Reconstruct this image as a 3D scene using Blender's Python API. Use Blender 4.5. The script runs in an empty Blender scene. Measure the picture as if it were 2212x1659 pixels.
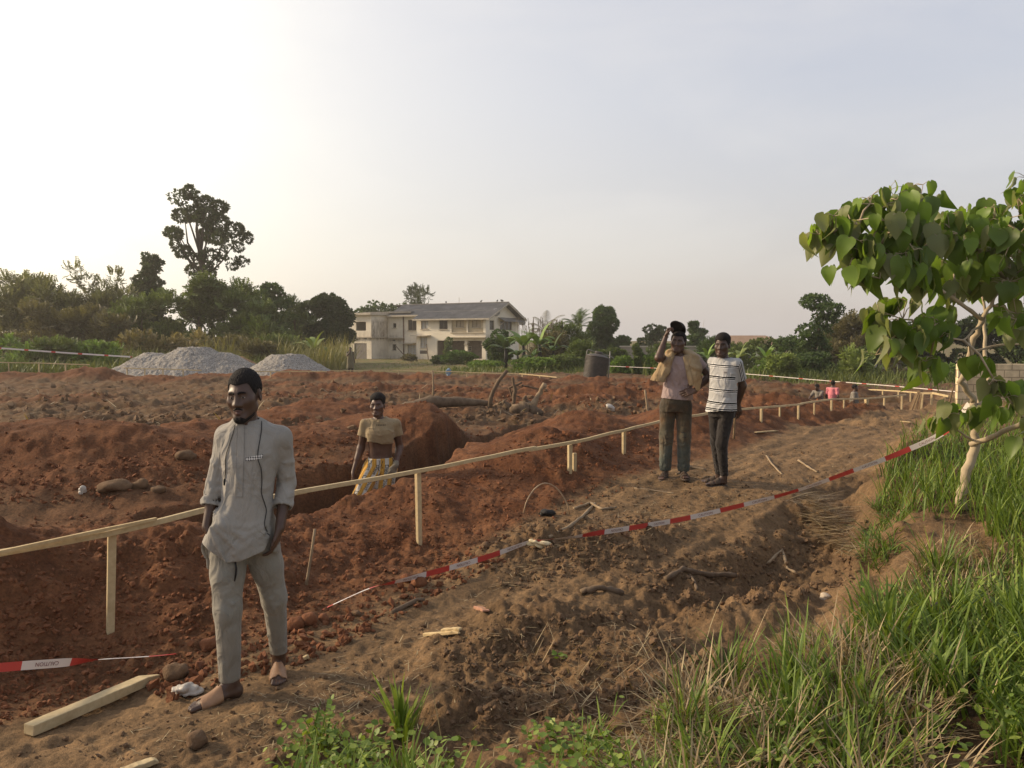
import bpy, bmesh, math, random
import numpy as np
from mathutils import Vector, Matrix
from mathutils.bvhtree import BVHTree
SC = bpy.context.scene
COL = SC.collection
PI = math.pi
rnd = random.Random(7)
rng = np.random.default_rng(11)

# ------------------------------------------------------------------ camera
CAM_Z = 1.87
HZ = 735.0            # horizon row in the 2212 x 1659 survey of the site
FX = 1707.0
PITCH = math.atan((829.5 - HZ) / FX)
cam_data = bpy.data.cameras.new('camera')
cam = bpy.data.objects.new('camera', cam_data)
COL.objects.link(cam)
cam.location = (0, 0, CAM_Z)
cam.rotation_euler = (PI / 2 - PITCH, 0, 0)
cam_data.sensor_fit = 'HORIZONTAL'
cam_data.sensor_width = 36.0
cam_data.lens = 36.0 * FX / 2212.0
cam_data.clip_start = 0.05
cam_data.clip_end = 5000
SC.camera = cam

def W(px, py, d):
    """survey direction -> world point at forward distance d"""
    u = (px - 1106.0) / FX
    v = (829.5 - py) / FX
    yy = math.cos(PITCH) + v * math.sin(PITCH)
    zz = -math.sin(PITCH) + v * math.cos(PITCH)
    return Vector((u / yy * d, d, CAM_Z + zz / yy * d))

# ------------------------------------------------------------------ objects
def tag(o, label=None, cat=None, group=None, kind=None):
    if label: o['label'] = label
    if cat: o['category'] = cat
    if group: o['group'] = group
    if kind: o['kind'] = kind
    return o

def link(o, parent=None):
    COL.objects.link(o)
    if parent is not None:
        o.parent = parent
    return o

def empty(name, loc=(0, 0, 0), rz=0.0, label=None, cat=None, group=None):
    o = bpy.data.objects.new(name, None)
    o.empty_display_size = 0.1
    o.location = loc
    o.rotation_euler = (0, 0, rz)
    link(o)
    return tag(o, label, cat, group)

def np_mesh(name, V, F, mat=None, smooth=True, mats=None, fmat=None):
    """V (n,3); F (m,k) int array or list of arrays with different k"""
    me = bpy.data.meshes.new(name)
    V = np.asarray(V, np.float32)
    Fs = F if isinstance(F, list) and isinstance(F[0], np.ndarray) else [F]
    Fs = [np.asarray(f, np.int32) for f in Fs if len(f)]
    nl = sum(f.size for f in Fs); npoly = sum(len(f) for f in Fs)
    me.vertices.add(len(V)); me.vertices.foreach_set('co', V.ravel())
    me.loops.add(nl); me.polygons.add(npoly)
    me.loops.foreach_set('vertex_index', np.concatenate([f.ravel() for f in Fs]))
    tot = np.concatenate([np.full(len(f), f.shape[1], np.int32) for f in Fs])
    st = np.concatenate([[0], np.cumsum(tot)[:-1]]).astype(np.int32)
    me.polygons.foreach_set('loop_start', st)
    try:
        me.polygons.foreach_set('loop_total', tot)
    except Exception:
        pass
    me.polygons.foreach_set('use_smooth', np.full(npoly, smooth, bool))
    for m in (mats or ([mat] if mat else [])):
        me.materials.append(m)
    if fmat is not None:
        me.polygons.foreach_set('material_index', np.asarray(fmat, np.int32))
    me.update(calc_edges=True)
    return me

def obj(name, me, parent=None, loc=None, rot=None):
    o = bpy.data.objects.new(name, me)
    if loc is not None: o.location = loc
    if rot is not None: o.rotation_euler = rot
    return link(o, parent)

def color_attr(me, name, rgb):
    a = me.attributes.new(name, 'FLOAT_COLOR', 'POINT')
    c = np.ones((len(rgb), 4), np.float32); c[:, :3] = rgb
    a.data.foreach_set('color', c.ravel())

class MB:
    """collects shapes into one mesh"""
    def __init__(s): s.v = []; s.f = {}; s.n = 0; s.m = 0; s.fm = {}
    def add(s, V, F):
        V = np.asarray(V, np.float32).reshape(-1, 3); F = np.asarray(F, np.int32)
        s.v.append(V); s.f.setdefault(F.shape[1], []).append(F + s.n)
        s.fm.setdefault(F.shape[1], []).append(np.full(len(F), s.m, np.int32))
        s.n += len(V)
    def box(s, c, size, R=None, taper=None):
        x, y, z = [k / 2 for k in size]
        P = np.array([[-x,-y,-z],[x,-y,-z],[x,y,-z],[-x,y,-z],[-x,-y,z],[x,-y,z],[x,y,z],[-x,y,z]], np.float32)
        if R is not None: P = P @ np.array(R, np.float32).T
        s.add(P + np.array(c, np.float32), [[0,3,2,1],[4,5,6,7],[0,1,5,4],[1,2,6,5],[2,3,7,6],[3,0,4,7]])
    def bar(s, a, b, w, h, up=(0, 0, 1), jitter=0.0):
        """rectangular bar from a to b"""
        a = Vector(a); b = Vector(b); d = (b - a); L = d.length; d.normalize()
        up = Vector(up); r = d.cross(up)
        if r.length < 1e-4: r = d.cross(Vector((0, 1, 0)))
        r.normalize(); u = r.cross(d)
        R = Matrix((r, d, u)).transposed()
        s.box((a + b) / 2, (w, L, h), R)
    def tube(s, pts, rad, n=8, cap=True):
        pts = [Vector(p) for p in pts]; m = len(pts)
        rad = [rad] * m if not hasattr(rad, '__len__') else rad
        V = []; prev = None
        for i, p in enumerate(pts):
            d = (pts[min(i + 1, m - 1)] - pts[max(i - 1, 0)]).normalized()
            if prev is None:
                r = d.cross(Vector((0, 0, 1)))
                if r.length < 1e-3: r = d.cross(Vector((1, 0, 0)))
            else:
                r = prev - d * prev.dot(d)
            r.normalize(); prev = r; u = d.cross(r)
            for k in range(n):
                t = 2 * PI * k / n
                V.append(p + (r * math.cos(t) + u * math.sin(t)) * rad[i])
        F = [[i*n+k, i*n+(k+1)%n, (i+1)*n+(k+1)%n, (i+1)*n+k] for i in range(m-1) for k in range(n)]
        s.add([tuple(v) for v in V], F)
        if cap:
            b = s.n - len(V)
            s.f.setdefault(n, []).append(np.array([[b+k for k in range(n)][::-1], [b+(m-1)*n+k for k in range(n)]], np.int32))
            s.fm.setdefault(n, []).append(np.full(2, s.m, np.int32))
    def lathe(s, prof, n=24, c=(0, 0, 0), R=None):
        m = len(prof); P = np.array([[r*math.cos(2*PI*k/n), r*math.sin(2*PI*k/n), z] for r, z in prof for k in range(n)], np.float32)
        if R is not None: P = P @ np.array(R, np.float32).T
        s.add(P + np.array(c, np.float32), [[i*n+k, i*n+(k+1)%n, (i+1)*n+(k+1)%n, (i+1)*n+k] for i in range(m-1) for k in range(n)])
    def quad(s, a, b, c, d): s.add([tuple(a), tuple(b), tuple(c), tuple(d)], [[0, 1, 2, 3]])
    def mesh(s, name, mat=None, smooth=False, mats=None):
        ks = sorted(s.f)
        return np_mesh(name, np.concatenate(s.v), [np.concatenate(s.f[k]) for k in ks], mat, smooth, mats,
                       np.concatenate([np.concatenate(s.fm[k]) for k in ks]) if mats else None)
    def build(s, name, mat=None, parent=None, smooth=False, mats=None, loc=None):
        return obj(name, s.mesh(name, mat, smooth, mats), parent, loc)

def bevel(o, w=0.004, seg=2):
    m = o.modifiers.new('bevel', 'BEVEL'); m.width = w; m.segments = seg; m.limit_method = 'ANGLE'
    return o

# ------------------------------------------------------------------ noise
def _h(ix, iy, seed):
    h = (ix.astype(np.int64) * 374761393 + iy.astype(np.int64) * 668265263 + seed * 1442695041) & 0xffffffff
    h = ((h ^ (h >> 13)) * 1274126177) & 0xffffffff
    h = ((h ^ (h >> 16)) * 2246822519) & 0xffffffff
    return (h ^ (h >> 15)) & 0xffffffff
def vnoise(x, y, seed=0):
    ix = np.floor(x); iy = np.floor(y); fx = x - ix; fy = y - iy
    def g(a, b):
        h = _h(ix + a, iy + b, seed) / 4294967295.0 * 2 * PI
        return np.cos(h) * (fx - a) + np.sin(h) * (fy - b)
    u = fx*fx*fx*(fx*(fx*6-15)+10); v = fy*fy*fy*(fy*(fy*6-15)+10)
    a = g(0,0); b = g(1,0); c = g(0,1); d = g(1,1)
    return ((a + (b-a)*u) * (1-v) + (c + (d-c)*u) * v) * 1.5
def fbm(x, y, oct=4, seed=0, gain=0.5):
    s = 0; a = 1.0; f = 1.0
    for i in range(oct):
        s = s + a * vnoise(x*f, y*f, seed + i*17); a *= gain; f *= 2.03
    return s
def clods(x, y, size, seed=0, dens=0.7):
    """rounded lumps of varied size"""
    X = x / size; Y = y / size; ix = np.floor(X); iy = np.floor(Y); best = np.zeros_like(X)
    for a in (-1, 0, 1):
        for b in (-1, 0, 1):
            h = _h(ix+a, iy+b, seed); h2 = _h(ix+a, iy+b, seed+91); h3 = _h(ix+a, iy+b, seed+191)
            px = ix+a+(h & 0xffff)/65535.0; py = iy+b+(h >> 16)/65535.0
            r = 0.25+0.55*((h2 & 0xffff)/65535.0)**2
            r = np.where((h3 & 0xffff)/65535.0 < dens, r, 0.01)
            q = 1-((X-px)**2+(Y-py)**2)/(r*r)
            best = np.maximum(best, np.sqrt(np.maximum(q, 0))*r)
    return best*size
def sstep(a, b, x):
    t = np.clip((x-a)/(b-a), 0, 1); return t*t*(3-2*t)

# ------------------------------------------------------------------ materials
class NT:
    def __init__(s, name):
        s.m = bpy.data.materials.new(name); s.m.use_nodes = True
        s.t = s.m.node_tree; s.b = s.t.nodes['Principled BSDF']; s.out = s.t.nodes['Material Output']
    def n(s, typ, **kw):
        n = s.t.nodes.new(typ)
        for k, v in kw.items():
            if k.startswith('i_'):
                n.inputs[k[2:].replace('_', ' ')].default_value = v
            else: setattr(n, k, v)
        return n
    def l(s, a, b): s.t.links.new(a, b)
    def ramp(s, fac, stops, interp='LINEAR'):
        r = s.n('ShaderNodeValToRGB'); r.color_ramp.interpolation = interp
        e = r.color_ramp.elements
        while len(e) > 1: e.remove(e[-1])
        e[0].position = stops[0][0]; e[0].color = (*stops[0][1], 1)
        for p, c in stops[1:]:
            k = e.new(p); k.color = (*c, 1)
        s.l(fac, r.inputs[0]); return r
    def noise(s, scale, detail=4, rough=0.55, co=None, dist=0.0):
        n = s.n('ShaderNodeTexNoise'); n.inputs['Scale'].default_value = scale
        n.inputs['Detail'].default_value = detail; n.inputs['Roughness'].default_value = rough
        n.inputs['Distortion'].default_value = dist
        if co is not None: s.l(co, n.inputs['Vector'])
        return n
    def mix(s, fac, a, b, typ='MIX'):
        m = s.n('ShaderNodeMix'); m.data_type = 'RGBA'; m.blend_type = typ
        for sock, v in ((m.inputs[0], fac), (m.inputs[6], a), (m.inputs[7], b)):
            if isinstance(v, (int, float)): sock.default_value = v
            elif isinstance(v, tuple): sock.default_value = (*v, 1)
            else: s.l(v, sock)
        return m.outputs[2]
    def co(s, kind='Object', scale=None):
        c = s.n('ShaderNodeTexCoord').outputs[kind]
        if scale:
            mp = s.n('ShaderNodeMapping'); mp.inputs['Scale'].default_value = scale
            s.l(c, mp.inputs[0]); c = mp.outputs[0]
        return c
    def bump(s, h, strength=0.3, dist=0.02):
        b = s.n('ShaderNodeBump'); b.inputs['Strength'].default_value = strength; b.inputs['Distance'].default_value = dist
        s.l(h, b.inputs['Height']); s.l(b.outputs[0], s.b.inputs['Normal']); return b
    def base(s, v):
        if isinstance(v, tuple): s.b.inputs['Base Color'].default_value = (*v, 1)
        else: s.l(v, s.b.inputs['Base Color'])
    def rough(s, v): s.b.inputs['Roughness'].default_value = v
    def spec(s, v): s.b.inputs['Specular IOR Level'].default_value = v

def mat_noise(name, c1, c2, scale=8, rough=0.8, bump=0.2, bscale=None, stretch=None, spec=0.3, dist=0.01, detail=5):
    t = NT(name); co = t.co('Object', stretch)
    n = t.noise(scale, detail, 0.6, co)
    r = t.ramp(n.outputs[0], [(0.3, c1), (0.7, c2)])
    t.base(r.outputs[0]); t.rough(rough); t.spec(spec)
    if bump:
        n2 = t.noise(bscale or scale*4, 5, 0.6, co); t.bump(n2.outputs[0], bump, dist)
    return t.m

def leaf_mat(name, c1, c2, back=None, scale=2.0, trans=0.35, rough=0.5):
    """leaf: two tones by clump noise, translucent"""
    t = NT(name); co = t.co('Object')
    n = t.noise(scale, 3, 0.6, co)
    col = t.ramp(n.outputs[0], [(0.3, c1), (0.7, c2)]).outputs[0]
    n2 = t.noise(scale*9, 2, 0.5, co)
    col = t.mix(0.5, col, t.ramp(n2.outputs[0], [(0.3, (0.55,)*3), (0.7, (1.35, 1.3, 1.1))]).outputs[0], 'MULTIPLY')
    if back:
        g = t.n('ShaderNodeNewGeometry')
        col = t.mix(g.outputs['Backfacing'], col, back)
    t.base(col); t.rough(rough); t.spec(0.35)
    tr = t.n('ShaderNodeBsdfTranslucent'); t.l(t.mix(1.0, col, (1.15, 1.25, 0.55), 'MULTIPLY'), tr.inputs[0])
    mx = t.n('ShaderNodeMixShader'); mx.inputs[0].default_value = trans
    t.l(t.b.outputs[0], mx.inputs[1]); t.l(tr.outputs[0], mx.inputs[2]); t.l(mx.outputs[0], t.out.inputs[0])
    return t.m
# ------------------------------------------------------------------ light
SUN_AZ = math.radians(-78)      # left of the view
SUN_EL = math.radians(25)
sun_dir = Vector((math.sin(SUN_AZ)*math.cos(SUN_EL), math.cos(SUN_AZ)*math.cos(SUN_EL), math.sin(SUN_EL)))
sd = bpy.data.lights.new('sun', 'SUN'); sd.energy = 4.2; sd.angle = math.radians(5); sd.color = (1.0, 0.80, 0.55)
so = bpy.data.objects.new('sun', sd); COL.objects.link(so)
so.rotation_euler = sun_dir.to_track_quat('Z', 'Y').to_euler()
wd = bpy.data.worlds.new('World'); SC.world = wd; wd.use_nodes = True
wt = wd.node_tree; wn = wt.nodes; wl = wt.links
for n in list(wn): wn.remove(n)
wout = wn.new('ShaderNodeOutputWorld')
sky = wn.new('ShaderNodeTexSky'); sky.sky_type = 'NISHITA'; sky.sun_disc = False
sky.sun_elevation = SUN_EL; sky.sun_rotation = SUN_AZ
sky.dust_density = 4.0; sky.air_density = 1.2; sky.ozone_density = 1.0
bg = wn.new('ShaderNodeBackground'); bg.inputs[1].default_value = 0.05
wl.new(sky.outputs[0], bg.inputs[0])
# the milky overcast veil: pale haze, a broad bright patch towards the hidden sun, faint cloud streaks
tc = wn.new('ShaderNodeTexCoord')
def wmath(op, a, b=None, clamp=False):
    m = wn.new('ShaderNodeMath'); m.operation = op; m.use_clamp = clamp
    for i, v in enumerate((a, b)):
        if v is None: continue
        if isinstance(v, (int, float)): m.inputs[i].default_value = v
        else: wl.new(v, m.inputs[i])
    return m.outputs[0]
def wmix(f, a, b, typ='MIX'):
    m = wn.new('ShaderNodeMix'); m.data_type = 'RGBA'; m.blend_type = typ
    for s_, v in ((m.inputs[0], f), (m.inputs[6], a), (m.inputs[7], b)):
        if isinstance(v, (int, float)): s_.default_value = v
        elif isinstance(v, tuple): s_.default_value = (*v, 1)
        else: wl.new(v, s_)
    return m.outputs[2]
def wdot(d):
    vm = wn.new('ShaderNodeVectorMath'); vm.operation = 'DOT_PRODUCT'
    wl.new(tc.outputs['Generated'], vm.inputs[0]); vm.inputs[1].default_value = d
    return vm.outputs['Value']
ga, ge = math.radians(-38), math.radians(17)
gdir = (math.sin(ga)*math.cos(ge), math.cos(ga)*math.cos(ge), math.sin(ge))
dt = wdot(gdir)
near = wmath('POWER', wmath('MAXIMUM', dt, 0.0), 30.0)
mid = wmath('POWER', wmath('MAXIMUM', dt, 0.0), 4.6)
sep = wn.new('ShaderNodeSeparateXYZ'); wl.new(tc.outputs['Generated'], sep.inputs[0])
el = sep.outputs['Z']
hr = wn.new('ShaderNodeValToRGB'); e = hr.color_ramp.elements
e[0].position = 0.0; e[0].color = (0.57, 0.51, 0.48, 1)
e[1].position = 0.5; e[1].color = (0.42, 0.44, 0.52, 1)
k = e.new(0.12); k.color = (0.52, 0.485, 0.485, 1)
k = e.new(0.28); k.color = (0.485, 0.485, 0.53, 1)
wl.new(el, hr.inputs[0])
mp = wn.new('ShaderNodeMapping'); mp.inputs['Scale'].default_value = (1.2, 1.2, 3.4); mp.inputs['Rotation'].default_value = (0.2, 0.35, 0.3)
wl.new(tc.outputs['Generated'], mp.inputs[0])
cn = wn.new('ShaderNodeTexNoise'); cn.inputs['Scale'].default_value = 2.6; cn.inputs['Detail'].default_value = 6; cn.inputs['Roughness'].default_value = 0.52; cn.inputs['Distortion'].default_value = 0.5
wl.new(mp.outputs[0], cn.inputs['Vector'])
cr = wn.new('ShaderNodeValToRGB'); e = cr.color_ramp.elements
e[0].position = 0.45; e[0].color = (0, 0, 0, 1); e[1].position = 0.8; e[1].color = (1, 1, 1, 1)
wl.new(cn.outputs[0], cr.inputs[0])
veil = wmix(wmath('MULTIPLY', cr.outputs[0], 0.62), hr.outputs[0], (0.66, 0.62, 0.60))
cn2 = wn.new('ShaderNodeTexNoise'); cn2.inputs['Scale'].default_value = 3.4; cn2.inputs['Detail'].default_value = 5; cn2.inputs['Distortion'].default_value = .8
wl.new(mp.outputs[0], cn2.inputs['Vector'])
near = wmath('MULTIPLY', near, wmath('ADD', wmath('MULTIPLY', cn2.outputs[0], 1.5), .28), True)
veil = wmix(mid, veil, (0.90, 0.83, 0.74))
veil = wmix(wmath('MULTIPLY', near, 1.0), veil, (1.55, 1.42, 1.12))
bg2 = wn.new('ShaderNodeBackground'); bg2.inputs[1].default_value = 0.85
wl.new(veil, bg2.inputs[0])
ad = wn.new('ShaderNodeAddShader'); wl.new(bg.outputs[0], ad.inputs[0]); wl.new(bg2.outputs[0], ad.inputs[1])
wl.new(ad.outputs[0], wout.inputs[0])
SC.view_settings.view_transform = 'Standard'
SC.view_settings.look = 'None'
SC.view_settings.exposure = 0.22
SC.view_settings.gamma = 1.0
SC.cycles.max_bounces = 6
SC.cycles.transparent_max_bounces = 8
# ------------------------------------------------------------------ ground
def seg_dist(x, y, pts):
    """distance to polyline, interpolated third value and side"""
    best = np.full(np.shape(x), 1e9); val = np.zeros(np.shape(x)); side = np.zeros(np.shape(x)); along = np.zeros(np.shape(x)); acc = 0.0
    for a, b in zip(pts[:-1], pts[1:]):
        dx, dy = b[0]-a[0], b[1]-a[1]; L2 = dx*dx+dy*dy
        t = np.clip(((x-a[0])*dx+(y-a[1])*dy)/L2, 0, 1)
        qx = a[0]+t*dx-x; qy = a[1]+t*dy-y; d = np.hypot(qx, qy)
        k = d < best
        best = np.where(k, d, best)
        val = np.where(k, a[2]+(b[2]-a[2])*t if len(a) > 2 else 0, val)
        side = np.where(k, np.sign(dx*(y-a[1])-dy*(x-a[0])), side)
        along = np.where(k, acc+t*math.sqrt(L2), along); acc += math.sqrt(L2)
    return best, val, side, along

BANK = [(-4.5, 1.3), (-2.2, 2.45), (-1.1, 3.0), (0.1, 3.35), (0.75, 3.75), (1.35, 4.25), (1.95, 4.7), (2.35, 5.4), (3.0, 6.6), (3.5, 7.6), (4.4, 9.5), (6.6, 13.0), (11.0, 19.5), (17, 26), (26, 34)]
DITCH = [(0.75, 5.05, 0.10), (1.5, 5.7, 0.2), (2.1, 6.3, 0.27), (2.75, 7.1, 0.25), (3.3, 8.2, 0.15), (4.0, 9.3, 0.08)]
RIDGE = [(-7.5, 0.8, .35), (-5.45, 3.2, .42), (-3.75, 5.35, .5), (-2.5, 6.4, .24), (-1.45, 7.75, .06), (-.35, 9.0, .14), (.5, 10.5, .34), (1.3, 12.2, .40), (3.0, 13.9, .38), (5.2, 16.8, .32), (8.6, 21.5, .20), (10.2, 23.6, .12)]
FRONT = [(-6.0, -0.6), (-2.6, 3.75), (-1.95, 4.4), (-1.32, 4.95), (-.7, 5.86), (-.4, 6.86), (.4, 8.1), (1.66, 9.75), (3.2, 11.6), (5.5, 15.3), (9.6, 20.2), (11.2, 22.6)]
TR1 = [(-6.0, 3.9), (-4.3, 6.0), (-1.9, 8.9), (-1.3, 10.0), (-.55, 12.4), (.05, 14.2), (1.0, 17.0)]
TR3 = [(8.0, 32.0), (14.5, 29.9)]
MOUNDS = [  # x, y, rx, ry, angle, height
    (-1.38, 12.6, 1.75, 1.5, 0.2, .66), (-2.9, 11.2, 1.3, 1.2, 0, .34), (-5.6, 9.6, 2.6, 1.5, .1, .62), (-8.4, 9.0, 2.2, 1.5, 0, .45),
    (-4.5, 11.6, 1.2, 2.2, -.3, .42), (-3.9, 15.4, 1.6, 2.2, -.2, .52), (-2.6, 17.5, 2.0, 1.4, 0, .3), (.75, 12.3, 1.3, 1.5, 0, .2),
    (2.4, 15.5, 1.8, 1.1, .3, .2), (1.6, 22.0, 2.2, 1.3, .2, .45), (-.6, 23.0, 2.6, 1.1, 0, .4), (3.5, 26.5, 3.6, 1.4, .05, .62), (6.5, 25.6, 3.0, 1.5, .1, .36),
    (8.0, 29.5, 2.0, 1.0, -.2, .35), (13.0, 33.2, 3.0, 1.0, 0, .35), (5.5, 19.8, 1.8, 1.2, .4, .3), (-7.5, 26, 3.5, 1.5, .1, .28), (-14, 24, 4, 2, 0, .25), (-5.5, 31, 5, 1.6, 0, .35),
    (-28, 41, 5, 2, 0, .5), (-22.0, 40.5, 2.6, 1.5, 0, .62), (-16, 42, 3, 1.6, 0, .3), (-17.2, 38.5, 3.0, 1.5, 0, .36), (-11.0, 41.5, 3.2, 1.6, 0, .5), (-7.8, 40.5, 2.6, 1.4, 0, .45), (-4.2, 40.0, 2.2, 1.2, 0, .35),
    (-.5, 40, 3, 1.3, 0, .32), (4.5, 38, 3.5, 1.4, 0, .36), (9.5, 37, 3.4, 1.5, 0, .45), (1.5, 34, 3, 1.4, 0, .3), (-10, 35, 3, 1.2, .2, .3), (-2, 29, 2.6, 1.2, 0, .36),
    (.5, 6.75, .85, .55, .3, .15), (1.15, 7.3, .6, .4, .3, .12), (.18, 4.75, .62, .4, .3, .24), (.65, 4.35, .5, .36, .3, .18), (1.5, 5.15, .5, .35, .4, .14), (.05, 3.75, .8, .3, .1, .10), (1.0, 4.0, .45, .3, .4, .16),
    (-6.2, 5.6, 1.6, 1.2, 0, .3)]
CLODDY = [(.5, 6.8, 1.1, .7, .3), (.25, 4.65, .95, .55, .3), (1.45, 5.6, .95, .7, .5), (.2, 3.6, 1.5, .4, .2), (2.3, 6.3, .8, .7, .6)]

def H0(x, y, parts=False):
    """broad relief of the site"""
    r = np.hypot(x, y)
    z = np.interp(y, [-5, 4.5, 7, 9.4, 13, 18, 24, 30, 50, 110, 400, 4000], [0, 0, .02, .22, .2, .05, -.15, -.28, -.3, -.75, -1.2, -1.6])
    z = z - .012*np.clip(x-5, 0, 25)*sstep(14, 30, y)
    # bank
    d, _, s, al = seg_dist(x, y, BANK)
    sd_ = d*(-s)                                  # positive to the right / near side
    edge = sd_ + .22*fbm(x*1.7, y*1.7, 3, 5)
    hb = np.interp(al, [0, 4.2, 6.0, 8.2, 11, 18, 40], [.15, .2, .28, .42, .45, .3, .1])
    z = z + hb*sstep(-.25, .55, edge) + .10*sstep(.5, 2.5, edge)*np.interp(y, [0, 5, 12], [.2, 1, .5])
    bank = sstep(.0, .5, edge)
    d, dep, _, _ = seg_dist(x, y, DITCH)
    ditch = sstep(.62, .05, d + .12*fbm(x*3, y*3, 2, 9))
    z = z - dep*ditch
    # spoil ridge beside the rail
    d, h, s, al = seg_dist(x, y, RIDGE)
    fd, _, fs, _ = seg_dist(x, y, FRONT)
    front = fd*(fs)                               # positive behind the foot line
    wv = 1 + .28*np.sin(al*1.1+1) + .22*np.sin(al*2.7)
    rp = np.where(d*s < 0, d/1.2, d/1.25)
    ridge = np.exp(-(rp*1.35)**2)*h*wv
    ridge = ridge*sstep(-.15, .35, front)
    z = z + ridge
    red = sstep(-.12, .12, front + .12*fbm(x*2.2, y*2.2, 3, 3))*np.exp(-(d/2.2)**4)
    md = np.zeros_like(z)
    for i, (mx, my, rx, ry, an, hh) in enumerate(MOUNDS):
        ca, sa = math.cos(an), math.sin(an)
        u = ((x-mx)*ca+(y-my)*sa)/rx; v = (-(x-mx)*sa+(y-my)*ca)/ry
        u = np.where(u > 0, u*2.9, u) if i == 0 else u
        q = u*u+v*v
        q = q*(1 + .35*np.clip(vnoise(x*.9, y*.9, 40+i), -1, 1)) if hh > .2 else q
        g = np.where(q < 9, np.exp(-q*1.1), 0)*hh
        md = np.maximum(md, g) + .25*np.minimum(md, g)
    z = z + md
    red = np.maximum(red, sstep(.10, .28, md)*(y > 7.5))
    # trenches
    t1, _, _, _ = seg_dist(x, y, TR1)
    tw = t1 + .10*fbm(x*2.5, y*2.5, 3, 21)
    k1 = sstep(1.0, .5, tw/np.interp(y, [0, 9.6, 11.5, 30], [.60, .58, .36, .36]))
    t3, _, _, _ = seg_dist(x, y, TR3); k3 = sstep(.7, .45, t3)
    floor1 = np.interp(y, [0, 9.5, 12, 17.5], [-.55, -.52, -.30, .05])
    z = z*(1-k1) + np.minimum(floor1, z)*k1
    z = z*(1-k3) + (-1.3)*k3
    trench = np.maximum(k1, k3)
    z = z - .12*np.exp(-((x+2.35)/.7)**2-((y-4.55)/.6)**2) - .12*np.exp(-((x+.75)/.6)**2-((y-6.9)/.6)**2)
    z = z - .60*np.exp(-((x-11.0)/3.4)**2-((y-26.2)/2.8)**2)
    if parts: return z, dict(bank=bank, ditch=ditch, red=red, trench=trench, front=front, md=md, ridge=ridge, t1=t1, edge=edge)
    return z

def HF(x, y):
    z, p = H0(x, y, True)
    path = (1-p['red'])*(1-p['bank'])*sstep(26, 18, y)*(p['front'] < .3)
    rough = sstep(13, 18, y)*sstep(60, 45, y)
    z = z + .05*fbm(x*.9, y*.9, 3, 1)*(1-.6*path) + .018*fbm(x*4, y*4, 4, 2)*(1-.55*path)
    z = z + rough*(.17*fbm(x*.5, y*.7, 4, 31) + .06*np.abs(fbm(x*1.8, y*1.8, 3, 33)))
    cl = np.zeros_like(z)
    for cx, cy, rx, ry, an in CLODDY:
        ca, sa = math.cos(an), math.sin(an); u = ((x-cx)*ca+(y-cy)*sa)/rx; v = (-(x-cx)*sa+(y-cy)*ca)/ry
        cl = np.maximum(cl, np.exp(-(u*u+v*v)**1.5))
    cl = np.maximum(cl, .8*p['ditch'])
    lumps = np.maximum(p['red']*np.interp(y, [7, 9], [.8, .42]), np.maximum(cl, .85*rough)); lumps = np.maximum(lumps, .8*p['trench'])
    patch = sstep(-.35, .45, fbm(x*1.1, y*1.1, 3, 77))
    lm = lumps*(.6+.4*patch)
    xw = x+.022*vnoise(x*11, y*11, 141)+.008*vnoise(x*34, y*34, 142); yw = y+.022*vnoise(x*11, y*11, 143)+.008*vnoise(x*34, y*34, 144)
    z = z + lm*(.75*clods(xw, yw, .085, 3, .8) + .6*clods(xw, yw, .20, 4, .35) + .7*clods(xw+3, yw, .045, 5, .85) + .010*fbm(x*16, y*16, 3, 91)) + .30*clods(x, y, .5, 8, .3)*np.maximum(cl*.35, .40*rough*(1-.7*p['red']) + .25*p['trench'])
    z = z + cl*(.05*np.abs(fbm(x*5, y*5, 3, 60)))
    # drag marks of the digger on the path
    a = x*.80-y*.60
    rip = np.sin((x*.62+y*.78)*34 + 2.2*fbm(x*1.3, y*1.3, 2, 50))*sstep(.2, .8, vnoise(x*.55+4, y*.55, 51)+.45)*path*sstep(4.5, 6.5, y)
    z = z + .006*rip + path*.022*fbm(a*5, (x*.6+y*.8)*.8, 3, 52)
    z = z + p['bank']*.05*fbm(x*3, y*3, 3, 61) + (path+p['bank'])*(.0075*fbm(x*13, y*13, 4, 93, .6) + .35*clods(x, y, .06, 95, .35))
    return z
def GZ(x, y):
    return float(HF(np.array([float(x)]), np.array([float(y)]))[0])
def GZs(x, y): return HF(np.asarray(x, float), np.asarray(y, float))

def GA(px, py, lift=0.0, dmax=75.0):
    """where the line of sight through a survey pixel meets the ground"""
    u = (px-1106)/FX; v = (829.5-py)/FX; yy = math.cos(PITCH)+v*math.sin(PITCH); zz = -math.sin(PITCH)+v*math.cos(PITCH)
    d = np.geomspace(2.0, dmax, 420); z = CAM_Z+zz/yy*d; g = HF(u/yy*d, d)+lift; k = np.argmax(z < g) if (z < g).any() else len(d)-1
    a, b = max(k-1, 0), k; ta = z[a]-g[a]; tb = z[b]-g[b]; t = ta/(ta-tb) if abs(ta-tb) > 1e-9 else 0; dd = d[a]+(d[b]-d[a])*min(max(t, 0), 1)
    return Vector((u/yy*dd, dd, CAM_Z+zz/yy*dd))

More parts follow.
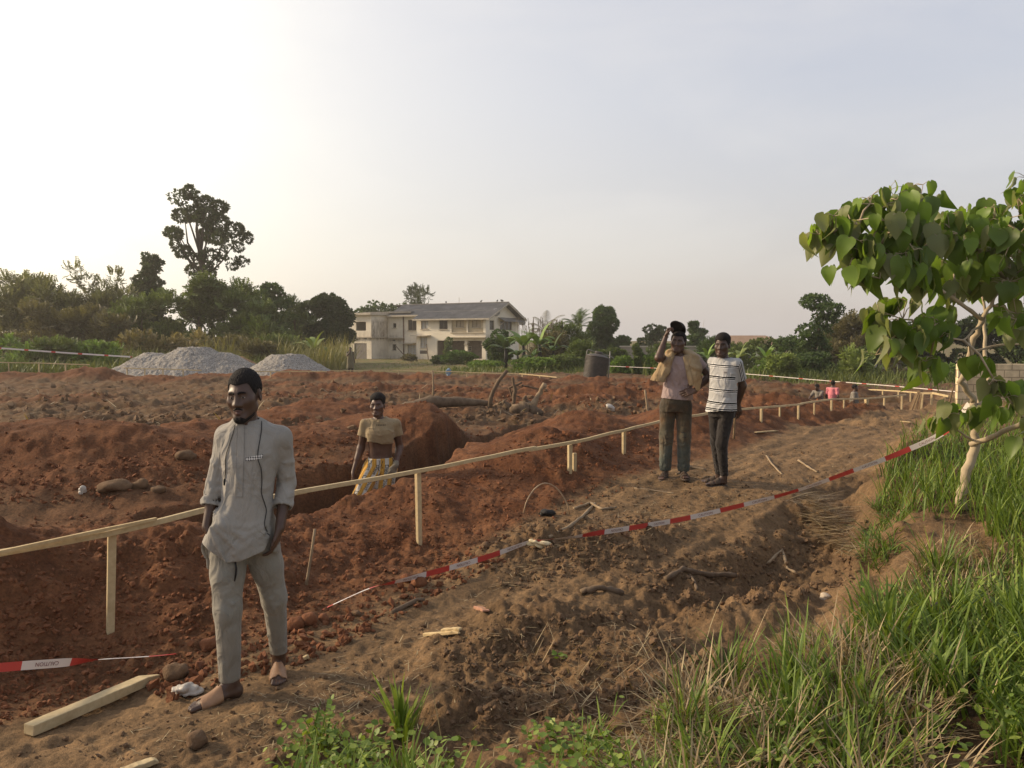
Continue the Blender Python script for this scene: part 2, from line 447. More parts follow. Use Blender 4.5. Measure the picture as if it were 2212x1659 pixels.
def make_ground():
    ys = [0.3]
    while ys[-1] < 62: ys.append(ys[-1] + max(.011, (ys[-1]+.8)*.0052))
    while ys[-1] < 3500: ys.append(ys[-1]*1.07)
    ys = np.array(ys); nu = 900
    u = np.linspace(-1, 1, nu); u = u*(.78+.42*u*u)
    X = u[None, :]*(ys[:, None]+1.8); Y = np.repeat(ys[:, None], nu, 1)
    nb = 8                                           # behind the camera
    Z = HF(X, Y)
    far = sstep(60, 75, Y)
    z, p = H0(X, Y, True)
    m = len(ys)
    V = np.stack([X, Y, Z], -1).reshape(-1, 3)
    ii = np.arange(m-1)[:, None]*nu+np.arange(nu-1)[None, :]
    F = np.stack([ii, ii+1, ii+nu+1, ii+nu], -1).reshape(-1, 4)
    # real soil colours, mapped over the site
    REDc = np.array([.108, .044, .020]); RED2 = np.array([.150, .067, .032]); TAN = np.array([.205, .132, .070]); BRN = np.array([.122, .076, .042]); GRY = np.array([.135, .090, .052]); GRN = np.array([.09, .11, .03]); DK = np.array([.075, .042, .022])
    n1 = sstep(-.5, .5, fbm(X*.6, Y*.6, 4, 101))[..., None]; n2 = sstep(-.5, .5, fbm(X*2.2, Y*2.2, 4, 102))[..., None]
    c = TAN*(1-.32*n2)+BRN*.32*n2
    rough = (sstep(13, 17, Y)*sstep(60, 50, Y))[..., None]
    mid = GRY*n1+BRN*(1-n1)
    behind = sstep(.3, 1.2, p['front'])[..., None]
    mid2 = mid*.6 + REDc*.4*1.0
    c = c*(1-behind)+(mid2)*behind
    c = c*(1-rough*behind)+(mid*(1-.4*n2)+REDc*.4*n2)*rough*behind
    redc = REDc*n2+RED2*(1-n2)
    r = p['red'][..., None]; c = c*(1-r)+redc*r
    cl = np.zeros_like(Z)
    for cx, cy, rx, ry, an in CLODDY:
        ca, sa = math.cos(an), math.sin(an); uu = ((X-cx)*ca+(Y-cy)*sa)/rx; vv = (-(X-cx)*sa+(Y-cy)*ca)/ry
        cl = np.maximum(cl, np.exp(-(uu*uu+vv*vv)**1.5))
    cl = np.maximum(cl, p['ditch'])[..., None]*(.5+.5*n2)
    c = c*(1-.8*cl)+BRN*.8*cl
    b = (p['bank']*sstep(40, 20, Y))[..., None]; c = c*(1-b)+(BRN*.6+TAN*.4*n1)*b
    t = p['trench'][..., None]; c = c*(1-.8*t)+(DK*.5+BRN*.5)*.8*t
    g = sstep(49, 56, Y + 4*fbm(X*.2, Y*.2, 3, 103) - 7*(np.abs(X+10) < 0))[..., None]
    c = c*(1-g)+(GRN*.55*n1+np.array([.16, .12, .055])*(1-.55*n1))*g
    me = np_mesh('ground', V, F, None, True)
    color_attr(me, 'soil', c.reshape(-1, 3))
    t = NT('soil_earth')
    at = t.n('ShaderNodeAttribute'); at.attribute_name = 'soil'
    geo = t.n('ShaderNodeNewGeometry').outputs['Position']
    na = t.noise(3.0, 6, .65, geo); nb_ = t.noise(38, 6, .7, geo); nc = t.noise(160, 3, .6, geo)
    v = t.ramp(na.outputs[0], [(.3, (.72,)*3), (.7, (1.25, 1.22, 1.18))]).outputs[0]
    col = t.mix(1.0, at.outputs['Color'], v, 'MULTIPLY')
    v2 = t.ramp(nb_.outputs[0], [(.32, (.62,)*3), (.5, (1.0,)*3), (.72, (1.45, 1.4, 1.32))]).outputs[0]
    col = t.mix(.85, col, v2, 'MULTIPLY')
    t.base(col); t.rough(.95); t.spec(.12)
    mx = t.n('ShaderNodeMath', operation='ADD'); t.l(nb_.outputs[0], mx.inputs[0])
    m3 = t.n('ShaderNodeMath', operation='MULTIPLY'); t.l(nc.outputs[0], m3.inputs[0]); m3.inputs[1].default_value = .4
    t.l(m3.outputs[0], mx.inputs[1])
    b1 = t.bump(mx.outputs[0], .55, .02)
    nd = t.noise(9.5, 7, .74, geo); b2 = t.n('ShaderNodeBump'); b2.inputs['Strength'].default_value = .38; b2.inputs['Distance'].default_value = .045
    t.l(nd.outputs[0], b2.inputs['Height']); t.l(b2.outputs[0], b1.inputs['Normal'])
    v3 = t.ramp(nd.outputs[0], [(.34, (.80,)*3), (.5, (1.0,)*3), (.68, (1.25, 1.22, 1.18))]).outputs[0]; t.base(t.mix(.7, col, v3, 'MULTIPLY'))
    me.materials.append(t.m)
    o = obj('ground', me); tag(o, kind='structure')
    return o, t.m
ground, MAT_SOIL = make_ground()
# ------------------------------------------------------------------ smooth bodies: signed distance fields meshed by surface nets
def surface_nets(f, lo, h):
    s = f < 0
    c = np.zeros(tuple(n-1 for n in f.shape), np.int8)
    for a in (0, 1):
        for b in (0, 1):
            for d in (0, 1):
                c += s[a:f.shape[0]-1+a, b:f.shape[1]-1+b, d:f.shape[2]-1+d]
    act = (c > 0) & (c < 8)
    idx = np.argwhere(act); ids = np.full(c.shape, -1, np.int32); ids[act] = np.arange(len(idx))
    cs = [(a, b, d) for a in (0, 1) for b in (0, 1) for d in (0, 1)]
    val = np.stack([f[idx[:,0]+a, idx[:,1]+b, idx[:,2]+d] for a, b, d in cs], 1)
    acc = np.zeros((len(idx), 3)); cnt = np.zeros(len(idx))
    for i in range(8):
        for j in range(i+1, 8):
            if sum(abs(p-q) for p, q in zip(cs[i], cs[j])) != 1: continue
            fa, fb = val[:, i], val[:, j]; x = (fa < 0) != (fb < 0)
            t = np.where(x, fa/np.where(x, fa-fb, 1), 0)
            acc += np.where(x[:, None], np.array(cs[i])+(np.array(cs[j])-np.array(cs[i]))*t[:, None], 0); cnt += x
    V = (idx+acc/cnt[:, None])*h+np.array(lo)
    Q = []
    for ax in range(3):
        b1, b2 = (ax+1) % 3, (ax+2) % 3
        sl0 = [slice(None)]*3; sl1 = [slice(None)]*3
        sl0[ax] = slice(0, -1); sl1[ax] = slice(1, None)
        for b in (b1, b2): sl0[b] = slice(1, -1); sl1[b] = slice(1, -1)
        s0 = s[tuple(sl0)]; s1 = s[tuple(sl1)]
        e = np.argwhere(s0 != s1)
        if not len(e): continue
        ins = s0[tuple(e.T)]
        e = e.copy(); e[:, b1] += 1; e[:, b2] += 1
        def cell(o1, o2):
            q = e.copy(); q[:, b1] += o1; q[:, b2] += o2
            return ids[tuple(q.T)]
        q = np.stack([cell(-1,-1), cell(0,-1), cell(0,0), cell(-1,0)], 1)
        q[~ins] = q[~ins][:, ::-1]
        Q.append(q)
    return V, np.concatenate(Q)

def relax(V, Q, it=1, lam=.5):
    e = np.concatenate([Q[:, [i, (i+1) % 4]] for i in range(4)])
    for _ in range(it):
        acc = np.zeros_like(V); cnt = np.zeros(len(V))
        for i, j in ((0, 1), (1, 0)):
            for k in range(3): acc[:, k] += np.bincount(e[:, i], V[e[:, j], k], len(V))
            cnt += np.bincount(e[:, i], minlength=len(V))
        V = V+(acc/np.maximum(cnt, 1)[:, None]-V)*lam
    return V

def smin(a, b, k):
    if k <= 0: return np.minimum(a, b)
    h = np.maximum(k-np.abs(a-b), 0)/k
    return np.minimum(a, b)-h*h*k*.25
def smax(a, b, k): return -smin(-a, -b, k)

A3 = lambda p: np.array(p, float)
class Prim:
    def __init__(s, fn, lo, hi): s.fn, s.lo, s.hi = fn, A3(lo), A3(hi)
def cap(a, b, ra, rb=None):
    a = A3(a); b = A3(b); rb = ra if rb is None else rb; ba = b-a; L = max(ba@ba, 1e-12)
    def fn(X, Y, Z):
        x, y, z = X-a[0], Y-a[1], Z-a[2]
        t = np.clip((x*ba[0]+y*ba[1]+z*ba[2])/L, 0, 1)
        return np.sqrt((x-t*ba[0])**2+(y-t*ba[1])**2+(z-t*ba[2])**2)-(ra+(rb-ra)*t)
    r = max(ra, rb)
    return Prim(fn, np.minimum(a, b)-r, np.maximum(a, b)+r)
def fcap(a, b, ra, rb, n, k):
    """capsule flattened along n by factor k"""
    a = A3(a); b = A3(b); n = A3(n)/np.linalg.norm(n); ba = b-a; ba = ba-n*(ba@n); full = b-a; L = max(full@full, 1e-12)
    def fn(X, Y, Z):
        x, y, z = X-a[0], Y-a[1], Z-a[2]
        t = np.clip((x*full[0]+y*full[1]+z*full[2])/L, 0, 1)
        x, y, z = x-t*full[0], y-t*full[1], z-t*full[2]
        q = x*n[0]+y*n[1]+z*n[2]; e = q*(1/k-1)
        return (np.sqrt((x+n[0]*e)**2+(y+n[1]*e)**2+(z+n[2]*e)**2)-(ra+(rb-ra)*t))*min(1, k*1.2)
    r = max(ra, rb)
    return Prim(fn, np.minimum(a, b)-r, np.maximum(a, b)+r)
def ell(c, r, R=None):
    c = A3(c); r = A3(r if hasattr(r, '__len__') else (r,)*3); m = r.min()
    def fn(X, Y, Z):
        x, y, z = X-c[0], Y-c[1], Z-c[2]
        if R is not None:
            x, y, z = (x*R[0][i]+y*R[1][i]+z*R[2][i] for i in range(3))
        k = np.sqrt((x/r[0])**2+(y/r[1])**2+(z/r[2])**2)
        k2 = np.sqrt((x/r[0]**2)**2+(y/r[1]**2)**2+(z/r[2]**2)**2)
        return np.where(k2 > 1e-6, k*(k-1)/np.maximum(k2, 1e-6), -m)
    return Prim(fn, c-r.max(), c+r.max())
def loft(secs, yaw=0.0, p=2.3, cut=True):
    """stack of ellipses (z, cx, cy, a, b) turned by yaw"""
    secs = sorted(secs); S = np.array(secs, float)
    zz = np.linspace(S[0, 0], S[-1, 0], 120)
    ker = np.array([1, 2, 3, 4, 3, 2, 1.]); ker /= ker.sum()
    def sm(c):
        v = np.interp(zz, S[:, 0], S[:, c]); v2 = np.pad(v, 3, 'edge'); return np.convolve(v2, ker, 'valid')
    T = [sm(c) for c in (1, 2, 3, 4)]
    ca, sa = math.cos(yaw), math.sin(yaw); z0, z1 = S[0, 0], S[-1, 0]
    def fn(X, Y, Z):
        zc = np.clip(Z, z0, z1)
        cx, cy, a, b = (np.interp(zc, zz, t) for t in T)
        x = X-cx; y = Y-cy
        u = x*ca+y*sa; v = -x*sa+y*ca
        d = ((np.abs(u/a)**p+np.abs(v/b)**p)**(1/p)-1)*np.minimum(a, b)
        if cut: d = np.maximum(d, np.maximum(z0-Z, Z-z1))
        return d
    m = S[:, 3:5].max()
    return Prim(fn, (S[:, 1].min()-m, S[:, 2].min()-m, z0), (S[:, 1].max()+m, S[:, 2].max()+m, z1))

class Sdf:
    def __init__(s, lo, hi, h):
        s.h = h; s.lo = A3(lo); n = np.ceil((A3(hi)-s.lo)/h).astype(int)+1
        s.ax = [s.lo[i]+h*np.arange(n[i]) for i in range(3)]
        s.f = np.full(tuple(n), 1.0, np.float32)
    def sl(s, lo, hi, m):
        r = []
        for i in range(3):
            a = int(np.clip(np.floor((lo[i]-m-s.lo[i])/s.h), 0, s.f.shape[i])); b = int(np.clip(np.ceil((hi[i]+m-s.lo[i])/s.h)+1, 0, s.f.shape[i]))
            r.append(slice(a, b))
        return tuple(r)
    def pts(s, q):
        return s.ax[0][q[0]][:, None, None], s.ax[1][q[1]][None, :, None], s.ax[2][q[2]][None, None, :]
    def add(s, pr, k=.02, op='u', m=None):
        q = s.sl(pr.lo, pr.hi, (k+4*s.h) if m is None else m)
        if any(x.stop <= x.start for x in q): return s
        d = pr.fn(*s.pts(q)).astype(np.float32)
        s.f[q] = smin(s.f[q], d, k) if op == 'u' else smax(s.f[q], -d, k)
        return s
    def merge(s, o, k=.01):
        s.f = smin(s.f, o.f, k); return s
    def fold(s, a, b, w, amp):
        """a soft ridge (amp > 0) or crease along a-b"""
        p = cap(a, b, 0.0); q = s.sl(p.lo, p.hi, w*2.6)
        if any(x.stop <= x.start for x in q): return s
        X, Y, Z = s.pts(q); d = p.fn(X, Y, Z)
        s.f[q] -= (amp*np.exp(-(d/w)**2)).astype(np.float32)
        return s
    def wave(s, amp, freq, seed=0, n=5, zs=1.0):
        r = np.random.default_rng(seed); X, Y, Z = s.pts((slice(None),)*3)
        for _ in range(n):
            k = r.normal(size=3); k /= np.linalg.norm(k); k *= freq*r.uniform(.6, 1.5); k[2] *= zs
            s.f += (amp/n*1.6*np.sin(k[0]*X+k[1]*Y+k[2]*Z+r.uniform(0, 6.28))).astype(np.float32)
        return s
    def apply(s, fn):
        s.f = fn(s.f, *s.pts((slice(None),)*3)).astype(np.float32); return s
    def keep(s): s.base = s.f.copy(); return s
    def shell(s, t):
        s.f = np.maximum(s.f, -(getattr(s, 'base', s.f)+t)); return s
    def mesh(s, name, mat=None, it=1, mats=None, fm=None):
        f = s.f.copy()
        f[0] = f[-1] = 1; f[:, 0] = f[:, -1] = 1; f[:, :, 0] = f[:, :, -1] = 1
        V, Q = surface_nets(f, s.lo, s.h); V = relax(V, Q, it)
        fmat = fm(V[Q].mean(1)) if fm else None
        return np_mesh(name, V, Q, mat, True, mats, fmat)

def rotm(yaw=0, pitch=0, roll=0):
    return (Matrix.Rotation(yaw, 3, 'Z') @ Matrix.Rotation(pitch, 3, 'X') @ Matrix.Rotation(roll, 3, 'Y'))
class Frame:
    """local frame: columns of R are its axes"""
    def __init__(s, o, R): s.o = A3(o); s.R = np.array(R, float)
    def w(s, p): return s.o+s.R @ A3(p)
    def wrap(s, fn, rad):
        R, o = s.R, s.o
        def g(X, Y, Z):
            x, y, z = X-o[0], Y-o[1], Z-o[2]
            return fn(*(x*R[0][i]+y*R[1][i]+z*R[2][i] for i in range(3)))
        return Prim(g, o-rad, o+rad)

# ---- head, in its own frame: face looks along -y, origin level with the eyes
def head_fn(sc=1.0, wide=1.0, jaw=1.0):
    def fn(X, Y, Z):
        x, y, z = X/sc, Y/sc, Z/sc
        ax = np.abs(x)
        d = ell((0, .014, .036), (.075*wide, .097, .086)).fn(x, y, z)
        d = smin(d, ell((0, -.030, -.040), (.063*wide, .064, .080)).fn(x, y, z), .04)
        d = smin(d, cap((.050*wide, -.012, -.064), (.017*jaw, -.072, -.104), .019, .019).fn(ax, y, z), .03)
        d = smin(d, ell((0, -.077, -.102), (.024, .020, .020)).fn(x, y, z), .025)
        d = smin(d, ell((.045*wide, -.060, -.022), (.020, .022, .018)).fn(ax, y, z), .040)
        d = smin(d, cap((.008, -.087, .021), (.042, -.074, .021), .009, .007).fn(ax, y, z), .026)
        d = smax(d, -ell((.031, -.1035, -.003), (.019, .018, .012)).fn(ax, y, z), .020)
        d = smin(d, ell((.032, -.0765, -.003), (.0125,)*3).fn(ax, y, z), .002)
        d = smin(d, cap((.019, -.0845, .0035), (.045, -.0785, .003), .0042, .0042).fn(ax, y, z), .003)
        d = smin(d, cap((.020, -.0835, -.0105), (.044, -.0780, -.010), .0036, .0036).fn(ax, y, z), .003)
        d = smin(d, cap((0, -.089, .010), (0, -.110, -.036), .0080, .0125).fn(x, y, z), .018)
        d = smin(d, ell((.0160, -.097, -.039), (.0115, .012, .0095)).fn(ax, y, z), .008)
        d = smin(d, cap((0, -.097, -.0615), (.021, -.087, -.0675), .0088, .0055).fn(ax, y, z), .010)
        d = smin(d, cap((0, -.096, -.0785), (.019, -.087, -.0735), .0098, .0055).fn(ax, y, z), .008)
        d = smax(d, -cap((0, -.108, -.0700), (.021, -.095, -.0722), .0026, .0014).fn(ax, y, z), .003)
        d = smax(d, -ell((0, -.108, -.0915), (.016, .008, .005)).fn(x, y, z), .008)
        e = ell((.0755*wide, .018, -.010), (.010, .019, .030), np.array(Matrix.Rotation(.35, 3, 'Z'))).fn(ax, y, z)
        e = smax(e, -ell((.086*wide, .012, -.008), (.007, .010, .017)).fn(ax, y, z), .006)
        d = smin(d, e, .008)
        return d*sc
    return fn
def hair_fn(sc=1.0, wide=1.0, thick=.006, line=.062, top=0.0, side=0.0, seed=3):
    """cropped hair: a shell over the skull, ending along the hairline"""
    r = np.random.default_rng(seed); ks = r.normal(size=(6, 3)); ks /= np.linalg.norm(ks, axis=1)[:, None]; ph = r.uniform(0, 6, 6)
    def fn(X, Y, Z):
        x, y, z = X/sc, Y/sc, Z/sc
        t = thick+top*sstep(.03, .11, z)
        d = ell((0, .014, .036), (.075*wide, .097, .086)).fn(x, y, z)-t
        for k, p in zip(ks, ph): d = d+.0006*np.sin(520*(k[0]*x+k[1]*y+k[2]*z)+p)
        yl = np.interp(y, [-.12, -.075, -.058, -.044, -.036, -.02, -.008, .02, .045, .075, .12], [line+.004, line, line-.004, .030, -.008+side, -.012+side, .02, .028, -.02, -.055, -.06])
        yl = yl-.006*np.cos(np.clip(x/.06, -1, 1)*PI)*(y < -.05)
        return smax(d, yl-z, .004)*sc
    return fn

def hand(S, wrist, d, n, side, curl=(.5,)*4, sc=1.0, thumb=.6, k=.010, spread=1.0, rad=0.0):
    """palm with five fingers. d: towards the fingers, n: palm side, side: towards the thumb"""
    d = Vector(d).normalized(); n = Vector(n); n = (n-d*n.dot(d)).normalized()
    t = d.cross(n).normalized(); t = t if t.dot(Vector(side)) > 0 else -t
    w = Vector(wrist); T = Sdf(S.lo, (S.ax[0][-1], S.ax[1][-1], S.ax[2][-1]), S.h) if False else None
    P = []
    off = [.030, .010, -.011, -.030]; L = [.90, 1.0, .93, .74]; base = [.088, .091, .086, .078]
    for i in range(4):
        kn = w+d*base[i]*sc+t*off[i]*sc
        P.append((cap(w+t*off[i]*.55*sc+d*.008, kn, .0145*sc+rad, .0115*sc+rad), .012))
        a = 0.0; p = kn; f = d+t*(off[i]*1.6*spread)
        f = f.normalized(); c = curl[i] if hasattr(curl, '__len__') else curl
        r = [.0092, .0086, .0078, .0068]
        for j, (ln, bend) in enumerate(zip((.044, .028, .023), (.9*c, 1.25*c, .8*c))):
            a += bend
            q = p+(f*math.cos(a)+n*math.sin(a))*ln*L[i]*sc
            P.append((cap(p, q, r[j]*sc+rad, r[j+1]*sc+rad), .004)); p = q
    b = w+d*.022*sc+t*.022*sc
    m = b+(d*.75+t*.55*(1-thumb*.5)+n*.35*thumb)*.042*sc
    e = m+(d*.9+t*.15*(1-thumb)+n*.45*thumb)*.032*sc
    g = e+(d*.9-t*.15*thumb+n*.5*thumb)*.026*sc
    P += [(cap(b, m, .0155*sc+rad, .0115*sc+rad), .012), (cap(m, e, .0108*sc+rad, .0095*sc+rad), .004), (cap(e, g, .0095*sc+rad, .0075*sc+rad), .004)]
    for pr, kk in P: S.add(pr, kk*(1 if k else 0))

class Foot:
    """frame with y towards the toes, z up, origin under the ankle on the sole"""
    def __init__(s, heel, toe, up=(0, 0, 1), big=1, sc=1.0):
        heel = Vector(heel); toe = Vector(toe); y = (toe-heel).normalized(); up = Vector(up); x = y.cross(up).normalized(); z = x.cross(y)
        s.o = heel+y*.045; s.fr = Frame(s.o, np.array(Matrix((x, y, z)).transposed())); s.big = big; s.sc = (toe-heel).length/.255
        s.x, s.y, s.z = x, y, z
    def foot(s, X, Y, Z):
        k = s.sc; x, y, z = X/k*s.big, Y/k, Z/k
        d = cap((0, -.018, .034), (0, .0, .07), .030, .032).fn(x, y, z)
        d = smin(d, ell((0, -.018, .026), (.030, .032, .028)).fn(x, y, z), .01)
        d = smin(d, fcap((0, .0, .036), (.004, .125, .021), .032, .040, (0, 0, 1), .55).fn(x, y, z), .025)
        d = smin(d, cap((0, .01, .075), (.006, .10, .030), .026, .018).fn(x, y, z), .025)
        for i, (tx, ty, r) in enumerate([(.030, .196, .0125), (.010, .200, .0092), (-.008, .193, .0085), (-.023, .182, .008), (-.036, .168, .0075)]):
            d = smin(d, cap((tx*.9, .135, .020), (tx, ty, .0125+(.002 if i else .003)), r*1.05, r).fn(x, y, z), .006)
        return smax(d, .004-z, .004)*k
    def prim(s): return s.fr.wrap(s.foot, .30)
    def sole(s, X, Y, Z):
        k = s.sc; x, y, z = X/k*s.big, Y/k, Z/k
        q = cap((.0, -.018, 0), (.002, .15, 0), .038, .050).fn(x, y, 0*z)
        q = smin(q, cap((.012, .15, 0), (.010, .185, 0), .042, .036).fn(x, y, 0*z), .02)
        return smax(q, np.abs(z+.006)-.010-.004*np.exp(-((y+.02)/.04)**2), .004)*k
    def strap(s, y0, y1, t=.006, notch=True):
        def fn(X, Y, Z):
            f = s.foot(X, Y, Z); k = s.sc; y = Y/k; x = X/k*s.big
            d = smax(f-t, -(f-.0005), .002)
            e = .012*np.exp(-(x/.010)**2) if notch else 0
            return smax(smax(d, np.maximum(y0-y+e*.9, y-y1+e), .003), .002-Z, .002)
        return fn

def bvh_of(me): 
    v = np.empty(len(me.vertices)*3, np.float32); me.vertices.foreach_get('co', v)
    return BVHTree.FromPolygons([tuple(p) for p in v.reshape(-1, 3)], [tuple(p.vertices) for p in me.polygons])
def front(b, x, z, y0=-1.0, off=.002):
    h = b.ray_cast(Vector((x, y0, z)), Vector((0, 1, 0)))
    return Vector((x, h[0].y-off, z)) if h[0] is not None else None
# ------------------------------------------------------------------ people
def skin_mat(name, fr, sc=1.0, c=(.058, .030, .019), c2=(.085, .046, .029)):
    """skin, with eyes and lips coloured where they lie on the head"""
    t = NT(name); co = t.co('Object')
    n = t.noise(14, 5, .6, co); col = t.ramp(n.outputs[0], [(.3, c), (.7, c2)]).outputs[0]
    n2 = t.noise(220, 3, .6, co); t.bump(n2.outputs[0], .12, .002)
    def vm(op, a, b):
        v = t.n('ShaderNodeVectorMath', operation=op); t.l(a, v.inputs[0]); v.inputs[1].default_value = b; return v
    def ma(op, a, b=0.0):
        m = t.n('ShaderNodeMath', operation=op)
        for i, q in enumerate((a, b)):
            if isinstance(q, (int, float)): m.inputs[i].default_value = q
            else: t.l(q, m.inputs[i])
        return m.outputs[0]
    p = vm('SUBTRACT', co, tuple(fr.o)).outputs[0]
    hx, hy, hz = (ma('DIVIDE', vm('DOT_PRODUCT', p, tuple(fr.R[:, i])).outputs['Value'], sc) for i in range(3))
    ax = ma('ABSOLUTE', hx)
    def blob(cx, cz, rx, rz, x=ax):
        u = ma('DIVIDE', ma('SUBTRACT', x, cx), rx); v = ma('DIVIDE', ma('SUBTRACT', hz, cz), rz)
        return ma('ADD', ma('MULTIPLY', u, u), ma('MULTIPLY', v, v))
    def under(d, lo, hi):
        m = t.n('ShaderNodeMapRange'); m.inputs[1].default_value = hi; m.inputs[2].default_value = lo; t.l(d, m.inputs[0]); return m.outputs[0]
    fw = ma('LESS_THAN', hy, -.074)
    lip = ma('MULTIPLY', under(blob(0, -.0705, .0205, .0135), .7, 1.1), fw)
    col = t.mix(lip, col, (.095, .046, .038))
    col = t.mix(ma('MULTIPLY', under(blob(0, -.0700, .017, .0013), .7, 1.2), fw), col, (.018, .009, .007))
    eye = ma('MULTIPLY', under(blob(.032, -.0036, .0120, .0038), .8, 1.1), fw)
    e2 = t.mix(under(blob(.0322, -.0030, .0056, .0056), .8, 1.1), (.20, .165, .13), (.012, .008, .006))
    col = t.mix(eye, col, e2)
    t.base(col); t.spec(.42)
    r = t.n('ShaderNodeMapRange'); r.inputs[3].default_value = .46; r.inputs[4].default_value = .15; t.l(eye, r.inputs[0]); t.l(r.outputs[0], t.b.inputs['Roughness'])
    return t.m
def hair_mat(name='black_hair'):
    t = NT(name); n = t.noise(180, 4, .7, t.co('Object'))
    t.base(t.ramp(n.outputs[0], [(.3, (.006, .005, .005)), (.7, (.022, .018, .016))]).outputs[0]); t.rough(.85); t.spec(.2)
    t.bump(n.outputs[0], .8, .006); return t.m
HAIR = hair_mat()
def cloth(name, c1, c2, weave=420, rough=.9, big=6, dirt=None, dscale=5, dlo=.5, dhi=.75, bump=.25):
    t = NT(name); co = t.co('Object')
    n = t.noise(big, 4, .6, co); col = t.ramp(n.outputs[0], [(.3, c1), (.7, c2)]).outputs[0]
    w1 = t.n('ShaderNodeTexWave'); w1.wave_type = 'BANDS'; w1.bands_direction = 'Z'; w1.inputs['Scale'].default_value = weave/6.28; w1.inputs['Distortion'].default_value = 1.5
    t.l(co, w1.inputs[0])
    n3 = t.noise(weave*.6, 2, .6, t.co('Object', (1, 1, 3.0)))
    col = t.mix(.5, col, t.ramp(n3.outputs[0], [(.3, (.78,)*3), (.7, (1.22,)*3)]).outputs[0], 'MULTIPLY')
    if dirt:
        n4 = t.noise(dscale, 6, .65, co)
        col = t.mix(t.ramp(n4.outputs[0], [(dlo, (0,)*3), (dhi, (1,)*3)]).outputs[0], col, dirt)
    t.base(col); t.rough(rough); t.spec(.15)
    b1 = t.bump(n3.outputs[0], bump, .003)
    wr = t.noise(7.5, 3, .45, t.co('Object', (1.25, 1.25, .8)), 1.1)
    b2 = t.n('ShaderNodeBump'); b2.inputs['Strength'].default_value = .8; b2.inputs['Distance'].default_value = .045
    t.l(wr.outputs[0], b2.inputs['Height']); t.l(b2.outputs[0], b1.inputs['Normal'])
    t.b.inputs['Sheen Weight'].default_value = .15
    return t
def cutlocal(S, c, n, rad, rr=9.0):
    c = A3(c); n = A3(n)/np.linalg.norm(n); q = S.sl(c, c, rad); X, Y, Z = S.pts(q)
    d = (X-c[0])*n[0]+(Y-c[1])*n[1]+(Z-c[2])*n[2]; r = np.sqrt((X-c[0])**2+(Y-c[1])**2+(Z-c[2])**2)
    S.f[q] = np.where((r < rad) & (r*r-d*d < rr*rr), np.maximum(S.f[q], d), S.f[q]); return S
def lerp3(a, b, t): return tuple(a[i]+(b[i]-a[i])*t for i in range(3))
def limb(S, a, b, c, r0, r1, r2, k=.03, mid=None):
    S.add(cap(a, b, r0, r1), k); S.add(cap(b, c, r1, r2), k)
    if mid: S.add(cap(lerp3(b, c, .08), lerp3(b, c, .45), mid*.92, mid*.75), k)
def elbow_folds(S, a, e, b, r, n=4, amp=.005, seed=0):
    g = random.Random(seed)
    A, E, B = Vector(a), Vector(e), Vector(b); ax = (B-A).normalized(); s = ax.orthogonal().normalized(); s2 = ax.cross(s)
    for i in range(n):
        t = g.uniform(-.5, .55); p = E+((A-E) if t < 0 else (B-E))*abs(t)
        an = g.uniform(0, 2*PI); u = s*math.cos(an)+s2*math.sin(an); v = s*math.cos(an+1.5)+s2*math.sin(an+1.5)
        p0 = p+u*r+ax*g.uniform(-.02, .02); p1 = p+v*r+ax*g.uniform(-.045, .045)
        pm = p+((u+v).normalized())*r
        am = amp*g.uniform(.6, 1.2)*(1 if g.random() < .65 else -1)
        S.fold(p0, pm, .011, am); S.fold(pm, p1, .011, am)
def body_mesh(S, fr, sc=1.0, it=1, **kw):
    return S.mesh('body', skin_mat('skin', fr, sc, **kw), it)
def add_head(S, fr, sc=1.0, wide=1.0, jaw=1.0, k=.025):
    S.add(fr.wrap(head_fn(sc, wide, jaw), .165*sc), k)
def hair_mesh(fr, h, sc=1.0, **kw):
    S = Sdf(fr.o-.17*sc, fr.o+.17*sc, h); S.add(fr.wrap(hair_fn(sc, **kw), .165*sc), 0)
    return S.mesh('hair', HAIR, 0)
def brow_mesh(fr, h, sc=1.0, thick=.0035):
    S = Sdf(fr.o-.13*sc, fr.o+.13*sc, h)
    def fn(X, Y, Z):
        x, y, z = np.abs(X)/sc, Y/sc, Z/sc
        hd = head_fn(1.0)(X/sc, Y/sc, Z/sc)
        a = cap((.014, -.098, .018), (.030, -.096, .0225), .006, .006).fn(x, y, z); b = cap((.030, -.096, .0225), (.047, -.082, .017), .006, .0035).fn(x, y, z)
        return smax(np.minimum(a, b)-.006, smax(hd-thick*.6, np.minimum(a, b)-.0005, .001), .001)*sc
    S.add(fr.wrap(fn, .13*sc), 0); return S
def slippers(parent, feet, mat_sole, mat_strap, h, straps=((.085, .150),), notch=True):
    for ft in feet:
        s = Sdf(A3(ft.o)-.25, A3(ft.o)+.25, h); s.add(ft.fr.wrap(ft.sole, .25), 0)
        o = obj('sandal', s.mesh('sole', mat_sole, 1), parent)
        for y0, y1 in straps:
            s = Sdf(A3(ft.o)-.2, A3(ft.o)+.2, h*.8); s.add(ft.fr.wrap(ft.strap(y0, y1, .0065, notch), .2), 0)
            obj('strap', s.mesh('strap', mat_strap, 1), o)

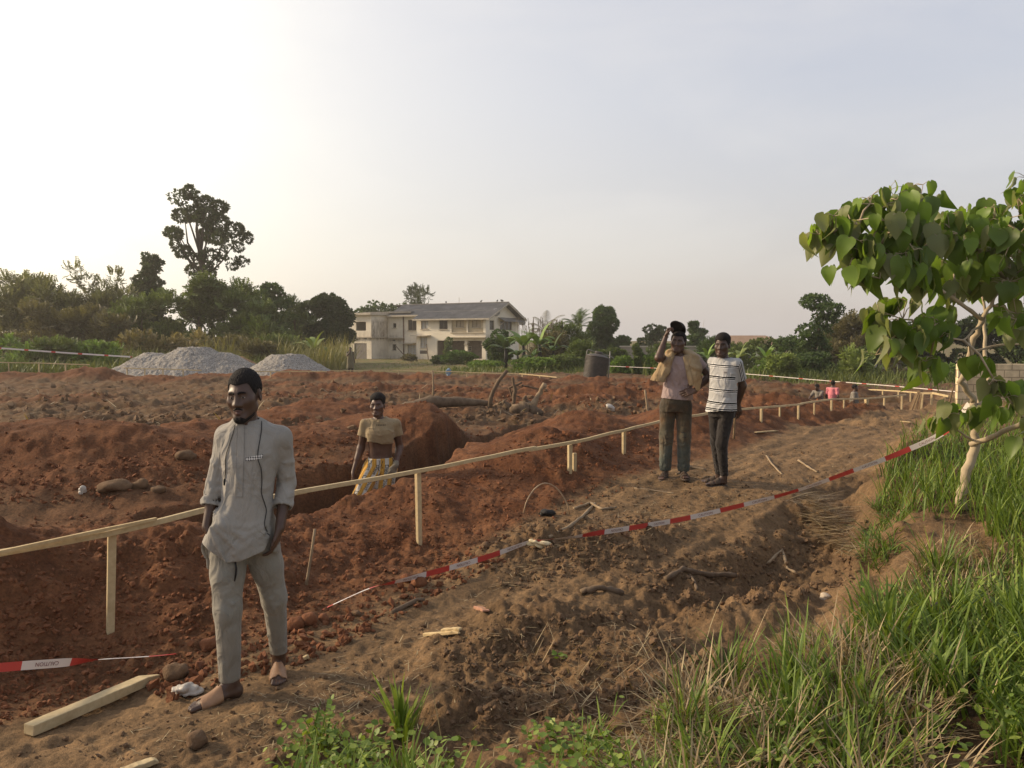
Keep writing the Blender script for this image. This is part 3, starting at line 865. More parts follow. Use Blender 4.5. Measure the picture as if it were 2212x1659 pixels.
# ======================= the man in the grey kaftan
def front_man():
    x0, y0 = -1.41, 4.12
    gz = GZ(x0-.2, y0-.08)
    rz = -math.atan2(x0, y0)
    root = empty('person', (x0, y0, gz-.003), rz, 'man in a light grey kaftan and trousers, hands in pockets, in the foreground', 'person')
    root.scale = (.90, .95, 1)
    fr = Frame((.014, -.02, 1.603), rotm(math.radians(-26), math.radians(5), math.radians(-3))); sc = 1.07
    yaw = math.radians(-17)
    shL, shR = (-.094, .045, 1.380), (.212, -.05, 1.372)
    elL, elR = (-.156, .03, 1.135), (.242, .015, 1.125)
    wrL, wrR = (-.204, -.050, .925), (.192, -.115, .905)
    hipL, hipR = (-.098, .01, .86), (.085, .01, .86)
    knL, knR = (-.100, -.07, .49), (.163, .08, .485)
    g2 = GZ(x0+.2, y0+.19)-gz
    anL, anR = (-.095, -.035, .085), (.192, .225, .085+g2)
    S = Sdf((-.42, -.34, -.02), (.34, .36, 1.77), .0042)
    S.add(loft([(.80, -.005, .0, .13, .09), (.90, 0, 0, .155, .10), (1.03, .01, -.005, .130, .090), (1.25, .035, 0, .150, .105), (1.36, .042, .005, .155, .095), (1.44, .03, .005, .09, .07)], yaw), .02)
    S.add(cap((.022, .005, 1.42), (.012, -.003, 1.56), .066, .060), .05)
    add_head(S, fr, sc, 1.04, 1.1)
    for sh, el, wr in ((shL, elL, wrL), (shR, elR, wrR)):
        S.add(cap((.03, 0, 1.37), sh, .06, .058), .04); limb(S, sh, el, wr, .047, .037, .028, .03, .037)
    hand(S, wrL, (.20, .02, -1), (.9, .2, .2), (.3, -1, 0), (.35, .35, .4, .4), 1.0)
    hand(S, wrR, (-.26, .16, -1), (-.9, .35, 0), (-.5, -1, 0), (.35, .35, .4, .45), 1.0, thumb=.15)
    for hp, kn, an in ((hipL, knL, anL), (hipR, knR, anR)): limb(S, hp, kn, an, .085, .055, .038, .03, .054)
    fL = Foot((-.045, -.03, .004), (-.335, -.15, .004), big=-1); fR = Foot((.190, .285, .004+g2), (.175, .01, .004+g2), big=1)
    # turned so that the big toes face each other
    for f in (fL, fR): S.add(f.prim(), .02)
    b = obj('body', body_mesh(S, fr, sc), root)
    obj('hair', hair_mesh(fr, .0033, sc, thick=.0062, line=.060, wide=1.04), root)
    # beard: jaw, chin and moustache
    def beard(X, Y, Z):
        x, y, z = X/sc, Y/sc, Z/sc; ax = np.abs(x)
        d = head_fn(1.0, 1.04, 1.1)(x, y, z)
        b1 = cap((.062, -.010, -.040), (.054, -.035, -.088), .006, .010).fn(ax, y, z); b1 = smin(b1, cap((.052, -.040, -.092), (.010, -.084, -.112), .012, .022).fn(ax, y, z), .01)
        b1 = smin(b1, cap((.026, -.086, -.092), (.028, -.090, -.070), .002, .001).fn(ax, y, z), .004)
        b1 = np.minimum(b1, cap((.003, -.108, -.053), (.026, -.096, -.062), .0058, .0045).fn(ax, y, z))
        b1 = np.minimum(b1, cap((0, -.075, -.122), (0, -.06, -.128), .022, .018).fn(x, y, z))
        n = .0012*np.sin(420*x+40*z)*np.sin(380*z+1)*np.sin(400*y)
        return smax(b1+n, d-.0026*np.clip(1-b1/.004, .2, 1.9), .002)*sc
    s = Sdf(fr.o-.17, fr.o+.14, .0035); s.add(fr.wrap(beard, .16), 0); obj('beard', s.mesh('beard', HAIR, 0), root)
    obj('eyebrows', brow_mesh(fr, .003, sc).mesh('eyebrows', HAIR, 0), root)
    # trousers
    T = Sdf((-.30, -.30, .05), (.34, .36, 1.02), .0048)
    T.add(loft([(.78, -.005, .005, .172, .115), (.86, -.005, .0, .180, .125), (.94, 0, 0, .165, .115), (1.0, .005, 0, .15, .108)], yaw*.5), .02)
    T.add(cap(hipL, lerp3(hipL, knL, .5), .102, .094), .05); T.add(cap(lerp3(hipL, knL, .5), knL, .094, .077), .03); T.add(cap(knL, (-.098, -.04, .10), .076, .058), .03)
    T.add(cap(hipR, lerp3(hipR, knR, .5), .102, .092), .05); T.add(cap(lerp3(hipR, knR, .5), knR, .092, .073), .03); T.add(cap(knR, (.190, .215, .10+g2), .072, .048), .03)
    T.wave(.0028, 24, 5, 6, .6).keep()
    g = random.Random(5)
    for (kn, hp, an, r) in ((knL, hipL, anL, .077), (knR, hipR, anR, .073)):
        for i in range(5):
            z = g.uniform(-.07, .09); p = Vector(lerp3(kn, hp, z/.37) if z > 0 else lerp3(kn, an, -z/.4)); sgn = -1 if i % 2 else 1
            T.fold(p+Vector((-r*.95, -.02, .01*sgn)), p+Vector((-.01, -r, -.02*sgn)), .011, .0055); T.fold(p+Vector((-.01, -r, -.02*sgn)), p+Vector((r*.8, -r*.4, -.035)), .011, .004)
        for i in range(4):
            p = Vector(lerp3(an, kn, g.uniform(.1, .6))); q = .060
            T.fold(p+Vector((-q, -.03, .02)), p+Vector((.02, -q*.9, .07)), .010, .0045)
    for (a, c, w, am) in [((-.02, -.12, .76), (-.14, -.10, .66), .016, .007), ((.0, -.11, .74), (-.09, -.125, .60), .015, .006), ((.03, -.11, .76), (.13, -.09, .70), .015, .006), ((.02, -.10, .72), (.12, -.10, .60), .014, .005), ((-.17, -.06, .78), (-.10, -.12, .70), .014, .005), ((.10, -.13, .83), (.135, -.10, .66), .010, -.006), ((.165, .0, .62), (.11, -.06, .54), .013, .005), ((-.17, -.08, .58), (-.05, -.155, .53), .012, .006)]:
        T.fold(a, c, w*.85, am*1.5)
    T.shell(.012)
    cutlocal(T, (-.095, -.035, .108), (.03, .02, -1), .15); cutlocal(T, (.192, .22, .128+g2), (0, -.05, -1), .14)
    GREY = cloth('grey_cotton', (.25, .232, .20), (.305, .282, .246), 520, .92, 5)
    TRO = cloth('grey_trouser_cloth', (.205, .188, .153), (.255, .233, .19), 520, .92, 6)
    obj('trousers', T.mesh('trousers', TRO.m, 1), root)
    # kaftan
    K = Sdf((-.32, -.27, .62), (.36, .24, 1.53), .0048)
    K.add(loft([(.60, -.012, -.005, .205, .150), (.74, -.014, -.008, .200, .150), (.85, -.012, -.012, .188, .145), (.95, .0, -.012, .166, .132), (1.05, .012, -.012, .150, .126), (1.15, .026, -.010, .148, .126), (1.27, .040, -.006, .170, .130), (1.35, .042, .002, .170, .118), (1.41, .036, .006, .135, .095), (1.45, .026, .004, .085, .074), (1.472, .020, .002, .071, .068), (1.50, .017, .0, .067, .065)], yaw), .02)
    for sh, el, wr, tt in ((shL, elL, wrL, .52), (shR, elR, wrR, .55)):
        m = lerp3(el, wr, tt)
        K.add(cap((.035+.4*(sh[0]-.035), 0, 1.395), sh, .066, .054), .05); K.add(cap(sh, lerp3(sh, el, .3), .056, .056), .040); K.add(cap(lerp3(sh, el, .25), el, .056, .055), .008); K.add(cap(el, m, .056, .050), .008)
        K.add(cap(lerp3(el, wr, tt-.26), lerp3(el, wr, tt+.1), .058, .0565), .004)
    K.add(cap((-.185, -.055, .80), (-.105, -.075, .94), .062, .072), .05)
    K.wave(.0030, 15, 9, 6, .7).keep()
    elbow_folds(K, shL, elL, wrL, .057, 11, .0068, 1); elbow_folds(K, shR, elR, wrR, .057, 11, .0068, 4)
    yf = -.138
    for (a, c, w, am) in [
        ((-.185, yf+.02, .935), (-.10, yf-.02, .74), .015, .012), ((-.165, yf+.01, .945), (-.05, yf-.02, .83), .014, .010), ((-.05, yf-.02, .83), (-.04, yf-.02, .78), .014, .009),
        ((-.15, yf+.01, .95), (.0, yf-.02, .885), .016, .007), ((.0, yf-.02, .885), (.12, yf-.01, .93), .016, .008), ((-.06, yf-.02, .80), (.11, yf-.01, .90), .015, .010),
        ((-.13, yf, .95), (.03, yf-.01, .93), .016, .004), ((.03, yf-.01, .93), (.14, yf, .96), .016, .004), ((.02, yf-.01, .855), (.13, yf, .915), .012, -.007), ((-.14, yf, .90), (-.08, yf-.02, .79), .010, -.008),
        ((-.115, .0, 1.34), (-.085, -.06, 1.22), .013, .006), ((-.12, .01, 1.30), (-.10, -.03, 1.15), .014, .007), ((-.08, -.08, 1.42), (-.055, -.11, 1.25), .014, .004), ((.17, -.13, 1.36), (.185, -.125, 1.16), .014, -.008), ((.155, -.15, 1.33), (.165, -.14, 1.12), .014, .005), ((.165, -.14, 1.12), (.14, -.14, 1.0), .016, .004), ((-.10, -.09, 1.15), (-.13, -.10, .98), .016, .005), ((-.03, -.13, 1.18), (-.09, -.12, .97), .018, .004), ((.06, -.14, 1.33), (.12, -.14, 1.20), .016, .003)]:
        K.fold(a, c, w*.85, am*1.45)
    # button placket, slightly proud, and the pocket welt
    def plk(f, X, Y, Z):
        xc = -.008-.145*(1.47-Z)*.35
        m = (np.abs(X-xc) < .020) & (Z > 1.085) & (Z < 1.48) & (Y < -.02)
        return np.where(m, f-.0032, f)
    K.apply(plk)
    K.shell(.0115)
    for el, wr, tt in ((elL, wrL, .52), (elR, wrR, .55)):
        c = lerp3(el, wr, tt); cutlocal(K, c, A3(wr)-A3(el), .12, .058)
    def hem(f, X, Y, Z):
        zf = np.interp(X, [-.30, -.235, -.17, -.10, -.03, .05, .105, .135, .16, .3], [.90, .852, .80, .752, .757, .785, .800, .86, .93, .95])
        zb = .685
        t = sstep(-.05, .03, Y+.30*X*.0)
        zh = zf*(1-t)+zb*t
        slit = (np.abs(Y-.0) < .006) & (Z < .86)
        return np.maximum(np.maximum(f, zh-Z), np.where(slit, .003, -1))
    K.apply(hem); K.apply(lambda f, X, Y, Z: np.maximum(f, Z-(1.476-.10*(X-.02)*0-.14*np.clip(-Y, 0, .1)+.10*np.clip(Y, 0, .1))))
    km = K.mesh('kaftan', GREY.m, 1); ko = obj('kaftan', km, root); bv = bvh_of(km)
    mp = MB(); P = []
    def strip(x0, z0, x1, z1, w, n=8, off=.003):
        for i in range(n+1):
            t = i/n; a = front(bv, x0+(x1-x0)*t, z0+(z1-z0)*t+w/2, off=off); c = front(bv, x0+(x1-x0)*t, z0+(z1-z0)*t-w/2, off=off); P.append((a, c))
        for i in range(n): mp.quad(P[i][1], P[i+1][1], P[i+1][0], P[i][0])
    strip(.012, 1.277, .105, 1.292, .019)
    t = NT('pocket_weave'); c = t.n('ShaderNodeTexChecker'); c.inputs['Scale'].default_value = 110; c.inputs[1].default_value = (.62, .58, .52, 1); c.inputs[2].default_value = (.10, .09, .085, 1)
    m_ = t.n('ShaderNodeMapping'); m_.inputs['Rotation'].default_value = (0, .8, 0); m_.inputs['Scale'].default_value = (1, .01, 1); t.l(t.co('Object'), m_.inputs[0]); t.l(m_.outputs[0], c.inputs[0]); t.base(c.outputs[0]); t.rough(.9)
    so_ = mp.mesh('pocket_trim', t.m, False); po = obj('pocket_trim', so_, root); md = po.modifiers.new('thick', 'SOLIDIFY'); md.thickness = .003; md.offset = 1
    # stitched seam of the placket
    BLK = mat_noise('black_cable', (.006, .006, .006), (.012, .011, .010), 30, .45, 0)
    SEAM = mat_noise('seam_thread', (.17, .155, .135), (.21, .19, .17), 60, .9, 0)
    sm = MB()
    for dx in (-.020, .020):
        pts = []
        for i in range(22):
            z = 1.455-(1.455-1.087)*i/21; p = front(bv, -.008-.145*(1.47-z)*.35+dx, z, off=.0008)
            if p: pts.append(p)
        sm.tube(pts, .0013, 5)
    pts = [front(bv, -.008-.145*(1.47-1.087)*.35+dx, 1.087, off=.0008) for dx in np.linspace(-.02, .02, 6)]; sm.tube(pts, .0013, 5)
    sm.build('placket_seam', SEAM, root)
    # earphone cord
    co_ = MB()
    def cord(pl, end=None):
        pts = []
        for (cx, cy) in pl:
            x, z = (cx-400)/853*.985, (1560-cy)/853; p = front(bv, x, z, off=.004); pts.append(p if p else Vector((x, -.16, z)))
        out = []
        for i in range(len(pts)-1):
            p0, p1, p2, p3 = pts[max(i-1, 0)], pts[i], pts[i+1], pts[min(i+2, len(pts)-1)]
            for j in range(6):
                t = j/6; q = .5*((2*p1)+(-p0+p2)*t+(2*p0-5*p1+4*p2-p3)*t*t+(-p0+3*p1-3*p2+p3)*t**3)
                f_ = front(bv, q.x, q.z, off=.004); out.append(Vector((q.x, min(q.y, f_.y) if f_ else q.y, q.z)))
        co_.tube(out+[pts[-1]], .0024, 6)
        return pts[-1]
    cord([(490, 312), (488, 345), (480, 385), (470, 430), (468, 470), (482, 515), (485, 570), (482, 620), (496, 670), (504, 705), (494, 750), (497, 775), (507, 795)])
    e = cord([(362, 325), (355, 355), (335, 410), (318, 460), (315, 520), (310, 570)])
    co_.tube([e+Vector((-.002, -.003, .012)), e+Vector((-.003, -.004, -.02))], [.005, .004], 8)
    co_.tube([Vector((.122, -.15, .892)), Vector((.134, -.165, .884))], .003, 6)
    co_.build('earphone_cord', BLK, root, True)
    dz = MB(); dz.tube([(-.055, -.135, .755), (-.05, -.142, .72), (-.053, -.142, .69), (-.06, -.14, .655)], [.006, .007, .007, .004], 6); dz.build('drawstring', BLK, root, True)
    LEA = mat_noise('tan_leather', (.29, .16, .085), (.36, .205, .11), 25, .5, .25, 90)
    SOL = mat_noise('sandal_sole', (.13, .075, .042), (.18, .105, .06), 30, .7, .2)
    slippers(root, (fL, fR), SOL, LEA, .0042, ((.055, .158),))
    return root

# ======================= the man lifting his cap
def arm_body(S, sh, el, wr, r=(.050, .041, .027), fore=.041, torso=None):
    if torso is not None: S.add(cap(torso, sh, .065, .058), .04)
    limb(S, sh, el, wr, r[0], r[1], r[2], .03, fore)
def leg_body(S, hp, kn, an, r=(.085, .054, .037)): limb(S, hp, kn, an, r[0], r[1], r[2], .03, .052)
def tee_shell(root, name, mat, K, t, cuts, hem, neck):
    K.shell(t)
    for c, n, r in cuts: cutlocal(K, c, n, r)
    K.apply(lambda f, X, Y, Z: np.maximum(f, hem(X, Y)-Z))
    K.apply(lambda f, X, Y, Z: np.maximum(f, neck(X, Y, Z)))
    me = K.mesh(name, mat, 1); return obj(name, me, root), me

def cap_man():
    x0, y0 = 1.96, 9.42
    gz = GZ(x0, y0); rz = -math.atan2(x0, y0)
    root = empty('person', (x0, y0, gz-.004), rz, 'man lifting a black cap off his head, worn jeans, one hand on hip', 'person')
    h = .0058
    fr = Frame((.020, -.03, 1.622), rotm(math.radians(-8), math.radians(-3), math.radians(4))); sc = 1.05
    yaw = math.radians(6)
    shL, shR = (-.125, .0, 1.425), (.225, .01, 1.415)
    elL, elR = (-.205, -.19, 1.435), (.385, .07, 1.215)
    wrL, wrR = (-.125, -.115, 1.690), (.215, -.135, 1.050)
    hipL, hipR = (-.095, .01, .88), (.090, .01, .88)
    knL, knR = (-.108, -.02, .49), (.100, -.03, .49)
    anL, anR = (-.118, .03, .085), (.098, .02, .085)
    S = Sdf((-.32, -.36, -.02), (.46, .22, 1.80), h)
    S.add(loft([(.82, -.005, 0, .14, .10), (.92, 0, 0, .155, .105), (1.05, .02, 0, .140, .10), (1.27, .045, 0, .165, .115), (1.39, .05, 0, .160, .10), (1.46, .04, 0, .09, .075)], yaw), .02)
    S.add(cap((.035, .005, 1.43), (.022, -.005, 1.57), .064, .059), .05)
    add_head(S, fr, sc, 1.06, 1.1)
    arm_body(S, shL, elL, wrL, torso=(.02, 0, 1.40)); arm_body(S, shR, elR, wrR, (.052, .043, .029), .044, torso=(.06, 0, 1.40))
    hand(S, wrL, (.30, -.10, 1), (.9, -.1, -.25), (.2, -1, .1), (1.0, 1.05, 1.1, 1.1), 1.05, thumb=1.0)
    hand(S, wrR, (-1, -.28, -.18), (.15, .9, -.3), (.1, .2, 1), (.30, .35, .45, .5), 1.05, thumb=.3, spread=1.4)
    leg_body(S, hipL, knL, anL); leg_body(S, hipR, knR, anR)
    gL = GZ(x0-.15, y0)-gz; gR = GZ(x0+.1, y0)-gz
    fL = Foot((-.105, .075, gL+.006), (-.170, -.185, gL+.006), big=-1); fR = Foot((.085, .07, gR+.006), (.135, -.19, gR+.006), big=1)
    for f in (fL, fR): S.add(f.prim(), .02)
    obj('body', body_mesh(S, fr, sc, c=(.066, .034, .021), c2=(.095, .051, .033)), root)
    obj('hair', hair_mesh(fr, .005, sc, thick=.008, line=.066, wide=1.06), root)
    obj('eyebrows', brow_mesh(fr, .004, sc, .003).mesh('eyebrows', HAIR, 0), root)
    # jeans
    T = Sdf((-.30, -.22, .04), (.30, .22, 1.06), h)
    T.add(loft([(.80, -.002, .005, .172, .125), (.90, 0, .0, .178, .130), (1.0, .005, 0, .165, .118), (1.04, .01, 0, .158, .112)], yaw), .02)
    for hp, kn, an, s in ((hipL, knL, anL, -1), (hipR, knR, anR, 1)):
        T.add(cap((hp[0]*1.02, hp[1], hp[2]-.03), kn, .098, .080), .03); T.add(cap(kn, (an[0], an[1], .10), .079, .070), .03)
    T.wave(.003, 22, 12, 6, .6).keep()
    g = random.Random(15)
    for kn, an, hp in ((knL, anL, hipL), (knR, anR, hipR)):
        for i in range(5):
            z = g.uniform(-.09, .06); p = Vector(kn)+Vector((0, 0, z)); T.fold(p+Vector((-.075, -.03, g.uniform(-.02, .02))), p+Vector((.0, -.08, g.uniform(-.02, .02))), .012, .007); T.fold(p+Vector((.0, -.08, g.uniform(-.02, .02))), p+Vector((.075, -.03, g.uniform(-.03, .03))), .012, .006)
        for i in range(5):
            p = Vector(an)+Vector((0, 0, g.uniform(.03, .22))); T.fold(p+Vector((-.07, -.02, 0)), p+Vector((.01, -.072, g.uniform(-.02, .03))), .012, .007); T.fold(p+Vector((.01, -.072, .01)), p+Vector((.07, -.02, g.uniform(-.01, .02))), .012, .005)
    T.fold((0, -.13, .99), (0, -.10, .84), .012, -.006)
    for a in ((-.12, -.11, .76), (.12, -.11, .76)): T.fold((0, -.115, .85), a, .014, .006)
    T.shell(.013)
    cutlocal(T, (anL[0], anL[1], .075), (0, 0, -1), .14); cutlocal(T, (anR[0], anR[1], .075), (0, 0, -1), .14)
    t = cloth('worn_jeans', (.052, .050, .042), (.085, .080, .064), 300, .95, 5, (.145, .085, .045), 4.5, .48, .80)
    sp = t.n('ShaderNodeSeparateXYZ'); t.l(t.co('Object'), sp.inputs[0])
    rp = t.ramp(sp.outputs[2], [(.0, (.95, 1.15, 1.2)), (.33, (1.35, 1.6, 1.65)), (.5, (1.2, 1.15, 1.0)), (.7, (.95, .8, .62)), (1, (.7, .62, .55))])
    src = t.b.inputs['Base Color'].links[0].from_socket
    t.base(t.mix(1.0, src, rp.outputs[0], 'MULTIPLY'))
    jo = obj('jeans', T.mesh('jeans', t.m, 1), root)
    jb = bvh_of(jo.data)
    # torn knees
    mb = MB()
    for (x, z, w, hh) in ((.085, .555, .052, .014), (.095, .50, .06, .008), (-.095, .475, .05, .010)):
        P = [front(jb, x-w/2+w*i/6, z+.004*math.sin(i*2.1)+dz*hh*math.sin(PI*(i+.3)/6.6), off=.003) for dz in (-.5, .5) for i in range(7)]
        for i in range(6): mb.quad(P[i], P[i+1], P[i+8], P[i+7])
    mb.build('torn_patch', mat_noise('torn_thread', (.014, .012, .010), (.05, .045, .04), 120, .95, 0), root)
    # shirt
    K = Sdf((-.34, -.28, .86), (.40, .24, 1.54), h)
    K.add(loft([(.86, .005, 0, .192, .142), (.96, .008, 0, .186, .138), (1.08, .02, 0, .170, .128), (1.25, .042, -.004, .186, .134), (1.37, .046, 0, .182, .118), (1.43, .045, .003, .130, .094), (1.472, .035, .005, .078, .078), (1.50, .032, .004, .072, .074)], yaw), .02)
    for sh, el, tt in ((shL, elL, .62), (shR, elR, .50)):
        K.add(cap((.045+.4*(sh[0]-.045), 0, 1.42), sh, .07, .062), .05); K.add(cap(sh, lerp3(sh, el, tt+.15), .066, .068), .03)
    K.wave(.0035, 17, 21, 6, .7).keep()
    for (a, c, w, am) in [((-.10, -.10, 1.32), (-.01, -.14, 1.08), .012, .008), ((-.13, -.08, 1.25), (-.08, -.13, 1.0), .014, .008), ((-.03, -.13, 1.28), (.04, -.13, 1.12), .012, .006), ((.10, -.12, 1.12), (.17, -.08, 1.06), .014, .008), ((.05, -.13, 1.05), (.16, -.10, .95), .014, .006), ((-.12, -.10, 1.0), (-.02, -.14, .93), .014, .006), ((.15, -.10, 1.25), (.12, -.12, 1.05), .014, .007), ((-.15, -.03, 1.2), (-.16, -.04, .95), .012, .007), ((.0, -.13, 1.38), (.05, -.13, 1.30), .012, .004), ((.06, -.13, 1.36), (.12, -.12, 1.24), .012, .004)]: K.fold(a, c, w, am)
    cuts = [(lerp3(sh, el, tt), A3(el)-A3(sh), .105) for sh, el, tt in ((shL, elL, .62), (shR, elR, .50))]
    SH = cloth('faded_shirt', (.275, .205, .195), (.335, .255, .240), 420, .93, 5, (.24, .155, .10), 4, .50, .9)
    tee_shell(root, 'shirt', SH.m, K, .0115, cuts, lambda X, Y: .945-.010*np.sin(9*X)+.02*(Y > 0), lambda X, Y, Z: Z-(1.478-.32*np.clip(-Y-.02, 0, .12)+.0*X))
    # the coat thrown over the shoulders, empty sleeve hanging
    J = Sdf((-.36, -.30, .98), (.40, .26, 1.62), h)
    def chain(pts, k=.03):
        for (a, ra, na, fa), (b, rb, nb, fb) in zip(pts[:-1], pts[1:]): J.add(fcap(a, b, ra, rb, na, fa), k)
    chain([((-.02, .06, 1.50), .07, (0, .5, 1), .5), ((-.06, -.02, 1.50), .075, (-.5, -.4, 1), .45), ((-.12, -.085, 1.40), .075, (-.5, -1, .2), .42), ((-.145, -.125, 1.30), .072, (-.3, -1, 0), .5), ((-.205, -.115, 1.19), .070, (-.3, -1, 0), .62), ((-.225, -.10, 1.155), .072, (-.2, -1, 0), .68)])
    chain([((.03, .075, 1.50), .07, (0, .6, 1), .5), ((.12, .02, 1.49), .07, (.4, .2, 1), .45), ((.20, -.01, 1.455), .085, (.6, -.4, 1), .42), ((.215, -.095, 1.34), .080, (.3, -1, .2), .34), ((.225, -.135, 1.20), .064, (.2, -1, 0), .36), ((.250, -.15, 1.085), .036, (.2, -1, 0), .42)])
    J.add(fcap((.105, -.10, 1.44), (.165, -.155, 1.13), .030, .022, (0, -1, 0), .45), .012)
    J.add(fcap((-.05, -.095, 1.47), (-.085, -.13, 1.30), .032, .026, (0, -1, 0), .45), .012)
    J.add(loft([(1.15, .04, .11, .20, .05), (1.40, .045, .10, .19, .05), (1.48, .04, .085, .12, .04)], 0), .05)
    J.wave(.0045, 26, 31, 7, .6)
    for (a, c, w, am) in [((.14, -.13, 1.42), (.21, -.165, 1.12), .010, -.012), ((.17, -.11, 1.45), (.24, -.16, 1.18), .012, .009), ((-.10, -.14, 1.42), (-.16, -.17, 1.24), .012, .009), ((-.15, -.12, 1.38), (-.235, -.15, 1.2), .012, .008), ((-.07, -.12, 1.44), (-.13, -.165, 1.33), .009, -.009), ((-.02, -.04, 1.54), (-.08, -.10, 1.45), .010, .009)]: J.fold(a, c, w, am)
    J.apply(lambda f, X, Y, Z: np.maximum(f, np.where(X < -.1, (1.155+.35*(X+.2)*-.4)-Z, -1)))
    JK = cloth('khaki_coat', (.28, .205, .115), (.37, .275, .16), 300, .9, 6, (.26, .13, .045), 5, .5, .85)
    jo = obj('coat', J.mesh('coat', JK.m, 1), root)
    # sleeve opening seen as a dark mouth
    SAN = mat_noise('dusty_sandal', (.055, .040, .030), (.10, .07, .048), 30, .8, .3)
    slippers(root, (fL, fR), SAN, SAN, .0062, ((.045, .10), (.115, .155)), False)
    # cap, held by its brim above the head: a thing of its own
    F = Frame((.018, -.015, 1.765), rotm(math.radians(-20), math.radians(-38), math.radians(-10)))
    C = Sdf(F.o-.22, F.o+.22, .0055)
    def capfn(X, Y, Z):
        d = ell((0, 0, 0), (.088, .104, .098)).fn(X, Y, Z); d = np.maximum(d, -(d+.009)); d = smax(d, -.012-Z, .004)
        br = cap((0, -.075, -.002), (0, -.115, -.004), .074, .066).fn(X, Y, 0*Z); bz = np.abs(Z+.006+1.6*X*X)-.0055
        return smin(d, smax(br, bz, .003), .006)
    C.add(F.wrap(capfn, .215), 0)
    cp = obj('cap', C.mesh('cap', mat_noise('black_cap_cloth', (.010, .010, .010), (.020, .018, .017), 30, .85, .2), 1)); cp.location = root.location; cp.rotation_euler = root.rotation_euler
    tag(cp, 'black peaked cap held up above the head of the man with the coat', 'cap')
    return root

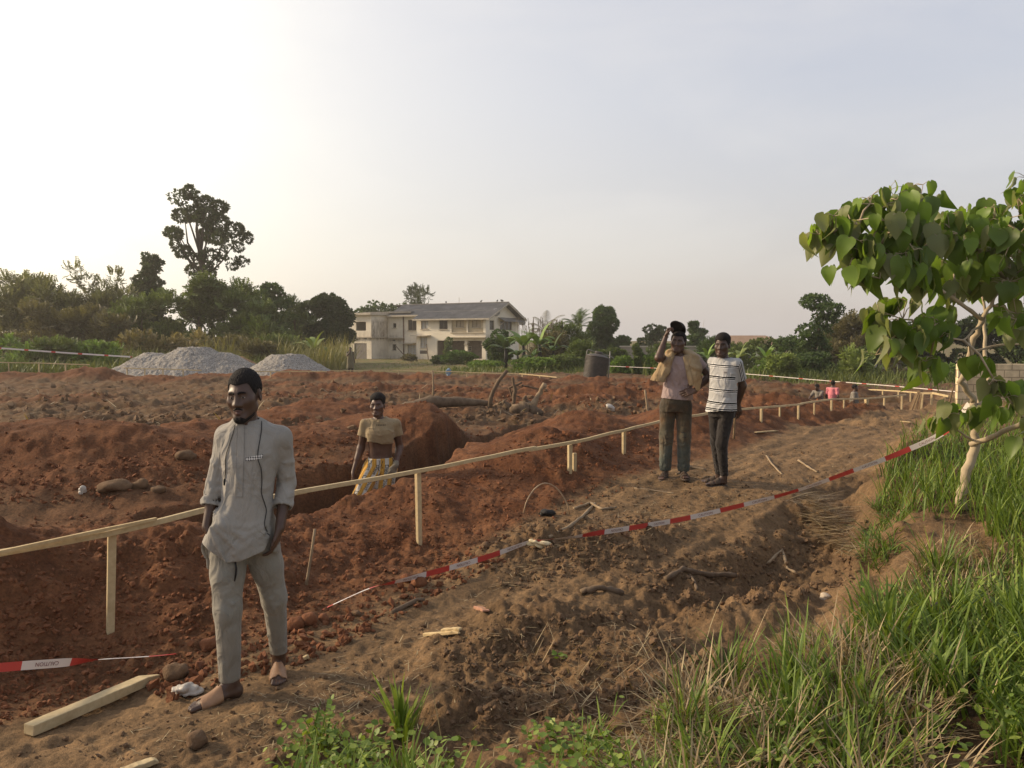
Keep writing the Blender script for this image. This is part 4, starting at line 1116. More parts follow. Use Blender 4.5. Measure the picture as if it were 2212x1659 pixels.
# ======================= the man in the striped shirt
def striped_man():
    x0, y0 = 2.41, 9.08
    gz = GZ(x0, y0); rz = -math.atan2(x0, y0)
    root = empty('person', (x0, y0, gz-.004), rz, 'man in a striped shirt and slim black trousers, hands behind his back', 'person')
    h = .0058
    fr = Frame((.005, -.03, 1.622), rotm(math.radians(-14), math.radians(2), math.radians(2))); sc = 1.05
    yaw = math.radians(-30)
    shL, shR = (-.095, .09, 1.425), (.165, -.065, 1.41)
    elL, elR = (-.06, .24, 1.18), (.235, .035, 1.16)
    wrL, wrR = (.09, .235, .98), (.190, .16, .93)
    hipL, hipR = (-.06, .045, .89), (.075, -.03, .89)
    knL, knR = (-.05, .05, .49), (.010, -.06, .49)
    anL, anR = (-.010, .085, .085), (.045, -.005, .085)
    S = Sdf((-.32, -.32, -.03), (.34, .40, 1.78), h)
    S.add(loft([(.82, .005, 0, .135, .10), (.92, .01, 0, .150, .105), (1.05, .02, 0, .130, .095), (1.27, .03, 0, .155, .11), (1.39, .035, 0, .155, .095), (1.46, .025, 0, .085, .07)], yaw), .02)
    S.add(cap((.02, .005, 1.43), (.005, -.005, 1.57), .060, .056), .05)
    add_head(S, fr, sc, .98)
    arm_body(S, shL, elL, wrL, torso=(.02, 0, 1.39)); arm_body(S, shR, elR, wrR, torso=(.04, 0, 1.39))
    hand(S, wrR, (.10, .15, -1), (-.5, 1, 0), (-.6, .4, -.2), (.35, .30, .28, .30), 1.05, thumb=.6, spread=1.3)
    hand(S, wrL, (.75, -.20, -.72), (-.3, -1, .3), (.4, .2, -.8), (.28, .25, .25, .3), 1.05, thumb=.2, spread=1.3)
    leg_body(S, hipL, knL, anL); leg_body(S, hipR, knR, anR)
    fR = Foot((.070, .005, .006), (-.175, -.095, .006), big=-1); fL = Foot((.020, .12, .012), (-.215, .055, .012), big=1)
    for f in (fL, fR): S.add(f.prim(), .02)
    obj('body', body_mesh(S, fr, sc, c=(.050, .027, .018), c2=(.075, .042, .028)), root)
    obj('hair', hair_mesh(fr, .005, sc, thick=.008, top=.012, line=.058, wide=.98), root)
    obj('eyebrows', brow_mesh(fr, .004, sc, .003).mesh('eyebrows', HAIR, 0), root)
    T = Sdf((-.26, -.22, .07), (.28, .26, 1.02), h)
    T.add(loft([(.80, .005, .01, .150, .115), (.90, .01, .005, .158, .120), (1.0, .015, 0, .145, .108)], yaw), .02)
    for hp, kn, an in ((hipL, knL, anL), (hipR, knR, anR)):
        T.add(cap(hp, kn, .086, .066), .02); T.add(cap(kn, (an[0], an[1], .13), .065, .046), .02)
    T.wave(.0028, 24, 13, 6, .6).keep(); g = random.Random(25)
    for kn, an in ((knL, anL), (knR, anR)):
        for i in range(14):
            z = .07+i*.036; q = (z-.085)/.405; c = Vector(lerp3(an, kn, q)) if q < 1 else Vector(kn)+Vector((.03*(q-1), .02*(q-1), z-.49)); r = .050+.016*min(q, 1.2)
            T.fold(c+Vector((-r, -.01, g.uniform(-.01, .02))), c+Vector((g.uniform(-.02, .02), -r, g.uniform(-.02, .02))), .009, .0052); T.fold(c+Vector((g.uniform(-.02, .02), -r, g.uniform(-.02, .02))), c+Vector((r, 0, g.uniform(-.01, .02))), .009, .0045)
    T.shell(.013)
    for an in (anL, anR): cutlocal(T, (an[0], an[1], .115), (0, 0, -1), .10)
    obj('trousers', T.mesh('trousers', cloth('black_denim', (.018, .015, .014), (.032, .027, .024), 320, .9, 6, (.055, .036, .024), 5, .55, .9).m, 1), root)
    K = Sdf((-.30, -.26, .80), (.36, .32, 1.54), h)
    K.add(loft([(.80, -.003, .0, .178, .148), (.90, .002, 0, .175, .145), (1.03, .015, 0, .156, .130), (1.25, .028, -.004, .168, .130), (1.37, .032, 0, .168, .120), (1.43, .028, .000, .124, .104), (1.475, .018, .001, .083, .088), (1.505, .012, .000, .076, .080)], yaw), .02)
    for sh, el, tt in ((shL, elL, .6), (shR, elR, .72)):
        K.add(cap((.03+.4*(sh[0]-.03), .4*sh[1], 1.41), sh, .068, .060), .045); K.add(cap(sh, lerp3(sh, el, .3), .063, .064), .03); K.add(cap(lerp3(sh, el, .25), lerp3(sh, el, tt+.15), .064, .068), .010)
    K.wave(.0035, 18, 23, 6, .7).keep()
    for (a, c, w, am) in [((.04, -.15, 1.0), (-.04, -.15, .86), .016, .010), ((-.10, -.10, .92), (.02, -.16, .97), .014, .007), ((.08, -.15, 1.0), (.02, -.16, .88), .014, .007), ((.11, -.15, 1.3), (.10, -.14, 1.12), .012, .006), ((.13, -.13, 1.2), (.05, -.15, 1.08), .013, .006), ((-.10, -.06, 1.25), (-.03, -.13, 1.15), .013, .005), ((.18, -.12, 1.30), (.20, -.09, 1.22), .01, .006), ((-.09, -.09, 1.08), (.03, -.15, 1.05), .013, .005)]: K.fold(a, c, w, am)
    cuts = [(lerp3(sh, el, tt), A3(el)-A3(sh), .105) for sh, el, tt in ((shL, elL, .6), (shR, elR, .72))]
    # printed stripes: paired black bands with thin white lines, and three bands down the sleeve
    t = cloth('striped_jersey', (.36, .355, .345), (.41, .405, .39), 420, .9, 5)
    sp = t.n('ShaderNodeSeparateXYZ'); t.l(t.co('Object'), sp.inputs[0])
    wn_ = t.noise(5, 2, .5, t.co('Object'))
    def ma(op, a, b):
        m = t.n('ShaderNodeMath', operation=op)
        for i, q in enumerate((a, b)):
            if isinstance(q, (int, float)): m.inputs[i].default_value = q
            else: t.l(q, m.inputs[i])
        return m.outputs[0]
    zz = ma('ADD', ma('ADD', sp.outputs[2], ma('MULTIPLY', wn_.outputs[0], .020)), ma('MULTIPLY', sp.outputs[0], .06))
    st = t.n('ShaderNodeMapRange'); st.inputs[1].default_value = .83; st.inputs[2].default_value = 1.48; t.l(zz, st.inputs[0])
    stops = []; base = (1, 1, 1)
    def band(z, w, v):
        p = (z-.83)/.65; q = w/.65/2; stops.append((p-q, v)); stops.append((p+q, base))
    G = (1, 1, 1); B = (.035,)*3; Wt = (1.9, 1.9, 1.9)
    rp = []
    for z in (.895, .970, 1.115, 1.262, 1.392):
        rp += [(z-.026, G), (z-.020, Wt), (z-.015, B), (z-.004, Wt), (z+.002, B), (z+.018, Wt), (z+.023, G)]
    rp = [(0, Wt)]+[((z-.83)/.65, c) for z, c in rp]
    half = [r for r in rp if r[0] < .52]; up = [r for r in rp if r[0] >= .52]
    r1 = t.ramp(st.outputs[0], half[:31], 'CONSTANT'); r2 = t.ramp(st.outputs[0], [(0, G)]+up, 'CONSTANT')
    pat = t.mix(ma('GREATER_THAN', st.outputs[0], .52), r1.outputs[0], r2.outputs[0])
    # sleeve region: beyond the armhole plane
    ax = Vector(elR)-Vector(shR); sd_ = Vector((ax.z, 0, -ax.x)).normalized()
    def vdot(v, o):
        a = t.n('ShaderNodeVectorMath', operation='SUBTRACT'); t.l(t.co('Object'), a.inputs[0]); a.inputs[1].default_value = o
        b = t.n('ShaderNodeVectorMath', operation='DOT_PRODUCT'); t.l(a.outputs[0], b.inputs[0]); b.inputs[1].default_value = v; return b.outputs['Value']
    arm = ma('GREATER_THAN', ma('ADD', sp.outputs[0], ma('MULTIPLY', sp.outputs[2], -.28)), .165-.28*1.30)
    ac = vdot(Vector((1, .1, .28)).normalized(), (shR[0]+.012, shR[1], shR[2]))
    sl = t.n('ShaderNodeMapRange'); sl.inputs[1].default_value = -.05; sl.inputs[2].default_value = .05; t.l(ac, sl.inputs[0])
    rs = t.ramp(sl.outputs[0], [(0, G), (.40, B), (.50, Wt), (.56, B), (.66, Wt), (.72, B), (.82, G)], 'CONSTANT')
    arm = ma('MULTIPLY', arm, ma('GREATER_THAN', sp.outputs[2], 1.20))
    pat = t.mix(arm, pat, rs.outputs[0])
    src = t.b.inputs['Base Color'].links[0].from_socket
    t.base(t.mix(1.0, src, pat, 'MULTIPLY'))
    so_, me = tee_shell(root, 'shirt', t.m, K, .0115, cuts, lambda X, Y: .862+.012*np.sin(11*X+1)-.05*(X+.0)*0, lambda X, Y, Z: Z-(1.482-.16*np.clip(-Y-.02, 0, .12)))
    bv = bvh_of(me)
    m = MB()
    def patch(x0_, x1_, z0_, z1_, off):
        P = [front(bv, x0_+(x1_-x0_)*i/4, z, off=off) for z in (z0_, z1_) for i in range(5)]
        for i in range(4): m.quad(P[i], P[i+1], P[i+6], P[i+5])
    patch(.018, .066, 1.300, 1.330, .003)
    o = m.build('chest_badge', mat_noise('badge_cloth', (.40, .38, .36), (.46, .44, .42), 60, .9, 0), root)
    m = MB(); patch(.024, .060, 1.306, 1.324, .0045); m.build('badge_print', mat_noise('badge_print', (.05, .05, .05), (.32, .30, .29), 160, .9, 0), o)
    SAN = mat_noise('brown_sandal', (.050, .036, .027), (.085, .060, .042), 30, .75, .3)
    slippers(root, (fL, fR), SAN, SAN, .0062, ((.045, .10), (.115, .155)), False)
    return root


# ---- lettering: flat outlines as mesh data
def text_mesh(body, size=1.0):
    cu = bpy.data.curves.new('lettering', 'FONT'); cu.body = body; cu.size = size; cu.resolution_u = 2
    o = bpy.data.objects.new('lettering', cu); COL.objects.link(o)
    dg = bpy.context.evaluated_depsgraph_get(); me = bpy.data.meshes.new_from_object(o.evaluated_get(dg))
    bm = bmesh.new(); bm.from_mesh(me); bmesh.ops.triangulate(bm, faces=bm.faces[:])
    V = [v.co.copy() for v in bm.verts]; F = [[v.index for v in f.verts] for f in bm.faces]
    bm.free(); bpy.data.objects.remove(o); bpy.data.curves.remove(cu); bpy.data.meshes.remove(me)
    return V, F

# ======================= the man standing in the trench
def trench_man():
    x0, y0 = -1.56, 9.32
    gz = -.52; rz = -math.atan2(x0, y0)
    root = empty('person', (x0, y0, gz), rz, 'man standing waist deep in the trench with his khaki shirt rolled up over his chest', 'person')
    h = .0058
    fr = Frame((-.030, -.02, 1.622), rotm(math.radians(-12), math.radians(-3), math.radians(0))); sc = 1.06
    yaw = math.radians(-6)
    shL, shR = (-.172, .01, 1.405), (.180, .0, 1.395)
    elL, elR = (-.228, .05, 1.115), (.225, .06, 1.105)
    wrL, wrR = (-.318, -.02, .835), (.172, -.150, .925)
    hipL, hipR = (-.085, .01, .90), (.085, .01, .90)
    knL, knR = (-.235, -.15, .56), (.02, -.10, .48)
    anL, anR = (-.33, .0, .12), (.03, .06, .085)
    S = Sdf((-.46, -.34, -.02), (.34, .28, 1.80), h)
    S.add(loft([(.82, 0, 0, .140, .10), (.92, 0, 0, .148, .102), (1.03, -.005, 0, .133, .092), (1.12, 0, 0, .135, .095), (1.27, 0, 0, .160, .112), (1.38, 0, .005, .162, .098), (1.45, -.005, .005, .09, .07)], yaw), .02)
    S.fold((-.01, -.10, 1.16), (-.01, -.09, 1.0), .012, -.005); S.add(ell((-.012, -.095, 1.045), (.006, .008, .008)), .01, 'd')
    for s_ in (-1, 1): S.fold((s_*.06, -.09, 1.16), (s_*.045, -.085, 1.0), .014, -.004)
    S.add(cap((-.012, .005, 1.43), (-.030, -.002, 1.57), .060, .054), .045)
    for s_ in (-1, 1): S.fold((-.03+s_*.035, -.055, 1.53), (-.015+s_*.012, -.065, 1.44), .008, .005)
    add_head(S, fr, sc, .98)
    arm_body(S, shL, elL, wrL, (.049, .041, .027), .040, torso=(-.04, 0, 1.39)); arm_body(S, shR, elR, wrR, (.050, .042, .027), .041, torso=(.04, 0, 1.39))
    hand(S, wrL, (-.10, -.12, -1), (.9, -.2, 0), (.2, -1, 0), (.35, .4, .45, .5), 1.0)
    leg_body(S, hipL, knL, anL); leg_body(S, hipR, knR, anR)
    fL = Foot((-.335, .05, .03), (-.36, -.20, .03), big=1); fR = Foot((.03, .10, .0), (.05, -.16, .0), big=-1)
    for f in (fL, fR): S.add(f.prim(), .02)
    hand(S, wrR, (-.42, -.12, -.80), (-.5, .9, 0), (-.3, -.9, .3), (.35, .4, .5, .55), 1.0)
    obj('body', body_mesh(S, fr, sc, c=(.066, .031, .019), c2=(.105, .054, .034)), root)
    G = Sdf((-.10, -.34, .66), (.26, .06, 1.0), .005); hand(G, wrR, (-.42, -.12, -.80), (-.5, .9, 0), (-.3, -.9, .3), (.35, .4, .5, .55), 1.0, rad=.003); G.add(cap(wrR, lerp3(wrR, elR, .12), .034, .037), .01)
    obj('work_glove', G.mesh('work_glove', cloth('glove_knit', (.15, .125, .09), (.21, .18, .13), 260, .95, 8).m, 1), root)
    obj('hair', hair_mesh(fr, .005, sc, thick=.007, top=.020, line=.066, side=.02, wide=.98), root)
    obj('eyebrows', brow_mesh(fr, .004, sc, .003).mesh('eyebrows', HAIR, 0), root)
    # printed trousers
    T = Sdf((-.46, -.34, .14), (.28, .24, 1.04), h)
    T.add(loft([(.82, 0, .0, .178, .130), (.90, 0, 0, .172, .126), (.97, -.003, 0, .150, .110), (1.0, -.003, 0, .146, .106)], yaw), .02)
    T.add(cap((hipL[0]-.01, 0, .87), knL, .112, .105), .05); T.add(cap(knL, (anL[0], anL[1], .2), .105, .085), .03)
    T.add(cap((hipR[0], 0, .87), knR, .108, .100), .05); T.add(cap(knR, (anR[0], anR[1], .2), .10, .085), .03)
    T.wave(.004, 20, 42, 6, .5).keep()
    g = random.Random(31)
    for i in range(16):
        x = -.14+.28*i/15; T.fold((x, -.125 if abs(x) < .1 else -.08, .985), (x*1.1+g.uniform(-.01, .01), -.13 if abs(x) < .1 else -.09, .90-g.uniform(0, .05)), .007, .006)
    for (a, c, w, am) in [((.0, -.13, .86), (-.15, -.17, .72), .015, .010), ((-.02, -.13, .80), (-.16, -.20, .66), .014, .009), ((-.17, -.05, .88), (-.27, -.20, .68), .016, .009), ((.03, -.13, .84), (.05, -.18, .62), .014, .008), ((.12, -.11, .82), (.08, -.17, .60), .014, .008), ((-.03, -.12, .78), (.02, -.18, .55), .013, -.006)]: T.fold(a, c, w, am)
    T.shell(.012)
    t = cloth('printed_cotton', (.95,)*3, (1.0,)*3, 380, .92, 7)
    sp = t.n('ShaderNodeSeparateXYZ'); t.l(t.co('Object'), sp.inputs[0])
    def ma(op, a, b=0.0):
        m = t.n('ShaderNodeMath', operation=op)
        for i, q in enumerate((a, b)):
            if isinstance(q, (int, float)): m.inputs[i].default_value = q
            else: t.l(q, m.inputs[i])
        return m.outputs[0]
    dz = ma('MAXIMUM', ma('SUBTRACT', .92, sp.outputs[2]), 0.0)
    uL = ma('ADD', sp.outputs[0], ma('MULTIPLY', dz, .56)); uR = ma('ADD', sp.outputs[0], ma('MULTIPLY', dz, .12))
    left = ma('LESS_THAN', ma('ADD', sp.outputs[0], ma('MULTIPLY', dz, .30)), -.005)
    mx = t.n('ShaderNodeMix'); t.l(left, mx.inputs[0]); t.l(uR, mx.inputs[2]); t.l(uL, mx.inputs[3])
    PER = .098
    ph = ma('FRACT', ma('ADD', ma('DIVIDE', mx.outputs[0], PER), 10.0))
    YL, WH, BK = (.50, .265, .045), (.47, .43, .36), (.02, .018, .016)
    rp = t.ramp(ph, [(0, YL), (.13, BK), (.155, YL), (.36, BK), (.385, YL), (.50, BK), (.52, WH), (.98, BK)], 'CONSTANT')
    src = t.b.inputs['Base Color'].links[0].from_socket; t.base(t.mix(1.0, src, rp.outputs[0], 'MULTIPLY'))
    tm = T.mesh('trousers', t.m, 1); to = obj('trousers', tm, root); bv = bvh_of(tm)
    V, F = text_mesh('Dior', .062); mb = MB()
    for leg, n0 in ((0, -3), (0, -2), (0, -1), (0, 0), (1, -1), (1, 0), (1, 1)):
        u0 = (n0+.75)*PER; slope = .56 if leg == 0 else .12
        for j in range(4):
            zt = .985-j*.165-.05*((n0+leg) % 2); P = []
            for v in V:
                z = zt-v.x; u = u0+(v.y-.022); x = u-slope*max(.92-z, 0); P.append(front(bv, x, z, off=.0045))
            ok = [all(P[i] is not None for i in f) and all((P[i].x+.30*max(.92-P[i].z, 0) < -.005) == (leg == 0) for i in f) and max(P[i].y for i in f)-min(P[i].y for i in f) < .06 for f in F]
            fs = [f for f, k in zip(F, ok) if k]
            if fs:
                use = sorted({i for f in fs for i in f}); mp_ = {i: k for k, i in enumerate(use)}
                mb.add([tuple(P[i]) for i in use], [[mp_[i] for i in f] for f in fs])
    INK = mat_noise('black_print', (.014, .013, .012), (.03, .027, .025), 60, .8, 0)
    mb.build('print_lettering', INK, to)
    m = MB(); m.tube([front(bv, -.02+.01*math.sin(i), .985-i*.018, off=.006) or Vector((-.02, -.13, .985-i*.018)) for i in range(8)], .003, 6); m.tube([front(bv, .015+.006*math.sin(i*1.3), .985-i*.016, off=.006) or Vector((.015, -.13, .98-i*.016)) for i in range(7)], .003, 6)
    m.build('drawstring', INK, root, True)
    # rolled-up shirt
    K = Sdf((-.32, -.26, 1.08), (.34, .24, 1.54), h)
    K.add(loft([(1.17, -.005, -.004, .166, .122), (1.25, 0, -.008, .172, .136), (1.33, 0, -.010, .172, .136), (1.385, 0, -.002, .165, .112), (1.43, -.005, .0, .130, .094), (1.465, -.010, .002, .086, .078), (1.50, -.014, .002, .080, .074)], yaw), .02)
    K.add(loft([(1.175, -.005, -.004, .172, .130), (1.22, 0, -.006, .174, .137), (1.30, 0, -.008, .172, .139), (1.345, 0, -.006, .160, .128), (1.36, 0, 0, .10, .09)], yaw), .012)
    for sh, el, tt in ((shL, elL, .50), (shR, elR, .50)):
        K.add(cap((.4*sh[0], 0, 1.41), sh, .066, .058), .045); K.add(cap(sh, lerp3(sh, el, .3), .060, .062), .03); K.add(cap(lerp3(sh, el, .2), lerp3(sh, el, tt+.15), .062, .074), .012)
    K.wave(.0035, 20, 63, 6, .8).keep()
    for (a, c, w, am) in [((-.14, -.10, 1.385), (-.06, -.145, 1.385), .010, -.010), ((-.06, -.145, 1.387), (.05, -.145, 1.383), .010, -.010), ((.05, -.145, 1.383), (.14, -.11, 1.345), .010, -.010), ((-.14, -.10, 1.365), (-.04, -.15, 1.368), .010, .010), ((-.04, -.15, 1.368), (.08, -.15, 1.355), .010, .010), ((.08, -.15, 1.355), (.15, -.10, 1.31), .010, .010), ((-.15, -.09, 1.30), (.0, -.16, 1.28), .012, .007), ((.0, -.16, 1.28), (.15, -.10, 1.31), .012, .006), ((-.14, -.11, 1.21), (.12, -.13, 1.20), .012, .008), ((-.02, -.10, 1.44), (.09, -.10, 1.40), .012, .006)]: K.fold(a, c, w, am)
    cuts = [(lerp3(sh, el, tt), (s_*.25, 0, -1), .12) for sh, el, tt, s_ in ((shL, elL, .52, -1), (shR, elR, .50, 1))]
    TK = cloth('khaki_jersey', (.245, .185, .105), (.315, .24, .14), 420, .93, 6, (.20, .13, .07), 4, .55, .9)
    so_, me = tee_shell(root, 'shirt', TK.m, K, .012, cuts, lambda X, Y: 1.192-.05*X*(X < 0)-.025*sstep(-.06, .06, X), lambda X, Y, Z: Z-(1.480-.40*np.clip(-Y-.03, 0, .10)+.10*(X+.01)))
    bv2 = bvh_of(me); m = MB()
    for i in range(6):
        x = -.045+i*.019; a = front(bv2, x, 1.393, off=.003); b = front(bv2, x+.011, 1.393, off=.003); c = front(bv2, x+.011, 1.405, off=.003); d = front(bv2, x, 1.405, off=.003)
        if a and b and c and d: m.quad(a, b, c, d)
    m.build('shirt_print', INK, so_)
    return root

# ======================= small figures far across the site
def far_person(loc, rz, label, J, top, legs, h=.013, gown=None, seated=False, group=None, hat=None):
    root = empty('person', loc, rz, label, 'person', group)
    fr = Frame(J['head'], rotm(math.radians(J.get('turn', 0)), math.radians(J.get('tilt', 0)), 0))
    S = Sdf((-.55, -.65, -.02), (.55, .55, J['head'][2]+.20), h)
    n = J['neck']; p = J['pel']
    S.add(cap(p, lerp3(p, n, .45), .13, .125), .05); S.add(cap(lerp3(p, n, .5), lerp3(p, n, .8), .13, .12), .05); S.add(cap(lerp3(p, n, .85), J['head'], .055, .055), .03)
    add_head(S, fr, 1.03)
    for s_ in 'LR':
        sh, el, wr = J['sh'+s_], J['el'+s_], J['wr'+s_]
        S.add(cap(lerp3(n, sh, .2), sh, .06, .055), .03); limb(S, sh, el, wr, .05, .042, .03)
        hand(S, wr, A3(wr)-A3(el), (0, 1, .2), (0, -1, 0), .5, 1.0)
        hp, kn, an = J['hp'+s_], J['kn'+s_], J['an'+s_]
        limb(S, hp, kn, an, .085, .056, .04)
        if not J.get('nofeet'): S.add(Foot((an[0], an[1]+.04, an[2]-.08), (an[0], an[1]-.21, an[2]-.08)).prim(), .02)
    obj('body', S.mesh('body', skin_mat('skin_far', fr, 1.03), 1), root)
    obj('hair', hair_mesh(fr, .01, 1.03, thick=.009), root)
    T = Sdf((-.55, -.65, .02), (.55, .55, 1.1), h)
    for s_ in 'LR':
        hp, kn, an = J['hp'+s_], J['kn'+s_], J['an'+s_]
        T.add(cap(hp, kn, .105, .085), .03); T.add(cap(kn, lerp3(kn, an, .9), .084, .066), .03)
    T.add(cap(p, lerp3(p, n, .2), .150, .145), .04); T.wave(.006, 18, 3, 5)
    obj('trousers', T.mesh('trousers', legs, 1), root)
    K = Sdf((-.6, -.6, .2), (.6, .6, J['head'][2]+.05), h)
    K.add(cap(lerp3(p, n, .02), lerp3(p, n, .5), .160, .150), .04); K.add(cap(lerp3(p, n, .5), lerp3(p, n, .80), .150, .135), .04)
    for s_ in 'LR':
        sh, el = J['sh'+s_], J['el'+s_]
        K.add(cap(lerp3(n, sh, .2), sh, .075, .070), .04); K.add(cap(sh, lerp3(sh, el, J.get('sleeve', .6)), .070, .070), .03)
        if J.get('sleeve', .6) >= 1: K.add(cap(el, lerp3(el, J['wr'+s_], .8), .062, .052), .03)
    if gown: K.add(loft([(gown, 0, 0, .24, .18), (.9, 0, 0, .20, .16), (1.2, 0, 0, .17, .13)], 0), .04)
    K.wave(.008, 16, 8, 6)
    nz = n[2]+.0
    K.apply(lambda f, X, Y, Z: np.maximum(f, Z-nz))
    obj('shirt', K.mesh('shirt', top, 1), root)
    return root
STAND = dict(head=(0, -.02, 1.62), neck=(0, 0, 1.47), pel=(0, 0, .95), shL=(-.18, 0, 1.41), shR=(.18, 0, 1.41), elL=(-.23, .03, 1.13), elR=(.23, .03, 1.13), wrL=(-.24, -.05, .88), wrR=(.24, -.05, .88),
             hpL=(-.09, 0, .90), hpR=(.09, 0, .90), knL=(-.10, -.02, .49), knR=(.10, -.02, .49), anL=(-.11, .02, .08), anR=(.11, .02, .08))
SIT = dict(head=(0, -.05, .98), neck=(0, 0, .84), pel=(0, 0, .28), shL=(-.18, -.02, .78), shR=(.18, -.02, .78), elL=(-.24, -.12, .52), elR=(.24, -.12, .52), wrL=(-.12, -.32, .48), wrR=(.10, -.32, .47),
           hpL=(-.10, -.02, .24), hpR=(.10, -.02, .24), knL=(-.16, -.40, .46), knR=(.16, -.40, .48), anL=(-.14, -.46, .08), anR=(.14, -.46, .08), sleeve=1.0)
def far_people():
    ol = cloth('olive_gown', (.13, .115, .07), (.17, .15, .095), 100, .9, 3).m
    dk = cloth('dark_trousers', (.03, .028, .03), (.05, .046, .045), 100, .9, 3).m
    pk = cloth('pink_shirt', (.55, .17, .19), (.66, .22, .24), 100, .9, 4).m
    gr = cloth('grey_work_shirt', (.16, .145, .12), (.23, .20, .165), 100, .9, 4, (.09, .075, .05), 6).m
    bl = cloth('dark_blue_shirt', (.045, .048, .065), (.08, .08, .10), 100, .9, 4).m
    p = W(757, 805, 49.5); z = GZ(p.x, p.y)
    far_person((p.x, p.y, z), .45, 'person in a long olive gown with a hand raised to the face, near the house', dict(STAND, elL=(-.24, -.12, 1.22), wrL=(-.07, -.24, 1.46), turn=-15), ol, dk, gown=.42)
    p = W(1771, 828, 31.0)
    far_person((p.x, p.y, p.z-1.70), -.9, 'person in a grey work shirt bending over in the far trench', dict(STAND, head=(0, -.20, 1.55), neck=(0, -.12, 1.42), tilt=20, shL=(-.18, -.10, 1.36), shR=(.18, -.10, 1.36), elL=(-.22, -.30, 1.15), elR=(.20, -.32, 1.18), wrL=(-.14, -.50, 1.10), wrR=(.10, -.52, 1.12)), gr, dk)
    p = W(1799, 822, 30.6)
    far_person((p.x, p.y, p.z-1.74), 2.3, 'person in a pink shirt seen from behind in the far trench', dict(STAND, turn=20), pk, dk)
    p = W(1846, 832, 30.0)
    far_person((p.x, p.y, p.z-1.72), 1.2, 'person in the far trench, only head and shoulders above the soil', dict(STAND), gr, dk)
    p = W(1900, 822, 50.0); z = GZ(p.x, p.y)
    far_person((p.x, p.y, z), -.4, 'person in dark blue sitting under the bushes beside a heap of sticks', dict(SIT), bl, dk)
    p = W(1938, 824, 50.5); z = GZ(p.x, p.y)
    far_person((p.x, p.y, z), .5, 'person in grey sitting at the heap of sticks under the bushes', dict(SIT, head=(.03, -.10, .96), turn=-30), gr, dk)
# ------------------------------------------------------------------ timber, tape and other things on the site
def wood_mat(name, c1, c2, dirt=(.16, .075, .03), ds=.5):
    t = NT(name); co = t.co('Object', (26, 26, 26)); o3 = t.co('Object')
    n = t.noise(1.0, 5, .6, co, .6); col = t.ramp(n.outputs[0], [(.25, c1), (.75, c2)]).outputs[0]
    n2 = t.noise(3.2, 5, .65, o3); col = t.mix(t.ramp(n2.outputs[0], [(ds, (0,)*3), (ds+.3, (.8,)*3)]).outputs[0], col, dirt)
    t.base(col); t.rough(.85); t.spec(.2); t.bump(n.outputs[0], .35, .006); return t.m
WOOD = wood_mat('raw_plank', (.42, .32, .175), (.56, .445, .26), (.25, .15, .07), .52)
WOOD2 = wood_mat('pale_plank', (.42, .31, .16), (.56, .43, .24), (.24, .14, .06), .56)
WOOD3 = wood_mat('weathered_stake', (.13, .085, .045), (.22, .15, .08), (.12, .06, .03), .5)
BARK = mat_noise('dead_bark', (.085, .055, .034), (.19, .135, .085), 9, .9, .6, 40, (1, 1, .4))
PALEROOT = mat_noise('pale_root', (.20, .14, .085), (.33, .245, .15), 11, .85, .4, 50)

def board_run(name, pts, label, posts, w=.028, h=.037, mat=WOOD, group=None, seed=0, boards=None, pw=.05, base_at=None):
    """long boards nailed end to end on driven posts"""
    g = random.Random(seed); P = [Vector(p) for p in pts]
    root = empty(name, (P[0].x, P[0].y, GZ(P[0].x, P[0].y)), 0, label, 'timber rail', group); off = -root.location
    segs = boards or [(i, i+1) for i in range(len(P)-1)]
    for a, b in segs:
        p_ph = g.uniform(0, 6); m = MB(); path = P[a:b+1]; ex = (path[-1]-path[-2]).normalized()*.10
        L = [p.copy() for p in path]; L[-1] = L[-1]+ex
        # a slightly warped board: several short lengths
        fine = []
        for i in range(len(L)-1):
            n = max(2, int((L[i+1]-L[i]).length/.35))
            for k in range(n): fine.append(L[i].lerp(L[i+1], k/n)+Vector((0, 0, g.uniform(-.004, .004)+.010*math.sin(p_ph+1.9*(i+k/n)))))
        fine.append(L[-1]); V = []; F = []
        lift = .004*(a % 2)+.002; sh = Vector((0, 0, lift))
        for i, p in enumerate(fine):
            d = (fine[min(i+1, len(fine)-1)]-fine[max(i-1, 0)]).normalized(); r = d.cross(Vector((0, 0, 1))).normalized(); u = Vector((0, 0, 1))
            ww = w*(1+g.uniform(-.05, .05)); hh = h*(1+g.uniform(-.06, .06))
            o = r*(.014*(a % 2))
            for sx, sz in ((-1, -1), (1, -1), (1, 1), (-1, 1)): V.append(tuple(p+off+sh+o+r*ww/2*sx+u*hh/2*sz))
        for i in range(len(fine)-1):
            for k in range(4): F.append([4*i+k, 4*i+(k+1) % 4, 4*i+4+(k+1) % 4, 4*i+4+k])
        F += [[3, 2, 1, 0], [4*(len(fine)-1)+k for k in range(4)]]
        m.add(V, F); bevel(m.build('board', mat, root), .003, 1)
    for (x, y, zt, lean, wd) in posts:
        zb = GZ(x, y); m = MB(); a = g.uniform(-.3, .3)+.65
        V = []; 
        for z, q in ((zb-.15, .35), (zb+.02, .92), (zt, 1.0)):
            for sx, sy in ((-1, -1), (1, -1), (1, 1), (-1, 1)):
                X = sx*wd/2*q; Y = sy*wd*.42*q; V.append((x+off.x+lean*(zt-z)+X*math.cos(a)-Y*math.sin(a), y+off.y+X*math.sin(a)+Y*math.cos(a), z+off.z))
        F = [[4*i+k, 4*i+(k+1) % 4, 4*i+4+(k+1) % 4, 4*i+4+k] for i in range(2) for k in range(4)]+[[8, 9, 10, 11]]
        m.add(V, F); bevel(m.build('post', mat, root), .003, 1)
    return root

